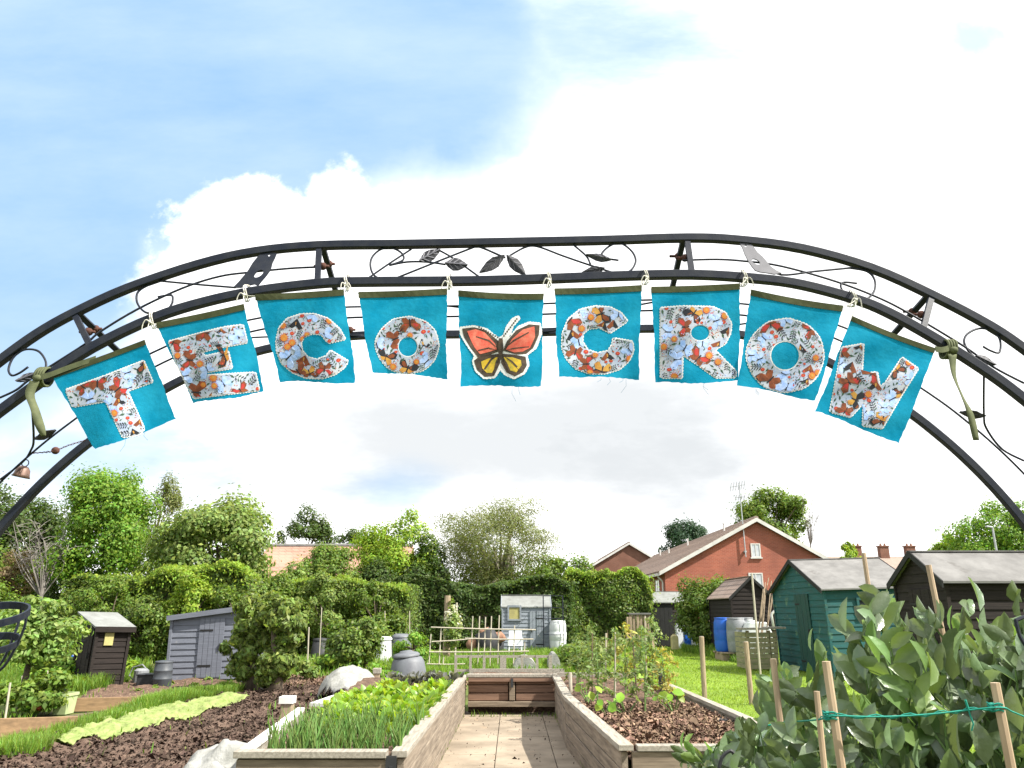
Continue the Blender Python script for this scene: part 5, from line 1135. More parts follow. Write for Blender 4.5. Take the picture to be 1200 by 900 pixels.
# white tank on the drums' right
a, e = at(873, 741, 25.4), at(904, 741, 25.4); zt = at(888, 729, 25.4).z
t = thing('water_tank', 'low white plastic tank behind the slatted compost box, under the drainpipe', 'tank', ((a.x+e.x)/2, 25.6, 0))
b = MB(); b.prism([(a.x, 25.3, 0.0), (e.x, 25.3, 0), (e.x, 25.3, a.z), (e.x-.15, 25.3, zt), (a.x+.15, 25.3, zt), (a.x, 25.3, a.z)], (0, .7, 0)); b.build('body', M['white_plastic'], t, world=True, bevel=.03)
b = MB(); b.lathe([(.14, 0), (.14, .05), (.01, .06)], ((a.x+e.x)/2-.1, 25.65, zt)); b.build('lid', M['white_plastic'], t, world=True)
# slatted compost box
a, e = at(874, 741, 21.8), at(925, 741, 21.8); zt = at(900, 739, 21.8).z
t = thing('compost_box', 'mossy slatted timber compost box with pale boards on top left of the teal shed', 'compost box', (a.x+.5, 21.8, 0))
b = MB(); nb = 7; hh = (zt-.08)/nb
xm = a.x+.62
for k in range(nb):
    z = .04+(k+.5)*hh
    b.box(((a.x+xm)/2, 21.8, z), (xm-a.x-.02, .035, hh-.014)); b.box(((xm+e.x-.35)/2, 21.8, z), (e.x-.35-xm-.02, .035, hh-.014))
    b.box((a.x, 22.35, z), (.035, 1.0, hh-.014))
b.build('slats', M['mossstone'], t, world=True)
b = MB()
for x in (a.x+.05, xm, e.x-.4): b.box((x, 21.845, zt/2), (.08, .05, zt))
b.build('post', M['postwood'], t, world=True)
b = MB(); b.box((a.x+.22, 21.95, zt+.045), (.75, .5, .05)); b.box((xm+.20, 21.98, zt+.07), (.50, .5, .05)); b.build('top_board', M['palewood'], t, world=True, bevel=.005)
# containers by the tarred shed
Yc = 33.6
def jerry(name, label, px, ptop, w, m, capm=None, Y=Yc, group=None, d=.3):
    c = at(px, ptop, Y); W = px2m(w, Y); H = max(.25, c.z); o = thing(name, label, 'container', (c.x, Y, 0))
    b = MB(); b.prism([(-W/2, -d/2, 0), (W/2, -d/2, 0), (W/2, -d/2, H*.82), (W*.30, -d/2, H*.94), (-W*.30, -d/2, H*.94), (-W/2, -d/2, H*.82)], (0, d, 0)); b.build('body', M[m], o, bevel=.03)
    b = MB(); b.lathe([(.07, 0), (.07, H*.06), (.01, H*.06)], (0, 0, H*.94), n=12); b.build('cap', M[capm or m], o)
jerry('plastic_container', 'tall white plastic container beside the tarred shed, behind the blue one', 799, 728, 16, 'white_plastic', Y=34.3)
jerry('plastic_container', 'blue plastic container with black cap in front of the tall white one', 806, 731, 11, 'blue_plastic', 'black_plastic', Y=33.6)
jerry('plastic_container', 'yellowed cream container leaning at the foot of the tarred shed', 790, 743, 8, 'cream_plastic', Y=33.2)
jerry('plastic_container', 'small white canister right of the blue container', 815, 748, 9, 'white_plastic', Y=33.3)
jerry('plastic_container', 'narrow white container half behind the laurel bush', 817, 731, 8, 'white_plastic', Y=34.0)
# propped pallet and old posts left of the tarred shed
Yl = 34.0
t = thing('pallet_screen', 'weathered upright pallet with flat top board beside the tarred shed', 'pallet', (at(752, 757, Yl).x, Yl, 0))
a, e = at(738, 757, Yl), at(764, 757, Yl); zt = at(750, 720, Yl).z; b = MB()
for k in range(6):
    x = a.x+(e.x-a.x)*(k+.5)/6; b.box((x, Yl+.03*(k % 2), zt/2), (.12, .03, zt))
b.build('slats', M['postwood'], t, world=True); b = MB(); b.box(((a.x+e.x)/2, Yl+.15, zt+.03), (e.x-a.x+.05, .4, .06)); b.build('top_board', M['felt'], t, world=True)
for i, (x0, x1, lab) in enumerate(((757, 755, 'grey weathered plank leaning on the pallet, left of three'), (761, 759, 'grey weathered plank leaning on the pallet, middle of three'), (766, 763, 'grey weathered plank leaning on the pallet, right of three'))):
    g = gnd(x0, 759.5); tp = at(x1, 722, g.y+.5); b = MB(); b.bar(g, tp, .10, .035, up=(0, 1, 0)); tag(b.build('plank', M['postwood'], base=True), lab, 'plank')
for i, (px, yt, yb, lab) in enumerate(((735, 723, 762, 'mossy fence post at the right end of the bright hedge'), (711, 742, 764, 'short stick in the grass before the bright hedge'))):
    post(lab, px, yb, px, yt, .05, 'postwood')
# bundle of bean poles by the teal shed
rr = random.Random(8)
for k in range(9):
    a = Vector((7.0+rr.uniform(-.12, .35), 23.4+rr.uniform(-.1, .3), 0)); tp = at(893+rr.uniform(-1, 17), 672+rr.uniform(0, 26), 24.2+rr.uniform(-.2, .4))
    cane('bean_pole', 'thin brown bean pole in the leaning bundle beside the teal shed', a, tp, .014, 'postwood', 'bean pole', 'bundle of bean poles beside the teal shed', nodes=False)

# ------------------------------------------------------------------ things round the cane frame
# low white slatted frame
Yf = 15.6
a, e = at(534, 790, Yf), at(645, 790, Yf); z0, z1 = at(590, 787, Yf).z, at(590, 768, Yf).z
t = thing('slatted_frame', 'low pale timber frame with square openings behind the far bed', 'frame', ((a.x+e.x)/2, Yf, 0))
b = MB(); b.bar((a.x, Yf, z1-.02), (e.x, Yf, z1-.02), .03, .045); b.bar((a.x, Yf, z0+.02), (e.x, Yf, z0+.02), .03, .045); b.build('rail', M['palewood'], t, world=True)
for f, w in ((0.0, .05), (.155, .05), (.30, .05), (.50, .12), (.70, .05), (.86, .05), (1.0, .06)):
    x = a.x+f*(e.x-a.x); b = MB(); b.box((x, Yf-.03, (z1-.0)/2), (w, .025, z1+.01)); b.build('slat', M['palewood'], t, world=True)
# bamboo cane frame
Yk = 21.0
t = thing('cane_frame', 'tall open frame of tied pale canes between the beds and pale blue shed', 'cane frame', (at(570, 770, Yk).x, Yk, 0))
for (x0, y0, x1, y1) in ((505, 735, 628, 738), (506, 752, 558, 748), (545, 748, 625, 749), (503, 764, 620, 763), (500, 778, 545, 778)):
    b = MB(); b.tube([at(x0, y0, Yk), at((x0+x1)/2, (y0+y1)/2+.6, Yk), at(x1, y1, Yk)], .016, n=6); b.build('crossbar', M['palecane'], t, world=True)
for (x, y) in ((505, 743), (517, 735), (554, 722), (562, 722), (569, 723), (576, 722), (585, 721), (603, 733), (615, 752), (520, 770)):
    p = at(x, y, Yk+.03); b = MB(); b.tube([Vector((p.x-.04, Yk+.03, -.05)), p], .016, n=6); b.build('upright', M['palecane'], t, world=True)
# post with white flowering climber
LM['blossom'] = leafmat('white_blossom', (0.66, 0.66, 0.58), island=.15)
g = gnd(525, 776); t = thing('climbing_rose', 'white flowered climber on a thick pale post beside the cane frame', 'climber', (g.x, g.y, 0)); s = px2m(1, g.y)
b = MB(); b.tube([(g.x-2*s, g.y, -.05), (g.x-2*s, g.y, 74*s)], [.13, .10], n=8); b.build('post', M['postwood'], t, world=True)
b = MB(); b.tube([(g.x+8*s, g.y-.1, -.05), (g.x+9*s, g.y-.1, 66*s)], [.035, .03], n=8); b.build('post', M['palecane'], t, world=True)
rng = np.random.default_rng(301); V, F, _ = crown_arrays(rng, (g.x+6*s, g.y-.2, 40*s), (15*s, 12*s, 32*s), 1000, .10, 18, clump=.4, shell=.2); link('foliage', mesh_np('foliage', V-np.array(t.location), F), LM['light'], t)
V, F, _ = crown_arrays(rng, (g.x+6*s, g.y-.28, 44*s), (15*s, 12*s, 30*s), 260, .085, 14, clump=.3, shell=.4); link('blossom', mesh_np('blossom', V-np.array(t.location), F), LM['blossom'], t)
# dark heap with brown sacks
g = gnd(570, 770); s = px2m(1, g.y); t = thing('covered_heap', 'black sheeted heap topped with brown sacks behind the cane frame', 'heap', (g.x, g.y, 0))
b = MB(); b.ball((1*s, -.1, 14*s), 1, n=14, sc=(15*s, 14*s, 19*s)); b.ball((-10*s, .1, 8*s), 1, n=12, sc=(12*s, 10*s, 11*s)); b.ball((8*s, .1, 9*s), 1, n=12, sc=(13*s, 10*s, 12*s))
for i, v in enumerate(b.v): b.v[i] = (v[0]+.05*math.sin(9*v[2]+5*v[0]), v[1], max(-.02, v[2]+.04*math.sin(11*v[0])))
b.build('sheet', M['black_plastic'], t, smooth=True)
for (dx, dz, rx, rz) in ((-1, 27, 8, 6), (14, 21, 8, 7), (-16, 14, 7, 8), (9, 25, 6, 4)):
    b = MB(); b.ball((dx*s, -.12, dz*s), 1, n=12, sc=(rx*s, 6*s, rz*s))
    for i, v in enumerate(b.v): b.v[i] = (v[0]+.03*math.sin(13*v[2]), v[1], v[2]+.03*math.sin(15*v[0]))
    b.build('sack', M['terracotta'], t, smooth=True)
# white garden chair by the shed
g = gnd(604, 772); s = px2m(1, g.y); t = thing('garden_chair', 'white plastic garden chair standing before the pale blue grey shed', 'chair', (g.x, g.y, 0))
w = .24
b = MB(); b.box((0, 0, .42), (.46, .44, .03)); b.build('seat', M['white_plastic'], t, bevel=.01)
b = MB(); b.bar((0, .20, .45), (0, .28, .88), .44, .03, up=(0, 1, 0)); b.build('backrest', M['white_plastic'], t, bevel=.01)
for sx in (-1, 1):
    for sy in (-1, 1): b = MB(); b.bar((sx*.22, sy*.20, 0), (sx*.20, sy*.18, .41), .045); b.build('leg', M['white_plastic'], t)
    b = MB(); b.box((sx*.235, .0, .64), (.05, .44, .03)); b.bar((sx*.235, -.19, .42), (sx*.235, -.19, .63), .04); b.build('arm', M['white_plastic'], t)
# white cloches
for (px, py, w, h, lab) in ((615, 790, 30, 19, 'white low cloche tunnel behind the slatted frame, the wider one'), (650, 788, 15, 21, 'white narrow hooped cloche right of the slatted frame')):
    g = gnd(px, py); s = px2m(1, g.y); b = MB(); n = 12
    for k in range(n):
        a0, a1 = math.pi*k/n, math.pi*(k+1)/n
        p = [(g.x+math.cos(x)*w*s/2, g.y, math.sin(x)*h*s-.01) for x in (a0, a1)]; b.face([p[0], p[1], (p[1][0], p[1][1]+1.2, p[1][2]), (p[0][0], p[0][1]+1.2, p[0][2])])
    b.face([(g.x+math.cos(math.pi*k/n)*w*s/2, g.y, math.sin(math.pi*k/n)*h*s-.01) for k in range(n+1)])
    tag(b.build('cloche', M['fleece'], base=True, solid=.006), lab, 'cloche')
# green wire obelisk over the water butt
g = gnd(652, 768); s = px2m(1, g.y); t = thing('wire_frame', 'thin dark wire plant frame beside the pale blue grey shed', 'plant frame', (g.x-.1, g.y-.4, 0)); b = MB()
H = 66*s
for dx in (-.36, .34):
    for dy in (-.1, .3): b.tube([(dx, dy, -.05), (dx, dy, H)], .012, n=5)
for z in (.35*H, .62*H, .8*H, H): b.tube([(-.36, -.1, z), (.34, -.1, z), (.34, .3, z), (-.36, .3, z), (-.36, -.1, z)], .01, n=5)
b.build('wire', M['iron'], t)
# white stakes on lawn edge etc
for (px, yb, yt, lab) in ((712, 768, 738, 'thin stick among the tall crop beyond the right bed'), (728, 768, 742, 'thinner stick right of it among the tall crop')): cane_g(lab, px, yb, px, yt, .012, 'darkcane', nodes=False)

# ------------------------------------------------------------------ sheets, boards and boxes on the left plots
def sheet(name, label, cat, poly, m, seed, z, amp, res=.06, bulge=None):
    a = np.array(poly); lo, hi = a.min(0), a.max(0); nx, ny = int((hi[0]-lo[0])/res)+2, int((hi[1]-lo[1])/res)+2
    X, Y = np.meshgrid(np.linspace(lo[0], hi[0], nx), np.linspace(lo[1], hi[1], ny)); X = X+.05*hnoise(X, Y, seed+5, 4, 2); Y = Y+.05*hnoise(X, Y, seed+6, 4, 2)
    ok = inside_np(poly, X.ravel(), Y.ravel()).reshape(ny, nx); Z = z+amp*np.abs(hnoise(X, Y, seed, 3.5, 4))+amp*.4*hnoise(X, Y*2.5, seed+2, 6, 2)
    if bulge is not None: Z = Z+bulge(X, Y)
    idx = np.arange(nx*ny).reshape(ny, nx); q = ok[:-1, :-1] & ok[1:, :-1] & ok[:-1, 1:] & ok[1:, 1:]
    F = np.stack([idx[:-1, :-1][q], idx[:-1, 1:][q], idx[1:, 1:][q], idx[1:, :-1][q]], 1); o = link(name, mesh_np(name, np.column_stack([X.ravel(), Y.ravel(), Z.ravel()]), F), M[m], smooth=True)
    bm = bmesh.new(); bm.from_mesh(o.data); bmesh.ops.delete(bm, geom=[v for v in bm.verts if not v.link_faces], context='VERTS'); bm.to_mesh(o.data); bm.free()
    md = o.modifiers.new('solid', 'SOLIDIFY'); md.thickness = .008; return tag(o, label, cat)
sheet('crop_netting', 'crumpled yellow green crop netting spread on the dug soil', 'netting', NETTING, 'mesh_green', 21, .035, .035, res=.03, bulge=lambda X, Y: soil_z(X, Y)*(X > -6.3)+.05*(X <= -6.3))
def bump(cx, cy_, r, h): return lambda X, Y: h*np.clip(1-((X-cx)**2+(Y-cy_)**2)/r**2, 0, 1)**.6
sheet('fleece_sheet', 'rumpled white horticultural fleece beside the front corner of the left bed', 'fleece', [(-2.85, 6.0), (-2.0, 6.0), (-2.0, 7.2), (-2.12, 7.7), (-2.5, 7.55), (-2.95, 6.7)], 'fleece', 22, .10, .17, res=.03, bulge=lambda X, Y: bump(-2.25, 7.0, .5, .34)(X, Y)+bump(-2.6, 6.3, .5, .10)(X, Y))
g = gnd(402, 826); r0 = px2m(36, g.y)
sheet('fleece_dome', 'domed white fleece tunnel held over a crop behind the left bed', 'fleece', [(g.x+math.cos(x*math.pi/12)*r0*1.05, g.y+math.sin(x*math.pi/12)*.8+.5) for x in range(24)], 'fleece', 23, .03, .11, res=.04, bulge=lambda X, Y: .52*np.sqrt(np.clip(1-((X-g.x)/r0)**2-((Y-g.y-.5)/.85)**2, 0, 1)))
b = MB(); b.bar(at(372, 826, 12.3), at(412, 812, 13.6), .25, .05); tag(b.build('board', M['white_paint'], base=True), 'white painted board lying by the left foot of the fleece dome', 'board')
b = MB(); b.bar(gnd(410, 826, .12), gnd(438, 808, .12), .04, .22); tag(b.build('board', M['palewood'], base=True), 'pale edging board along the right foot of the fleece dome', 'board')
b = MB(); a, e = gnd(-20, 868), gnd(88, 862); b.bar(a+Vector((0, 0, .13)), e+Vector((0, 0, .11)), .05, .24); tag(b.build('edging_board', M['orangeboard'], base=True, bevel=.004), 'orange brown timber edging board at the far left front', 'board')
b = MB(); a, e = gnd(80, 834), gnd(160, 832); b.bar(a+Vector((0, 0, .10)), e+Vector((0, 0, .10)), .05, .20); tag(b.build('edging_board', M['orangeboard'], base=True, bevel=.004), 'thinner orange brown edging board behind the netting', 'board')
b = MB(); a, e = gnd(52, 850), gnd(116, 840); b.bar(a+Vector((0, 0, .05)), e+Vector((0, 0, .05)), .14, .05); tag(b.build('plank', M['darkcane'], base=True), 'dark weathered plank between the two orange edging boards', 'plank')
g = gnd(74, 836); t = thing('planter', 'pale green plastic trough planter beside the low dark bush', 'planter', (g.x, g.y, 0)); W = px2m(16, g.y); b = MB()
b.raw([(-W*.42, -.12, 0), (W*.42, -.12, 0), (W*.42, .12, 0), (-W*.42, .12, 0), (-W*.5, -.15, .28), (W*.5, -.15, .28), (W*.5, .15, .28), (-W*.5, .15, .28)], [(0, 3, 2, 1), (0, 1, 5, 4), (1, 2, 6, 5), (2, 3, 7, 6), (3, 0, 4, 7)]); b.build('body', M['pot'], t, solid=.012)
b = MB()
for c, sz in (((0, -.165, .28), (W*1.06, .03, .04)), ((0, .165, .28), (W*1.06, .03, .04)), ((-W*.515, 0, .28), (.03, .30, .04)), ((W*.515, 0, .28), (.03, .30, .04))): b.box(c, sz)
b.build('rim', M['pot'], t)
g = gnd(71, 800); s = px2m(1, g.y)
o = lathe_thing('bucket', 'bright blue bucket under the fruit tree', 'bucket', 71, 792, [(.15, 0), (.16, .02), (.21, .40), (.225, .41), (.225, .43), (.20, .43)], [], 'blue_plastic', 1.0, z=.12)
b = MB(); b.tube([(.21*math.cos(x), .02, .42+.10*math.sin(x)) for x in [math.pi*i/8 for i in range(9)]], .007, n=5); b.build('handle', M['lamp_metal'], o)
g = gnd(71, 792, .12); b = MB(); b.box((g.x, g.y, .04), (.5, .4, .16)); tag(b.build('crate', M['postwood'], base=True, bevel=.01), 'low box under the blue bucket', 'box')
# clutter by the black compost bin
g = gnd(164, 803); t = thing('watering_can', 'grey white watering can left of the black compost bin', 'watering can', (g.x, g.y, 0)); b = MB(); b.lathe([(.15, 0), (.16, .02), (.15, .30), (.10, .34)], n=16); b.build('body', M['pale_grey_plastic'], t)
b = MB(); b.tube([(.13, 0, .06), (.30, 0, .22), (.38, 0, .36)], [.03, .022, .02], n=8); b.build('spout', M['pale_grey_plastic'], t)
b = MB(); b.tube([(-.14, 0, .08), (-.26, 0, .2), (-.2, 0, .36), (0, 0, .42), (.08, 0, .34)], .014, n=6); b.build('handle', M['pale_grey_plastic'], t)
b = MB(); g = gnd(175, 805); b.box((g.x, g.y, .12), (.42, .35, .24)); b.box((g.x, g.y, .25), (.46, .39, .03)); tag(b.build('storage_box', M['black_plastic'], base=True, bevel=.015), 'low black box between the watering can and compost bin', 'box')
b = MB(); g = gnd(22, 802); b.box((g.x-.3, g.y, .62), (1.3, .5, .06))
for dx in (-.8, .25): b.box((g.x+dx, g.y, .3), (.08, .45, .58))
tag(b.build('bench', M['palewood'], base=True, bevel=.006), 'pale weathered plank bench at the far left edge', 'bench')

# black iron fire basket at the left edge
c = at(-16, 722, 3.6)
t = thing('fire_basket', 'black iron basket with banded rim cut off by the left edge', 'basket', (c.x, c.y, 0))
b = MB(); R = .17; n = 32
TILT = Matrix.Translation(c) @ Matrix.Rotation(math.radians(17), 4, 'X') @ Matrix.Translation(-c)
def tilted(mb): mb.v = [tuple(TILT @ Vector(p)) for p in mb.v]; return mb
def band(mb, R0, R1, z0, z1, th):
    for k in range(n):
        a0, a1 = 2*math.pi*k/n, 2*math.pi*(k+1)/n; v = []
        for (r, z) in ((R0, z0), (R1, z1), (R1-th, z1), (R0-th, z0)):
            v.append((c.x+r*math.cos(a0), c.y+r*math.sin(a0), z)); v.append((c.x+r*math.cos(a1), c.y+r*math.sin(a1), z))
        mb.raw(v, [(0, 1, 3, 2), (2, 3, 5, 4), (4, 5, 7, 6), (6, 7, 1, 0)])
band(b, R-.003, R, c.z-.016, c.z+.016, .010); tilted(b).build('rim', M['iron'], t, world=True)
b = MB(); band(b, .125, .132, c.z-.145, c.z-.115, .008); tilted(b).build('lower_band', M['iron'], t, world=True)
for k in range(6):
    a = 2*math.pi*(k+.15)/6; b = MB(); b.tube(catmull([(c.x+r*math.cos(a), c.y+r*math.sin(a), c.z+z) for r, z in ((R-.008, 0), (.158, -.05), (.126, -.13), (.07, -.23), (.0, -.28))], 4), .006, n=6); tilted(b).build('strap', M['iron'], t, world=True)
e = TILT @ (c+Vector((0, 0, -.275)))
b = MB(); b.tube([(e.x, e.y, -.05), tuple(e)], .018, n=10); b.build('pole', M['iron'], t, world=True)
# ------------------------------------------------------------------ broad beans, canes and twine in the right foreground
LM['bean'] = leafmat('broad_bean_leaves', (0.165, 0.232, 0.128), island=0.42, hue=0.02, rough=0.30, spec=0.8, trans=0.33, bump=0.6)
LM['bean_bright'] = leafmat('young_bean_leaves', (0.15, 0.235, 0.075), island=0.25, hue=0.02, rough=0.36, spec=0.5, trans=0.35, bump=0.5)
def bean_mesh(seed, H, L):
    rng = np.random.default_rng(seed); C = []; T = []; NN = []; S = []; b = MB(); sm = []; r = random.Random(seed)
    stem = [Vector((0, 0, -0.03)), Vector((r.uniform(-.02, .02), r.uniform(-.02, .02), H*.4)), Vector((r.uniform(-.05, .05), r.uniform(-.05, .05), H))]
    b.tube(stem, [0.011, 0.010, 0.006], n=4)
    nl = max(6, int(H/0.068)); az = r.uniform(0, 6.28)
    for k in range(nl):
        f = (k+1)/nl; z = H*(0.10+0.92*f); a = az+k*math.pi+r.gauss(0, .5); p = stem[0].lerp(stem[2], min(1, z/H)); el = 0.30+0.85*f*f+r.gauss(0, .2); pl = 0.10*(1.1-.55*f)*r.uniform(.8, 1.3)
        d = Vector((math.cos(a)*math.cos(el), math.sin(a)*math.cos(el), math.sin(el))); side = Vector((-math.sin(a), math.cos(a), 0)); up = d.cross(side)*-1
        e = p+d*pl*2.0; b.tube([p, p+d*pl, e], [0.004, 0.0035, 0.002], n=4)
        for j, (q, s) in enumerate(((1.0, 1), (1.05, -1), (1.75, 1), (1.85, -1), (2.15, .1))[:5 if f < .95 else 3]):
            c0 = p+d*pl*q; ld = (d*0.8+side*s*0.9+Vector((r.gauss(0, .2), r.gauss(0, .2), r.uniform(-.35, .3)))).normalized(); ll = L*r.uniform(.75, 1.2)*(1.0 if f < .8 else .75)
            C.append(c0+ld*ll*.5); T.append(ld); n_ = (up*0.9+Vector((0, 0, .55))-side*s*.3+Vector((r.gauss(0, .45), r.gauss(0, .45), 0))); NN.append(n_); S.append(ll)
    V, F = leaf_arrays(rng, np.array(C), np.array(NN), np.array(S), aspect=0.46, tang=np.array(T), kind='oval', fold=0.27)
    return b.mesh('stem'), mesh_np('foliage', V, F)
bp = []
for s, (H, L) in enumerate(((1.0, .145), (1.0, .152), (1.0, .132), (1.0, .140), (1.0, .136))):
    st, fo = bean_mesh(400+s, 1.32, L); st.materials.append(M['stem_green']); fo.materials.append(LM['bean'] if s != 3 else LM['bean_bright']); fo.polygons.foreach_set('use_smooth', [True]*len(fo.polygons))
    o = thing('broad_bean_plant', None, 'bean plant', (0, 0, 0)); a = bpy.data.objects.new('stem', st); COL.objects.link(a); a.parent = o; c = bpy.data.objects.new('foliage', fo); COL.objects.link(c); c.parent = o; bp.append([o, 0])
beans = [(1040, 692, 2.75), (1000, 712, 2.6), (1085, 694, 2.9), (1122, 722, 3.05), (1168, 696, 2.5), (1192, 692, 2.65), (1212, 706, 2.3), (1142, 742, 2.45), (1062, 742, 2.35), (1102, 758, 2.2), (1184, 770, 2.05), (1022, 768, 2.45), (968, 742, 3.0),
    (935, 775, 2.95), (958, 802, 2.65), (902, 788, 3.25), (862, 852, 3.25), (884, 836, 2.85), (832, 868, 3.35), (808, 880, 3.5), (922, 846, 2.6), (982, 838, 2.3), (1042, 822, 2.1), (852, 884, 2.95), (1152, 800, 2.0), (1110, 812, 1.95), (1225, 752, 2.1), (902, 878, 2.4), (1120, 770, 2.8), (1200, 800, 2.5), (950, 860, 2.9), (1165, 740, 3.2), (1080, 850, 1.9), (1150, 860, 1.85), (870, 880, 2.7), (820, 892, 3.0), (930, 885, 2.1), (1010, 870, 2.0)]
rnd = random.Random(17)
for i, (px, py, Y) in enumerate(beans):
    Y = max(Y, 2.32)+.08; pt = at(px, py, Y); o, used = bp[i % 5]
    if used: o = copy_tree(o)
    bp[i % 5][1] = 1
    o.location = (pt.x+rnd.uniform(-.02, .02), Y, 0.0); o.rotation_euler = (rnd.uniform(-.05, .05), rnd.uniform(-.05, .05), rnd.uniform(0, 6.28)); s = pt.z/1.46; o.scale = (.92, .92, s)
    o['group'] = 'broad bean plants in the right foreground'
    o['label'] = ('tall leafy broad bean plant standing above the green twine in the bean patch' if py < 760 else 'shorter broad bean plant filling the lower front of the bean patch')
def ground_cane(label, px0, py0, px1, py1, Y, r, m):
    a, c = at(px0, py0, Y), at(px1, py1, Y); d = (a-c)/(a.z-c.z); foot = c-d*(c.z+0.05); return cane('bamboo_cane', label, foot, c, r, m, 'cane')
ground_cane('thick bamboo cane tied with twine in front of the beans, tallest of the near pair', 987, 905, 968, 775, 2.02, .0100, 'bamboo')
ground_cane('thin bamboo cane just left of the thick tied cane', 966, 900, 957, 810, 2.08, .0072, 'bamboo')
ground_cane('bamboo cane tied with twine at the right edge of the beans', 1186, 905, 1166, 800, 1.95, .0105, 'bamboo')
ground_cane('bamboo cane at the left side of the bean patch', 920, 895, 906, 772, 2.7, .0100, 'bamboo')
ground_cane('tall brown cane poking above the beans before the teal shed roof', 1024, 730, 1012, 648, 3.1, .0085, 'bamboo')
ground_cane('tall brown cane poking above the beans before the wide brown shed', 1108, 760, 1088, 662, 3.1, .0105, 'bamboo')
tp = [at(*q) for q in ((900, 850, 2.7), (921, 846, 2.66), (940, 845, 2.3), (961, 843, 2.06), (977, 839, 2.0), (1020, 840, 1.985), (1060, 839, 1.98), (1100, 836, 1.97), (1135, 832, 1.96), (1173, 829, 1.93), (1186, 834, 2.0), (1206, 842, 2.1), (1230, 850, 2.2))]
b = MB(); b.tube(catmull(tp, 5), .0022, n=5); b.tube([p+Vector((0, .003, .005*math.sin(i*1.3))) for i, p in enumerate(catmull(tp[3:10], 5))], .0016, n=4)
for q in (4, 9):
    for dz in (-.008, 0, .006): b.tube([tp[q]+Vector((.016*math.cos(x), .022+.016*math.sin(x), dz+.002*math.sin(3*x))) for x in [2*math.pi*i/14 for i in range(15)]], .0022, n=4)
b.tube([tp[8], tp[8]+Vector((.004, -.004, -.03)), tp[8]+Vector((.0, .0, -.045))], .002, n=4); b.tube([tp[8], tp[8]+Vector((-.004, 0, .022))], .003, n=4)
tag(b.build('garden_twine', M['twine'], base=True), 'green twine tied between the bamboo canes in front of the beans', 'twine')
b = MB(); b.tube(catmull([at(*q) for q in ((842, 905, 2.6), (846, 888, 2.6), (856, 880, 2.6), (862, 888, 2.6), (863, 905, 2.6))], 4), .006, n=6)
tag(b.build('hoop', M['black_plastic'], base=True), 'thin black hoop among the low bean leaves', 'hoop')
b = MB(); b.tube(catmull([at(*q) for q in ((1190, 726, 2.2), (1195, 745, 2.2), (1204, 760, 2.2), (1215, 780, 2.2))], 4), .005, n=6); b.tube(catmull([at(*q) for q in ((1190, 727, 2.2), (1205, 722, 2.2), (1222, 724, 2.2))], 4), .005, n=6)
tag(b.build('hoop', M['iron'], base=True), 'black wire hoop above the beans at the right edge', 'hoop')

# ------------------------------------------------------------------ the iron arch: triangular truss of three square rails
YF, DEP, YT = 2.30, 0.50, 2.34
front_px = [(0, 482), (50, 446), (107, 408), (180, 373), (240, 354), (300, 341.5), (372, 332.5), (425, 330.5), (550, 329.5), (637, 327), (715, 324), (811, 322), (890, 327), (940, 334), (1000, 350), (1040, 366), (1096, 397), (1160, 438), (1200, 468)]
top_px = [(0, 423), (43, 392), (87, 367), (150, 338), (233, 310), (300, 295), (374, 288), (470, 286.5), (550, 285), (700, 282), (805, 279), (865, 281.5), (940, 291.5), (1020, 314), (1092, 346), (1160, 382), (1200, 409)]
def extend(pts):
    """carry a traced rail on down to the ground on both sides"""
    def leg(p, q):
        d = (p-q).normalized(); out = []; a = math.atan2(d.z, d.x); s = 1 if d.x > 0 else -1; cur = p.copy(); ang = a; target = -math.pi/2
        if s < 0: ang = a if a < 0 else a-2*math.pi
        for k in range(60):
            dl = .10; w = 0.062
            if s > 0: ang = max(-math.pi/2, ang-w)
            else: ang = min(-math.pi/2, ang+w)
            cur = cur+Vector((math.cos(ang)*dl, 0, math.sin(ang)*dl)); out.append(cur.copy())
            if cur.z < 0: break
        return out
    return list(reversed(leg(pts[0], pts[1])))+pts+leg(pts[-1], pts[-2])
def rail_pts(px, Y): return extend([at(x, y, Y) for x, y in px])
front = catmull(rail_pts(front_px, YF), 4); top = catmull(rail_pts(top_px, YT), 4)
back = [p+Vector((0, DEP, 0)) for p in front]
arch = thing('metal_arch', 'black metal garden arch with scrollwork, leaves and bird cut outs, spanning overhead', 'arch', (front[0].x, YF, 0))
for (nm, pts, r) in (('front_rail', front, .0188), ('top_rail', top, .0180), ('back_rail', back, .0190)):
    b = MB(); b.tube(pts, r, n=4, square=(0, 1, 0)); b.build(nm, M['iron'], arch, world=True, bevel=.002)
def on_front(px, py): 
    """point of the front lattice plane, which leans from the front rail to the top rail"""
    f = interp(front_px, px); t = interp(top_px, px); w = min(1.2, max(-.2, (f-py)/max(4, f-t))); return at(px, py, YF+(YT-YF)*w+.004)
def interp(P, x):
    P = sorted(P)
    for i in range(len(P)-1):
        if x <= P[i+1][0]: break
    (x0, y0), (x1, y1) = P[i], P[i+1]; return y0+(y1-y0)*(x-x0)/(x1-x0)
fx = np.array([p.x for p in front]); fz = np.array([p.z for p in front])
def rail_z(x): return float(np.interp(x, fx[10:-10], fz[10:-10]))
def on_under(px, py):
    lo, hi = 2.05, 3.1
    def g(Y): p = at(px, py, Y); return p.z-rail_z(p.x)
    a, c = g(lo), g(hi)
    for _ in range(40):
        m = (lo+hi)/2
        if (g(m) > 0) == (g(hi) > 0): hi = m
        else: lo = m
    return at(px, py, min(max((lo+hi)/2, YF), YF+DEP))
RODR = .0036
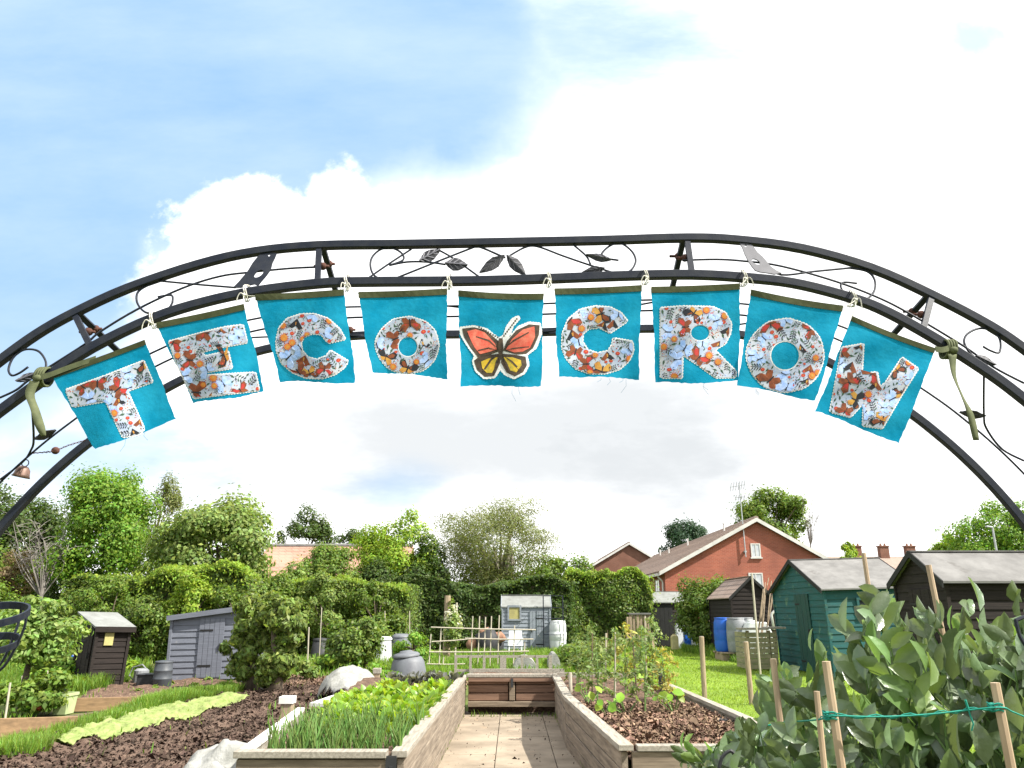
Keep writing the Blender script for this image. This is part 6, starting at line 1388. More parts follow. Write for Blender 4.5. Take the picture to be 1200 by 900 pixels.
def rod(pts, fn, name='scroll', r=RODR, smooth=5):
    P = [fn(*p) for p in pts]; b = MB(); b.tube(catmull(P, smooth) if len(P) > 2 else P, r, n=6); return b.build(name, M['iron'], arch, world=True, smooth=True)
for pts in ([(33, 430), (23, 437), (14, 440), (10, 433), (15.5, 419), (28, 410), (44, 411), (53, 422), (53, 433), (45, 445)],
    [(0, 466), (19, 457), (33, 446), (53, 433), (100, 403), (117, 389), (160, 363), (213, 338), (257, 324), (294, 319), (340, 314.5), (371, 313)],
    [(202, 355), (201, 346), (185, 348)], [(202, 355), (195, 363), (174, 367), (163, 359), (160, 348), (165, 339), (185, 329)], [(185, 329), (227, 333), (276, 337)],
    [(456, 311), (472, 305), (471, 297), (460, 291), (447, 292), (437, 300), (434, 310), (437, 321), (445, 327)], [(430, 327), (456, 309), (482, 292)], [(464, 326), (552, 291), (562, 289.5), (585, 299), (592, 302)],
    [(456, 311), (477, 307), (500, 307), (522, 310)], [(512, 292), (530, 302), (561, 324)], [(595, 301), (615, 290), (630, 289), (660, 300), (695, 312), (720, 320)],
    [(672, 287), (687, 300), (692, 310)], [(725, 305), (707, 302), (706, 296), (715, 288), (727, 285), (740, 294), (745, 305), (741, 315), (734, 320)],
    [(800, 305), (840, 304), (872, 306), (916, 312), (980, 330), (1032, 350), (1072, 371), (1130, 406), (1164, 430), (1200, 449)], [(898, 311), (916, 322), (955, 318), (996, 314)],
    [(1004, 332), (988, 331), (986, 338), (996, 348), (1012, 352), (1024, 342), (1025, 328), (1016, 318), (996, 314)],
    [(1152, 406), (1161, 411), (1171, 413), (1172, 399), (1164, 388), (1147, 385), (1133, 392), (1130, 402), (1137, 414), (1144, 420)]):
    rod(pts, on_front)
for pts in ([(37, 468), (39.5, 514), (36, 528), (26, 542), (0, 562)],
    [(1153, 440), (1153, 485), (1156, 502), (1174, 526), (1200, 540)]):
    rod(pts, on_under)
def under(i, f): return front[i]+Vector((0, DEP*f, -.004))
def idx_at(px, f): return min((i for i, p in enumerate(front) if p.z > 1.2), key=lambda i: abs(front[i].x-(px-600)/FPX*(YF+DEP*f)*1.085))
i0, i1 = idx_at(-70, .6), idx_at(1270, .6)
b = MB(); b.tube([under(i, .60) for i in range(i0, i1)], RODR, n=6); b.build('scroll', M['iron'], arch, world=True, smooth=True)
i0, i1 = idx_at(120, .5), idx_at(1060, .5); n_ = i1-i0
b = MB(); b.tube([under(i0+k, .60-.20*min(1, k/6, (n_-1-k)/6)) for k in range(n_)], RODR, n=6); b.build('scroll', M['iron'], arch, world=True, smooth=True)
for f0, f1, a_, c_ in ((.60, .98, 240, 420), (.40, .98, 520, 640), (.98, .40, 640, 780), (.98, .60, 790, 930)):
    k0, k1 = idx_at(a_, .6), idx_at(c_, .6); b = MB(); b.tube([under(k, f0+(f1-f0)*(.5-.5*math.cos(math.pi*(k-k0)/max(1, k1-k0)))) for k in range(k0, k1+1)], RODR, n=6); b.build('scroll', M['iron'], arch, world=True, smooth=True)
def leaf_px(fn, base, tip, wpx, m='leafiron', vein=True):
    bx, by = base; tx, ty = tip; dx, dy = tx-bx, ty-by; L = math.hypot(dx, dy); nx, ny = -dy/L, dx/L; b = MB(); rowsL, rowsR, mid = [], [], []
    for s, w in ((0, .04), (.15, .55), (.35, 1), (.6, .92), (.82, .5), (1, .03)):
        x, y = bx+dx*s, by+dy*s; mid.append(fn(x, y)+Vector((0, -.006, 0))); rowsL.append(fn(x+nx*w*wpx/2, y+ny*w*wpx/2)); rowsR.append(fn(x-nx*w*wpx/2, y-ny*w*wpx/2))
    for i in range(5): b.face([rowsL[i], mid[i], mid[i+1], rowsL[i+1]]); b.face([mid[i], rowsR[i], rowsR[i+1], mid[i+1]])
    if vein:
        for i in range(1, 5):
            for R in (rowsL, rowsR): b.tube([mid[i-1]+Vector((0, -.002, 0)), R[i]*.85+mid[i]*.15+Vector((0, -.002, 0))], .0008, n=3, mi=1)
        b.tube([p+Vector((0, -.002, 0)) for p in mid], .0012, n=3, mi=1)
    return b.build('leaf', [M[m], M['steel']], arch, world=True, solid=.003)
leaf_px(on_front, (492, 306), (516, 293), 13); leaf_px(on_front, (522, 309), (548, 311), 15); leaf_px(on_front, (591, 300), (562, 320), 13); leaf_px(on_front, (594, 300), (616, 323), 13)
leaf_px(on_front, (716, 305), (687, 299), 9); leaf_px(on_front, (708, 315), (682, 320), 10); leaf_px(on_front, (20, 447), (46, 437), 9); leaf_px(on_front, (1143, 417), (1166, 428), 9)
leaf_px(on_under, (41, 515), (66, 504), 9); leaf_px(on_under, (1154, 488), (1124, 483), 9)
# struts with rusty beads
def near(rail, px, Y):
    x = at(px[0], px[1], Y).x; return min(rail, key=lambda p: abs(p.x-x)+(0 if p.z > 1.9 else 9))
for (tx, ty), (bx, by) in (((89, 366), (106, 408)), ((375, 288), (372, 332)), ((806, 279), (812, 322)), ((1091, 346), (1077, 386))):
    t_, f_ = near(top, (tx, ty), YT), near(front, (bx, by), YF); r_ = f_+Vector((0, DEP, 0)); sg = 1 if tx < 600 else -1
    b = MB(); b.bar(t_, f_, .018, .012, up=(0, 1, 0)); b.build('strut', M['iron'], arch, world=True)
    b = MB(); b.bar(t_+Vector((.01*sg, .01, 0)), r_, .018, .012, up=(0, 1, 0)); so = b.build('strut', M['iron'], arch, world=True)
    for f, q in ((.16, r_), (.50, f_), (.9, r_)):
        p = t_.lerp(q, f)+Vector((.012*sg, .014, 0)); b = MB(); b.ball(p, .013, n=10); b.tube([p-Vector((.03, 0, 0)), p+Vector((.02, 0, 0))], .005, n=6); b.build('bead', M['rust'], arch, world=True, smooth=True)
# bird cut outs
def bird(outline, hole, eye, m, label):
    P = [on_front(x, y) for x, y in outline]; q = [(x, y) for x, y in outline]; hh = [hole[0]+0, hole[1]+0]
    pts = [Vector((x, y)) for x, y in outline]; hp = [Vector((hole[0]+hole[2]*math.cos(a)*math.cos(hole[4])-hole[3]*math.sin(a)*math.sin(hole[4]), hole[1]+hole[2]*math.cos(a)*math.sin(hole[4])+hole[3]*math.sin(a)*math.cos(hole[4]))) for a in [2*math.pi*i/14 for i in range(14)]]
    ep = [Vector((eye[0]+1.4*math.cos(a), eye[1]+1.4*math.sin(a))) for a in [2*math.pi*i/8 for i in range(8)]]
    allp = pts+hp+ep; n = len(pts); ed = [(i, (i+1) % n) for i in range(n)]+[(n+i, n+(i+1) % 14) for i in range(14)]+[(n+14+i, n+14+(i+1) % 8) for i in range(8)]
    V, E, F, *_ = mgeo.delaunay_2d_cdt(allp, ed, [], 0, 1e-4); b = MB()
    for f in F:
        c = sum((V[i] for i in f), Vector((0, 0)))/len(f)
        if inside(outline, c.x, c.y) and not inside(hp, c.x, c.y) and not inside(ep, c.x, c.y): b.face([on_front(*V[i])+Vector((0, -.006, 0)) for i in f])
    o = b.build('bird_plate', M[m], arch, world=True, solid=.004); o['label'] = label
bird([(306, 298), (311, 296), (318, 297), (325, 298), (323, 303), (320, 309), (318, 317), (313, 324), (307, 331), (303, 336), (299, 334), (290, 336), (283, 338), (274, 338), (280, 332), (286, 325), (291, 319), (297, 309)], (304, 322, 6.5, 3.2, -.6), (316, 300.5), 'iron', 'dark bird shaped plate left of the middle')
bird([(866, 286), (870, 285), (878, 286), (883, 291), (887, 297), (893, 302), (898, 308), (902, 313), (909, 318), (915, 321), (907, 322.5), (898, 321), (890, 320), (884, 318), (880, 313), (876, 307), (872, 299), (869, 291)], (885, 308, 5.5, 2.6, .5), (873, 289.5), 'steel', 'bright grey bird shaped plate right of the middle')
# bell and bead chain hung on the left underside
c = on_under(29, 546); t = thing('bell', 'small tarnished copper bell hanging at the left of the arch', 'bell', c)
b = MB(); b.lathe([(.004, 0), (.014, -.003), (.022, -.014), (.025, -.03), (.029, -.040), (.026, -.040), (.021, -.028), (.012, -.010)], (0, 0, 0), n=18)
o = b.build('body', M['copper'], t, smooth=True); o.rotation_euler = (0, .18, 0)
b = MB(); b.tube([(0, 0, -.012), (.004, 0, -.035)], .003, n=6); b.ball((.004, 0, -.036), .006); b.build('clapper', M['rust'], t); b = MB(); b.tube([(.012*math.cos(x), 0, .010+.012*math.sin(x)) for x in [2*math.pi*i/12 for i in range(13)]], .002, n=5); b.build('loop', M['iron'], t)
b = MB(); P = catmull([on_under(38, 531), at(52, 530, 2.55), at(65, 528, 2.6), at(80, 522, 2.66), at(100, 516, 2.72)], 6)
for i in range(0, len(P)-1):
    m = (P[i]+P[i+1])/2; d = (P[i+1]-P[i]); a = d.normalized().orthogonal() if i % 2 else Vector((0, 1, 0)); b.tube([m+d*.62*math.cos(x)+a.normalized()*.0045*math.sin(x) for x in [2*math.pi*k/8 for k in range(9)]], .0010, n=4)
t = thing('bead_chain', 'thin chain with one rusty bead strung below the first flag', 'chain', P[0]); b.build('chain', M['rust'], t, world=True); b = MB(); b.ball(P[12], .013, n=12); b.build('bead', M['rust'], t, world=True, smooth=True)

# ------------------------------------------------------------------ bunting flags
flags = []
def z3(pts, k, ox, oy): return [(ox+x/k, oy+y/k) for x, y in pts]
def ell(cx, cy_, rx, ry, n=30, jit=0): return [(cx+rx*math.cos(2*math.pi*i/n)*(1+jit*math.sin(i*5.3)), cy_+ry*math.sin(2*math.pi*i/n)*(1+jit*math.cos(i*4.1))) for i in range(n)]
Tl = z3([(232, 590), (372, 540), (505, 488), (537, 562), (448, 594), (508, 728), (490, 748), (432, 757), (400, 690), (372, 630), (255, 650)], 3, 0, 260)
El = z3([(180, 525), (350, 480), (420, 463), (505, 452), (524, 530), (400, 552), (322, 572), (340, 590), (440, 568), (458, 642), (335, 662), (350, 674), (560, 662), (577, 740), (430, 757), (290, 775), (240, 680), (205, 600)], 3.75, 150, 260)
Cl = z3([(955, 515), (930, 470), (880, 425), (820, 405), (760, 405), (700, 425), (665, 465), (652, 520), (655, 570), (675, 620), (720, 660), (780, 685), (850, 688), (910, 670), (950, 640), (968, 612), (890, 565), (870, 590), (830, 605), (790, 595), (765, 565), (760, 530), (775, 505), (810, 490), (850, 495), (880, 532)], 3.75, 150, 260)
Ol = (z3(ell(310, 578, 147, 132, 34, .02), 4, 400, 260), z3(ell(312, 585, 47, 48, 22), 4, 400, 260))
C2 = z3([(382, 465), (350, 425), (300, 400), (230, 395), (160, 410), (105, 455), (78, 520), (75, 590), (95, 640), (135, 685), (200, 710), (280, 710), (345, 690), (390, 650), (410, 605), (405, 560), (315, 545), (310, 575), (290, 605), (240, 615), (195, 600), (170, 560), (172, 525), (200, 500), (250, 495), (300, 520)], 4, 640, 260)
Rl = (z3([(537, 403), (640, 395), (780, 398), (840, 425), (868, 475), (865, 520), (840, 570), (790, 600), (845, 655), (890, 700), (888, 728), (795, 730), (715, 672), (640, 622), (637, 732), (537, 730)], 4, 640, 260), z3(ell(722, 520, 46, 38, 20), 4, 640, 260))
O2 = (z3(ell(201, 391, 113, 107, 34, .015), 2.5, 840, 260), z3(ell(200, 392, 44, 44, 22), 2.5, 840, 260))
Wl = z3([(367, 368), (430, 357), (425, 445), (470, 440), (478, 485), (495, 470), (543, 397), (590, 430), (540, 510), (485, 605), (428, 597), (430, 530), (392, 572), (332, 556), (350, 460)], 2.5, 840, 260)
FL = [('T', [(60, 440), (170, 400), (207, 492), (112, 527)], (Tl, None), 'first turquoise flag with a floral letter T, at the left end of the bunting'),
      ('E', [(183, 380), (286, 358), (310, 459), (228, 473)], (El, None), 'turquoise flag with a floral letter E'),
      ('C', [(299, 347), (403, 341), (417, 448), (329, 448)], (Cl, None), 'turquoise flag with a floral letter C hanging between the E and O flags'),
      ('O', [(420, 344), (524, 340), (523, 444), (435, 435)], Ol, 'turquoise flag with a floral letter O hanging just left of the butterfly flag'),
      ('B', [(537, 342), (637, 346), (634, 452), (540, 453)], None, 'middle turquoise flag with a red and yellow butterfly'),
      ('C', [(650, 340), (752, 336), (748, 445), (654, 440)], (C2, None), 'turquoise flag with a floral letter C hanging just right of the butterfly flag'),
      ('R', [(763, 338), (867, 334), (866, 447), (769, 449)], Rl, 'turquoise flag with a floral letter R'),
      ('O', [(880, 341), (988, 360), (956, 469), (864, 452)], O2, 'turquoise flag with a floral letter O hanging between the R and W flags'),
      ('W', [(998, 372), (1096, 410), (1054, 519), (956, 482)], (Wl, None), 'last turquoise flag with a floral letter W, at the right end of the bunting')]
PRINT = ['print', 'p_orange', 'p_red', 'p_brown', 'p_black', 'p_green', 'p_blue', 'p_yellow']
def motif(kind, cx, cy_, s, a, rnd):
    """little printed figures: list of (polygon, material index)"""
    ca, sa = math.cos(a), math.sin(a); R = lambda pts: [(cx+s*(x*ca-y*sa), cy_+s*(x*sa+y*ca)) for x, y in pts]; out = []
    if kind == 'butterfly' or kind == 'bluefly':
        m, e = ((2, 3) if rnd.random() < .6 else (3, 4)) if kind == 'butterfly' else (6, 6)
        for sx in (-1, 1):
            out.append((R([(0, -.1), (sx*.55, -.75), (sx*1.0, -.6), (sx*.95, -.15), (sx*.5, .1), (0, .05)]), e))
            out.append((R([(sx*.06, -.12), (sx*.55, -.58), (sx*.80, -.48), (sx*.72, -.18), (sx*.42, .0)]), m))
            out.append((R([(0, 0), (sx*.6, .1), (sx*.75, .5), (sx*.4, .75), (0, .25)]), (3 if m == 2 else 7) if m != 6 else 6))
        out.append((R([(-.07, -.35), (.07, -.35), (.06, .45), (-.06, .45)]), 4))
    elif kind == 'sun':
        n = 14
        for i in range(n):
            t = 2*math.pi*i/n; out.append((R([(.45*math.cos(t-.2), .45*math.sin(t-.2)), (.95*math.cos(t), .95*math.sin(t)), (.45*math.cos(t+.2), .45*math.sin(t+.2))]), 2))
        out.append((R(ell(0, 0, .58, .58, 12)), 1)); out.append((R(ell(0, 0, .28, .28, 8)), 7))
    elif kind == 'sprig':
        out.append((R([(-.04, -.9), (.04, -.9), (.04, .9), (-.04, .9)]), 4))
        for k in range(4):
            for sx in (-1, 1): y = -.7+.4*k; out.append((R([(0, y+.15), (sx*.4, y-.18), (sx*.55, y-.1), (sx*.3, y+.12)]), 4 if rnd.random() < .6 else 5))
    elif kind == 'poppy':
        out.append((R(ell(0, -.2, .55, .45, 10)), 2)); out.append((R(ell(0, -.25, .2, .15, 6)), 1)); out.append((R([(-.04, .2), (.04, .2), (.06, 1), (-.02, 1)]), 5)); out.append((R([(0, .6), (.4, .3), (.45, .5)]), 5))
    elif kind == 'dots':
        for k in range(5): out.append((R(ell(rnd.uniform(-.9, .9), rnd.uniform(-.9, .9), .16, .16, 6)), rnd.choice((4, 6, 2, 1))))
    elif kind == 'moth':
        for sx in (-1, 1): out.append((R([(0, -.5), (sx*.85, .55), (sx*.4, .75), (0, .4)]), 4 if rnd.random() < .5 else 3))
        out.append((R([(-.12, -.1), (.12, -.1), (.08, .3), (-.08, .3)]), 7))
    elif kind == 'leaf': out.append((R([(0, -.7), (.28, -.1), (0, .7), (-.28, -.1)]), 5)); out.append((R([(-.03, -.6), (.03, -.6), (.03, .95), (-.03, .95)]), 4))
    return out
def fill(outer, holes, step):
    """triangulate a 2-D outline with interior points so that it can follow the cloth"""
    loops = [outer]+holes; pts = []; ed = []
    for L in loops:
        D = []
        for i in range(len(L)):
            a, c = L[i], L[(i+1) % len(L)]; n = max(1, int(math.hypot(c[0]-a[0], c[1]-a[1])/step))
            D += [(a[0]+(c[0]-a[0])*k/n, a[1]+(c[1]-a[1])*k/n) for k in range(n)]
        k0 = len(pts); pts += D; ed += [(k0+i, k0+(i+1) % len(D)) for i in range(len(D))]
    xs = [p[0] for p in outer]; ys = [p[1] for p in outer]; x = min(xs)
    while x < max(xs):
        y = min(ys)
        while y < max(ys):
            if inside(outer, x, y) and not any(inside(h, x, y) for h in holes): pts.append((x+.01*y % .3, y))
            y += step
        x += step
    V, E, F, *_ = mgeo.delaunay_2d_cdt([Vector(p) for p in pts], ed, [], 0, 1e-4); out = []
    for f in F:
        c = sum((V[i] for i in f), Vector((0, 0)))/len(f)
        if inside(outer, c.x, c.y) and not any(inside(h, c.x, c.y) for h in holes): out.append([tuple(V[i]) for i in f])
    return out
def inset(poly, d):
    """move an outline outwards by d with a scalloped edge"""
    area = sum(poly[i][0]*poly[(i+1) % len(poly)][1]-poly[(i+1) % len(poly)][0]*poly[i][1] for i in range(len(poly))); s = 1 if area > 0 else -1; D = []
    for i in range(len(poly)):
        a, c = poly[i], poly[(i+1) % len(poly)]; L = math.hypot(c[0]-a[0], c[1]-a[1]); n = max(1, round(L/1.7)); nx, ny = (c[1]-a[1])/max(L, 1e-6)*s, -(c[0]-a[0])/max(L, 1e-6)*s
        for k in range(n): w = d*(.45+.55*(k % 2)); D.append((a[0]+(c[0]-a[0])*k/n+nx*w, a[1]+(c[1]-a[1])*k/n+ny*w))
    return D
YFL = 2.262
for fi, (letter, Q, shape, label) in enumerate(FL):
    rnd = random.Random(500+fi); (x0, y0), (x1, y1), (x2, y2), (x3, y3) = Q
    root = thing('bunting_flag', label, 'flag', at((x0+x1)/2, (y0+y1)/2, YFL)-Vector((0, 0, .28)), group='turquoise flags of the bunting')
    ph = rnd.uniform(0, 6.28); xm, ym = (x0+x1)/2, (y0+y1)/2; ux, uy = (x1-x0), (y1-y0); Lw = math.hypot(ux, uy); ux /= Lw; uy /= Lw
    def uv(px, py): dx, dy = px-xm, py-ym; return (dx*ux+dy*uy)/Lw, (-dx*uy+dy*ux)/Lw
    tilt = rnd.uniform(-.010, .012)
    def cloth(px, py, off=0.0):
        u, v = uv(px, py); w = .013*max(v, 0)*math.sin(5.2*u+ph)+.006*math.sin(9*u+3*v+ph*2)*max(v, 0)**.5+.006*math.sin(3.0*v+ph)*u+tilt*v*u*1.5+.0025*math.sin(14*v+6*u+ph)
        return at(px, py, YFL+w-off)
    # the cloth: ragged lower and side edges
    n = 26; b = MB(); grid = []
    for j in range(n+1):
        v = j/n; row = []
        for i in range(n+1):
            u = i/n; ax, ay = x0+(x1-x0)*u, y0+(y1-y0)*u+1.6*math.sin(math.pi*u)*(1 if fi in (4, 7, 8) else .4); bx, by = x3+(x2-x3)*u, y3+(y2-y3)*u
            x, y = ax+(bx-ax)*v, ay+(by-ay)*v
            if i in (0, n): x += rnd.uniform(-.5, .5)+1.2*math.sin(v*7+ph)*v
            if j == n: y += rnd.uniform(-.6, .6)+1.2*math.sin(u*6+ph)
            row.append(cloth(x, y))
        grid.append(row)
    for j in range(n):
        for i in range(n): b.face([grid[j][i], grid[j][i+1], grid[j+1][i+1], grid[j+1][i]])
    me = b.mesh('cloth'); bm = bmesh.new(); bm.from_mesh(me); bmesh.ops.remove_doubles(bm, verts=bm.verts, dist=1e-5); bm.to_mesh(me); bm.free(); me.transform(Matrix.Translation(-Vector(root.location)))
    o = link('cloth', me, M['cloth'], root, smooth=True)
    # hem
    b = MB(); wv = 5.2 if fi not in (0, 8) else 4; gx = [i/12 for i in range(13)]
    for i in range(12):
        f = []
        for (u, d) in ((gx[i], -2.0), (gx[i+1], -2.0), (gx[i+1], wv), (gx[i], wv)):
            px, py = x0+(x1-x0)*u, y0+(y1-y0)*u+1.6*math.sin(math.pi*u)*(1 if fi in (4, 7, 8) else .4); f.append(cloth(px-uy*d, py+ux*d, .0022))
        b.face(f)
    b.build('hem', M['hem'], root, world=True, solid=.0012)
    # frayed threads
    b = MB()
    for k in range(rnd.randint(2, 4)):
        u = rnd.uniform(.1, .9); p = (x3+(x2-x3)*u, y3+(y2-y3)*u); L = rnd.uniform(4, 20); b.tube([cloth(*p), cloth(p[0]+rnd.uniform(-3, 3), p[1]+L*.5), cloth(p[0]+rnd.uniform(-7, 7), p[1]+L)], .00045, n=3)
    b.build('loose_thread', M['cloth'], root, world=True)
    def patch_mesh(name, outer, holes, off, mats, mi=0, step=4.0):
        b = MB()
        for f in fill(outer, holes, step): b.face([cloth(x, y, off) for x, y in f], mi)
        return b
    if shape is not None:
        outer, hole = shape; holes = [hole] if hole else []
        b = patch_mesh('letter_edging', inset(outer, 1.5), [inset(list(reversed(h)), -0.0) and [(h[0][0]+(x-h[0][0])*1.0, y) for x, y in h] and [((sum(q[0] for q in h)/len(h))+(x-(sum(q[0] for q in h)/len(h)))*.93, (sum(q[1] for q in h)/len(h))+(y-(sum(q[1] for q in h)/len(h)))*.93) for x, y in h] for h in holes], .0012, None)
        b.build('letter_edging', M['stitch'], root, world=True, smooth=True)
        b = patch_mesh('letter', outer, holes, .0020, None)
        xs = [p[0] for p in outer]; ys = [p[1] for p in outer]; placed = []
        ins = lambda x, y: inside(outer, x, y) and not any(inside(h, x, y) for h in holes)
        kinds = ['butterfly']*5+['sun']*2+['bluefly']*4+['moth']*3+['poppy']*2+['sprig']*7+['leaf']*7+['dots']*5
        size = {'butterfly': 12.5, 'bluefly': 11, 'sun': 6.4, 'moth': 9.0, 'poppy': 5.0, 'sprig': 7.0, 'leaf': 4.6, 'dots': 4.0}; order = ['butterfly', 'bluefly', 'sun', 'butterfly', 'moth', 'poppy', 'bluefly', 'butterfly']
        for k in range(4200):
            kd = order[len(placed)] if len(placed) < len(order) and k < 700 else (rnd.choice(kinds) if k < 1500 else rnd.choice(('poppy', 'leaf', 'dots', 'dots', 'leaf', 'sprig', 'moth'))); s = size[kd]*rnd.uniform(.8, 1.15)*(1 if k < 1500 else .75)
            x, y = rnd.uniform(min(xs), max(xs)), rnd.uniform(min(ys), max(ys))
            if not ins(x, y) or any(math.hypot(x-px, y-py) < (s+ps)*.58 for px, py, ps in placed): continue
            placed.append((x, y, s))
            for li, (poly, mi) in enumerate(motif(kd, x, y, s, rnd.uniform(-.6, .6) if kd in ('poppy', 'moth') else rnd.uniform(0, 6.28), rnd)):
                if not all(ins(*p) for p in poly):
                    poly = [p if ins(*p) else (lambda c, p: next(((c[0]+(p[0]-c[0])*t, c[1]+(p[1]-c[1])*t) for t in (.8, .6, .4, .2) if ins(c[0]+(p[0]-c[0])*t, c[1]+(p[1]-c[1])*t)), c))((x, y), p) for p in poly]
                b.face([cloth(px, py, .0024+.00010*li) for px, py in poly], mi)
        o = b.build('letter', [M[q] for q in PRINT], root, world=True)
        o['label'] = 'letter %s cut from white cotton printed with butterflies and flowers' % letter
    else:
        z = lambda pts: z3(pts, 4, 400, 260)
        outl = z([(555, 495), (620, 487), (680, 500), (715, 528), (740, 545), (762, 530), (775, 490), (800, 455), (828, 440), (838, 452), (805, 490), (788, 540), (830, 490), (880, 470), (932, 475), (940, 520), (915, 590), (870, 625), (880, 670), (860, 710), (810, 735), (768, 718), (745, 692), (720, 730), (670, 735), (630, 700), (615, 655), (625, 628), (590, 580), (560, 530)])
        MATS = ['stitch', 'b_dark', 'b_red', 'b_yellow']
        b = patch_mesh('motif', inset(outl, 1.0), [], .0020, None)
        def add(pts, mi, off, step=4):
            for f in fill(z(pts), [], step): b.face([cloth(x, y, off) for x, y in f], mi)
        add([(566, 500), (622, 494), (676, 507), (738, 560), (744, 604), (700, 622), (640, 634), (605, 590), (575, 540)], 1, .0026); add([(758, 604), (775, 560), (820, 508), (880, 480), (930, 484), (926, 530), (900, 590), (868, 618), (820, 622)], 1, .0026)
        add([(590, 512), (630, 503), (672, 518), (722, 572), (728, 598), (690, 610), (650, 620), (625, 590), (605, 550)], 2, .0031); add([(772, 598), (800, 550), (850, 505), (905, 490), (908, 540), (885, 590), (850, 608), (810, 612)], 2, .0031)
        add([(622, 650), (650, 628), (742, 618), (745, 660), (716, 722), (672, 726), (636, 694)], 1, .0026); add([(752, 618), (810, 622), (864, 632), (870, 672), (852, 704), (812, 724), (774, 706), (748, 660)], 1, .0026)
        add([(655, 655), (690, 640), (735, 634), (728, 668), (706, 708), (682, 708), (660, 685)], 3, .0031); add([(762, 634), (800, 634), (842, 648), (845, 672), (820, 706), (790, 696), (766, 660)], 3, .0031)
        for pts in ([(738, 622), (700, 640), (660, 700), (668, 703), (706, 648)], [(738, 626), (722, 660), (712, 715), (718, 715), (732, 660)], [(756, 626), (800, 650), (840, 692), (834, 698), (794, 656)], [(756, 628), (776, 660), (800, 714), (794, 716), (768, 664)],
                    [(740, 600), (690, 560), (630, 540), (632, 535), (694, 553)], [(738, 604), (690, 594), (640, 606), (640, 600), (690, 588)], [(762, 596), (810, 560), (880, 520), (878, 515), (806, 553)], [(764, 602), (810, 596), (880, 588), (880, 583), (808, 590)]): add(pts, 1, .0035, 6)
        add([(738, 545), (756, 545), (760, 590), (752, 640), (744, 650), (738, 640), (734, 590)], 1, .0038, 3)
        for (sx, sy, ex, ey) in ((758, 540, 826, 450), (738, 545, 640, 490)):
            for k in range(9):
                f = (k+.5)/9; x = sx+(ex-sx)*f; y = sy+(ey-sy)*f; add([(x-4, y-3), (x+3, y-5), (x+4, y+3), (x-3, y+4)], 1, .0036, 6)
        o = b.build('butterfly_patch', [M[q] for q in MATS], root, world=True); o['label'] = 'red and yellow butterfly patch with white stitched edge and dotted antenna'
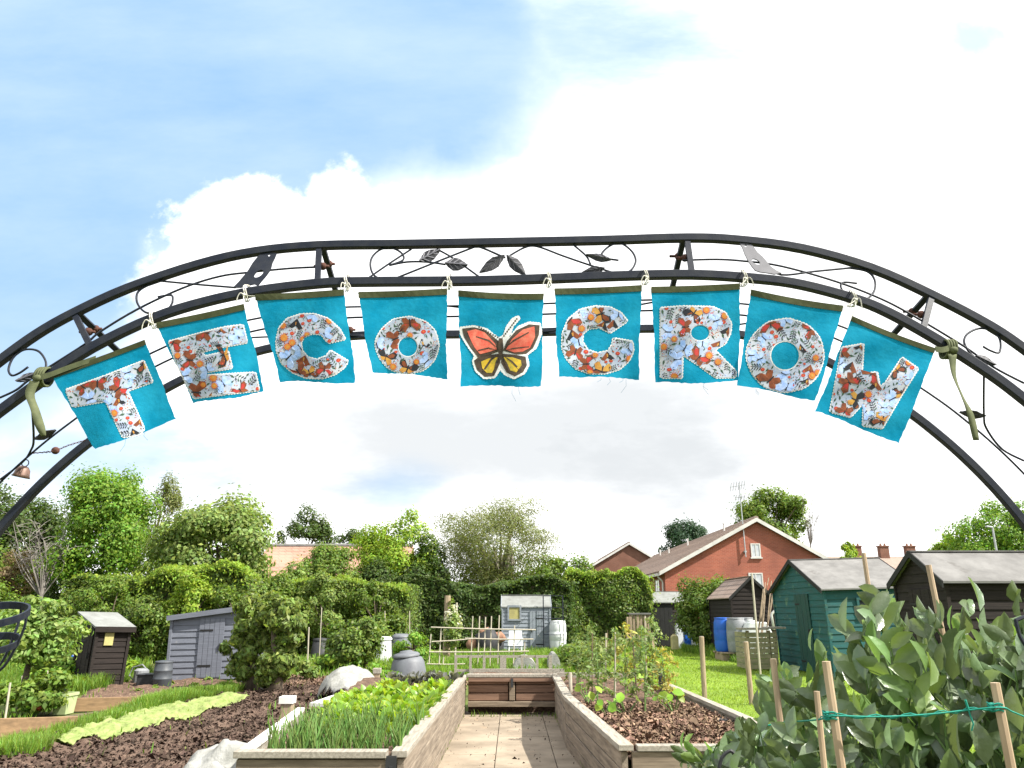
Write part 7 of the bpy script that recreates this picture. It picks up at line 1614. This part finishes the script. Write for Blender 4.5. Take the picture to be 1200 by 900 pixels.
# white string ties on the front rail between the flags
ties = [(181, 375, (170, 400), (183, 380)), (290, 344, (286, 358), (299, 347)), (407, 332, (403, 341), (420, 344)), (526, 330, (524, 340), (537, 342)), (643, 327, (637, 346), (650, 340)), (756, 324, (752, 336), (763, 338)), (871, 326, (867, 334), (880, 341)), (998, 350, (988, 360), (998, 372))]
tl = ['between the T and E flags', 'between the E and first C flags', 'between the first C and O flags', 'just left of the butterfly flag', 'just right of the butterfly flag', 'between the second C and R flags', 'between the R and second O flags', 'between the second O and W flags']
for i, (px, py, a_, c_) in enumerate(ties):
    rnd = random.Random(40+i); p = at(px, py, YF); o = thing('string_tie', 'white string tied round the arch rail '+tl[i], 'string', p-Vector((0, .035, .04)), group='white string ties of the bunting'); b = MB(); h = .027
    for dx in (-.003, .003): b.tube([p+Vector((dx+.004*math.sin(q*2), h*math.cos(q)*1.02, h*math.sin(q)*1.0)) for q in [2*math.pi*k/16 for k in range(17)]], .0019, n=5)
    k_ = p+Vector((0, -.029, -.016)); b.ball(k_, .0052, n=8); e = [at(*a_, YFL), at(*c_, YFL)]
    for q in e: b.tube(catmull([k_, k_.lerp(q, .5)+Vector((0, -.004, -.003)), q], 4), .0016, n=5)
    b.build('loop', M['string'], o, world=True); b = MB(); sg = -1 if rnd.random() < .5 else 1
    b.tube(catmull([k_, k_+Vector((sg*.010, -.006, .003)), k_+Vector((sg*.018, -.004, -.010)), k_+Vector((sg*.021, 0, -.026))], 4), .0016, n=5)
    if i in (2, 3, 6, 7): b.tube(catmull([k_, k_+Vector((-sg*.010, -.006, .002)), k_+Vector((-sg*.013, -.004, -.030))], 4), .0016, n=5)
    b.build('loose_end', M['string'], o, world=True)
# olive ribbon tails at both ends
def ribbon(label, path, w, knot, line):
    P = [at(x, y, Y) for x, y, Y in path]; o = thing('ribbon_tail', label, 'ribbon', P[-1]); b = MB(); C = catmull(P, 5)
    for i in range(len(C)-1):
        def ed(k):
            tw = .9*math.sin(k*.16+.2); d = Vector((math.cos(tw), math.sin(tw)*.8, 0))*w/2*(1-.55*max(0, (k/len(C)-.7)/.3)); return C[k]-d, C[k]+d
        a, c = ed(i), ed(i+1); b.face([a[0], a[1], c[1], c[0]])
    b.build('tail', M['ribbon'], o, world=True, solid=.0012, smooth=True, weld=True)
    k_ = at(*knot); b = MB(); b.ball(k_, .012, n=10, sc=(1.1, .7, .9)); h = .028; c = k_+Vector((0, .030, .012))
    for dx in (-.012, -.004, .004, .012): b.tube([c+Vector((dx+.004*math.sin(q), h*math.cos(q)*1.02, h*math.sin(q)*1.02)) for q in [2*math.pi*k/16 for k in range(17)]], .0042, n=5)
    b.build('knot', M['ribbon'], o, world=True, smooth=True)
    Q = catmull([at(*q) for q in line], 5); b = MB()
    for i in range(len(Q)-1): b.face([Q[i]-Vector((0, 0, .009)), Q[i]+Vector((0, 0, .009)), Q[i+1]+Vector((0, 0, .009)), Q[i+1]-Vector((0, 0, .009))])
    b.build('band', M['ribbon'], o, world=True, solid=.0012, weld=True)
ribbon('olive ribbon knotted at the left end of the bunting with a hanging tail', [(41, 446, 2.26), (35, 462, 2.255), (41, 480, 2.25), (47, 500, 2.25), (51, 511, 2.255)], .028, (44, 443, 2.262), [(44, 442, 2.262), (56, 440, 2.258), (80, 431, 2.258), (112, 420, 2.258)])
ribbon('olive ribbon knotted at the right end of the bunting with a long twisted tail', [(1116, 415, 2.26), (1118, 440, 2.255), (1128, 465, 2.25), (1137, 485, 2.25), (1144, 516, 2.255)], .030, (1118, 410, 2.262), [(1096, 409, 2.258), (1104, 410, 2.258), (1112, 408, 2.262)])
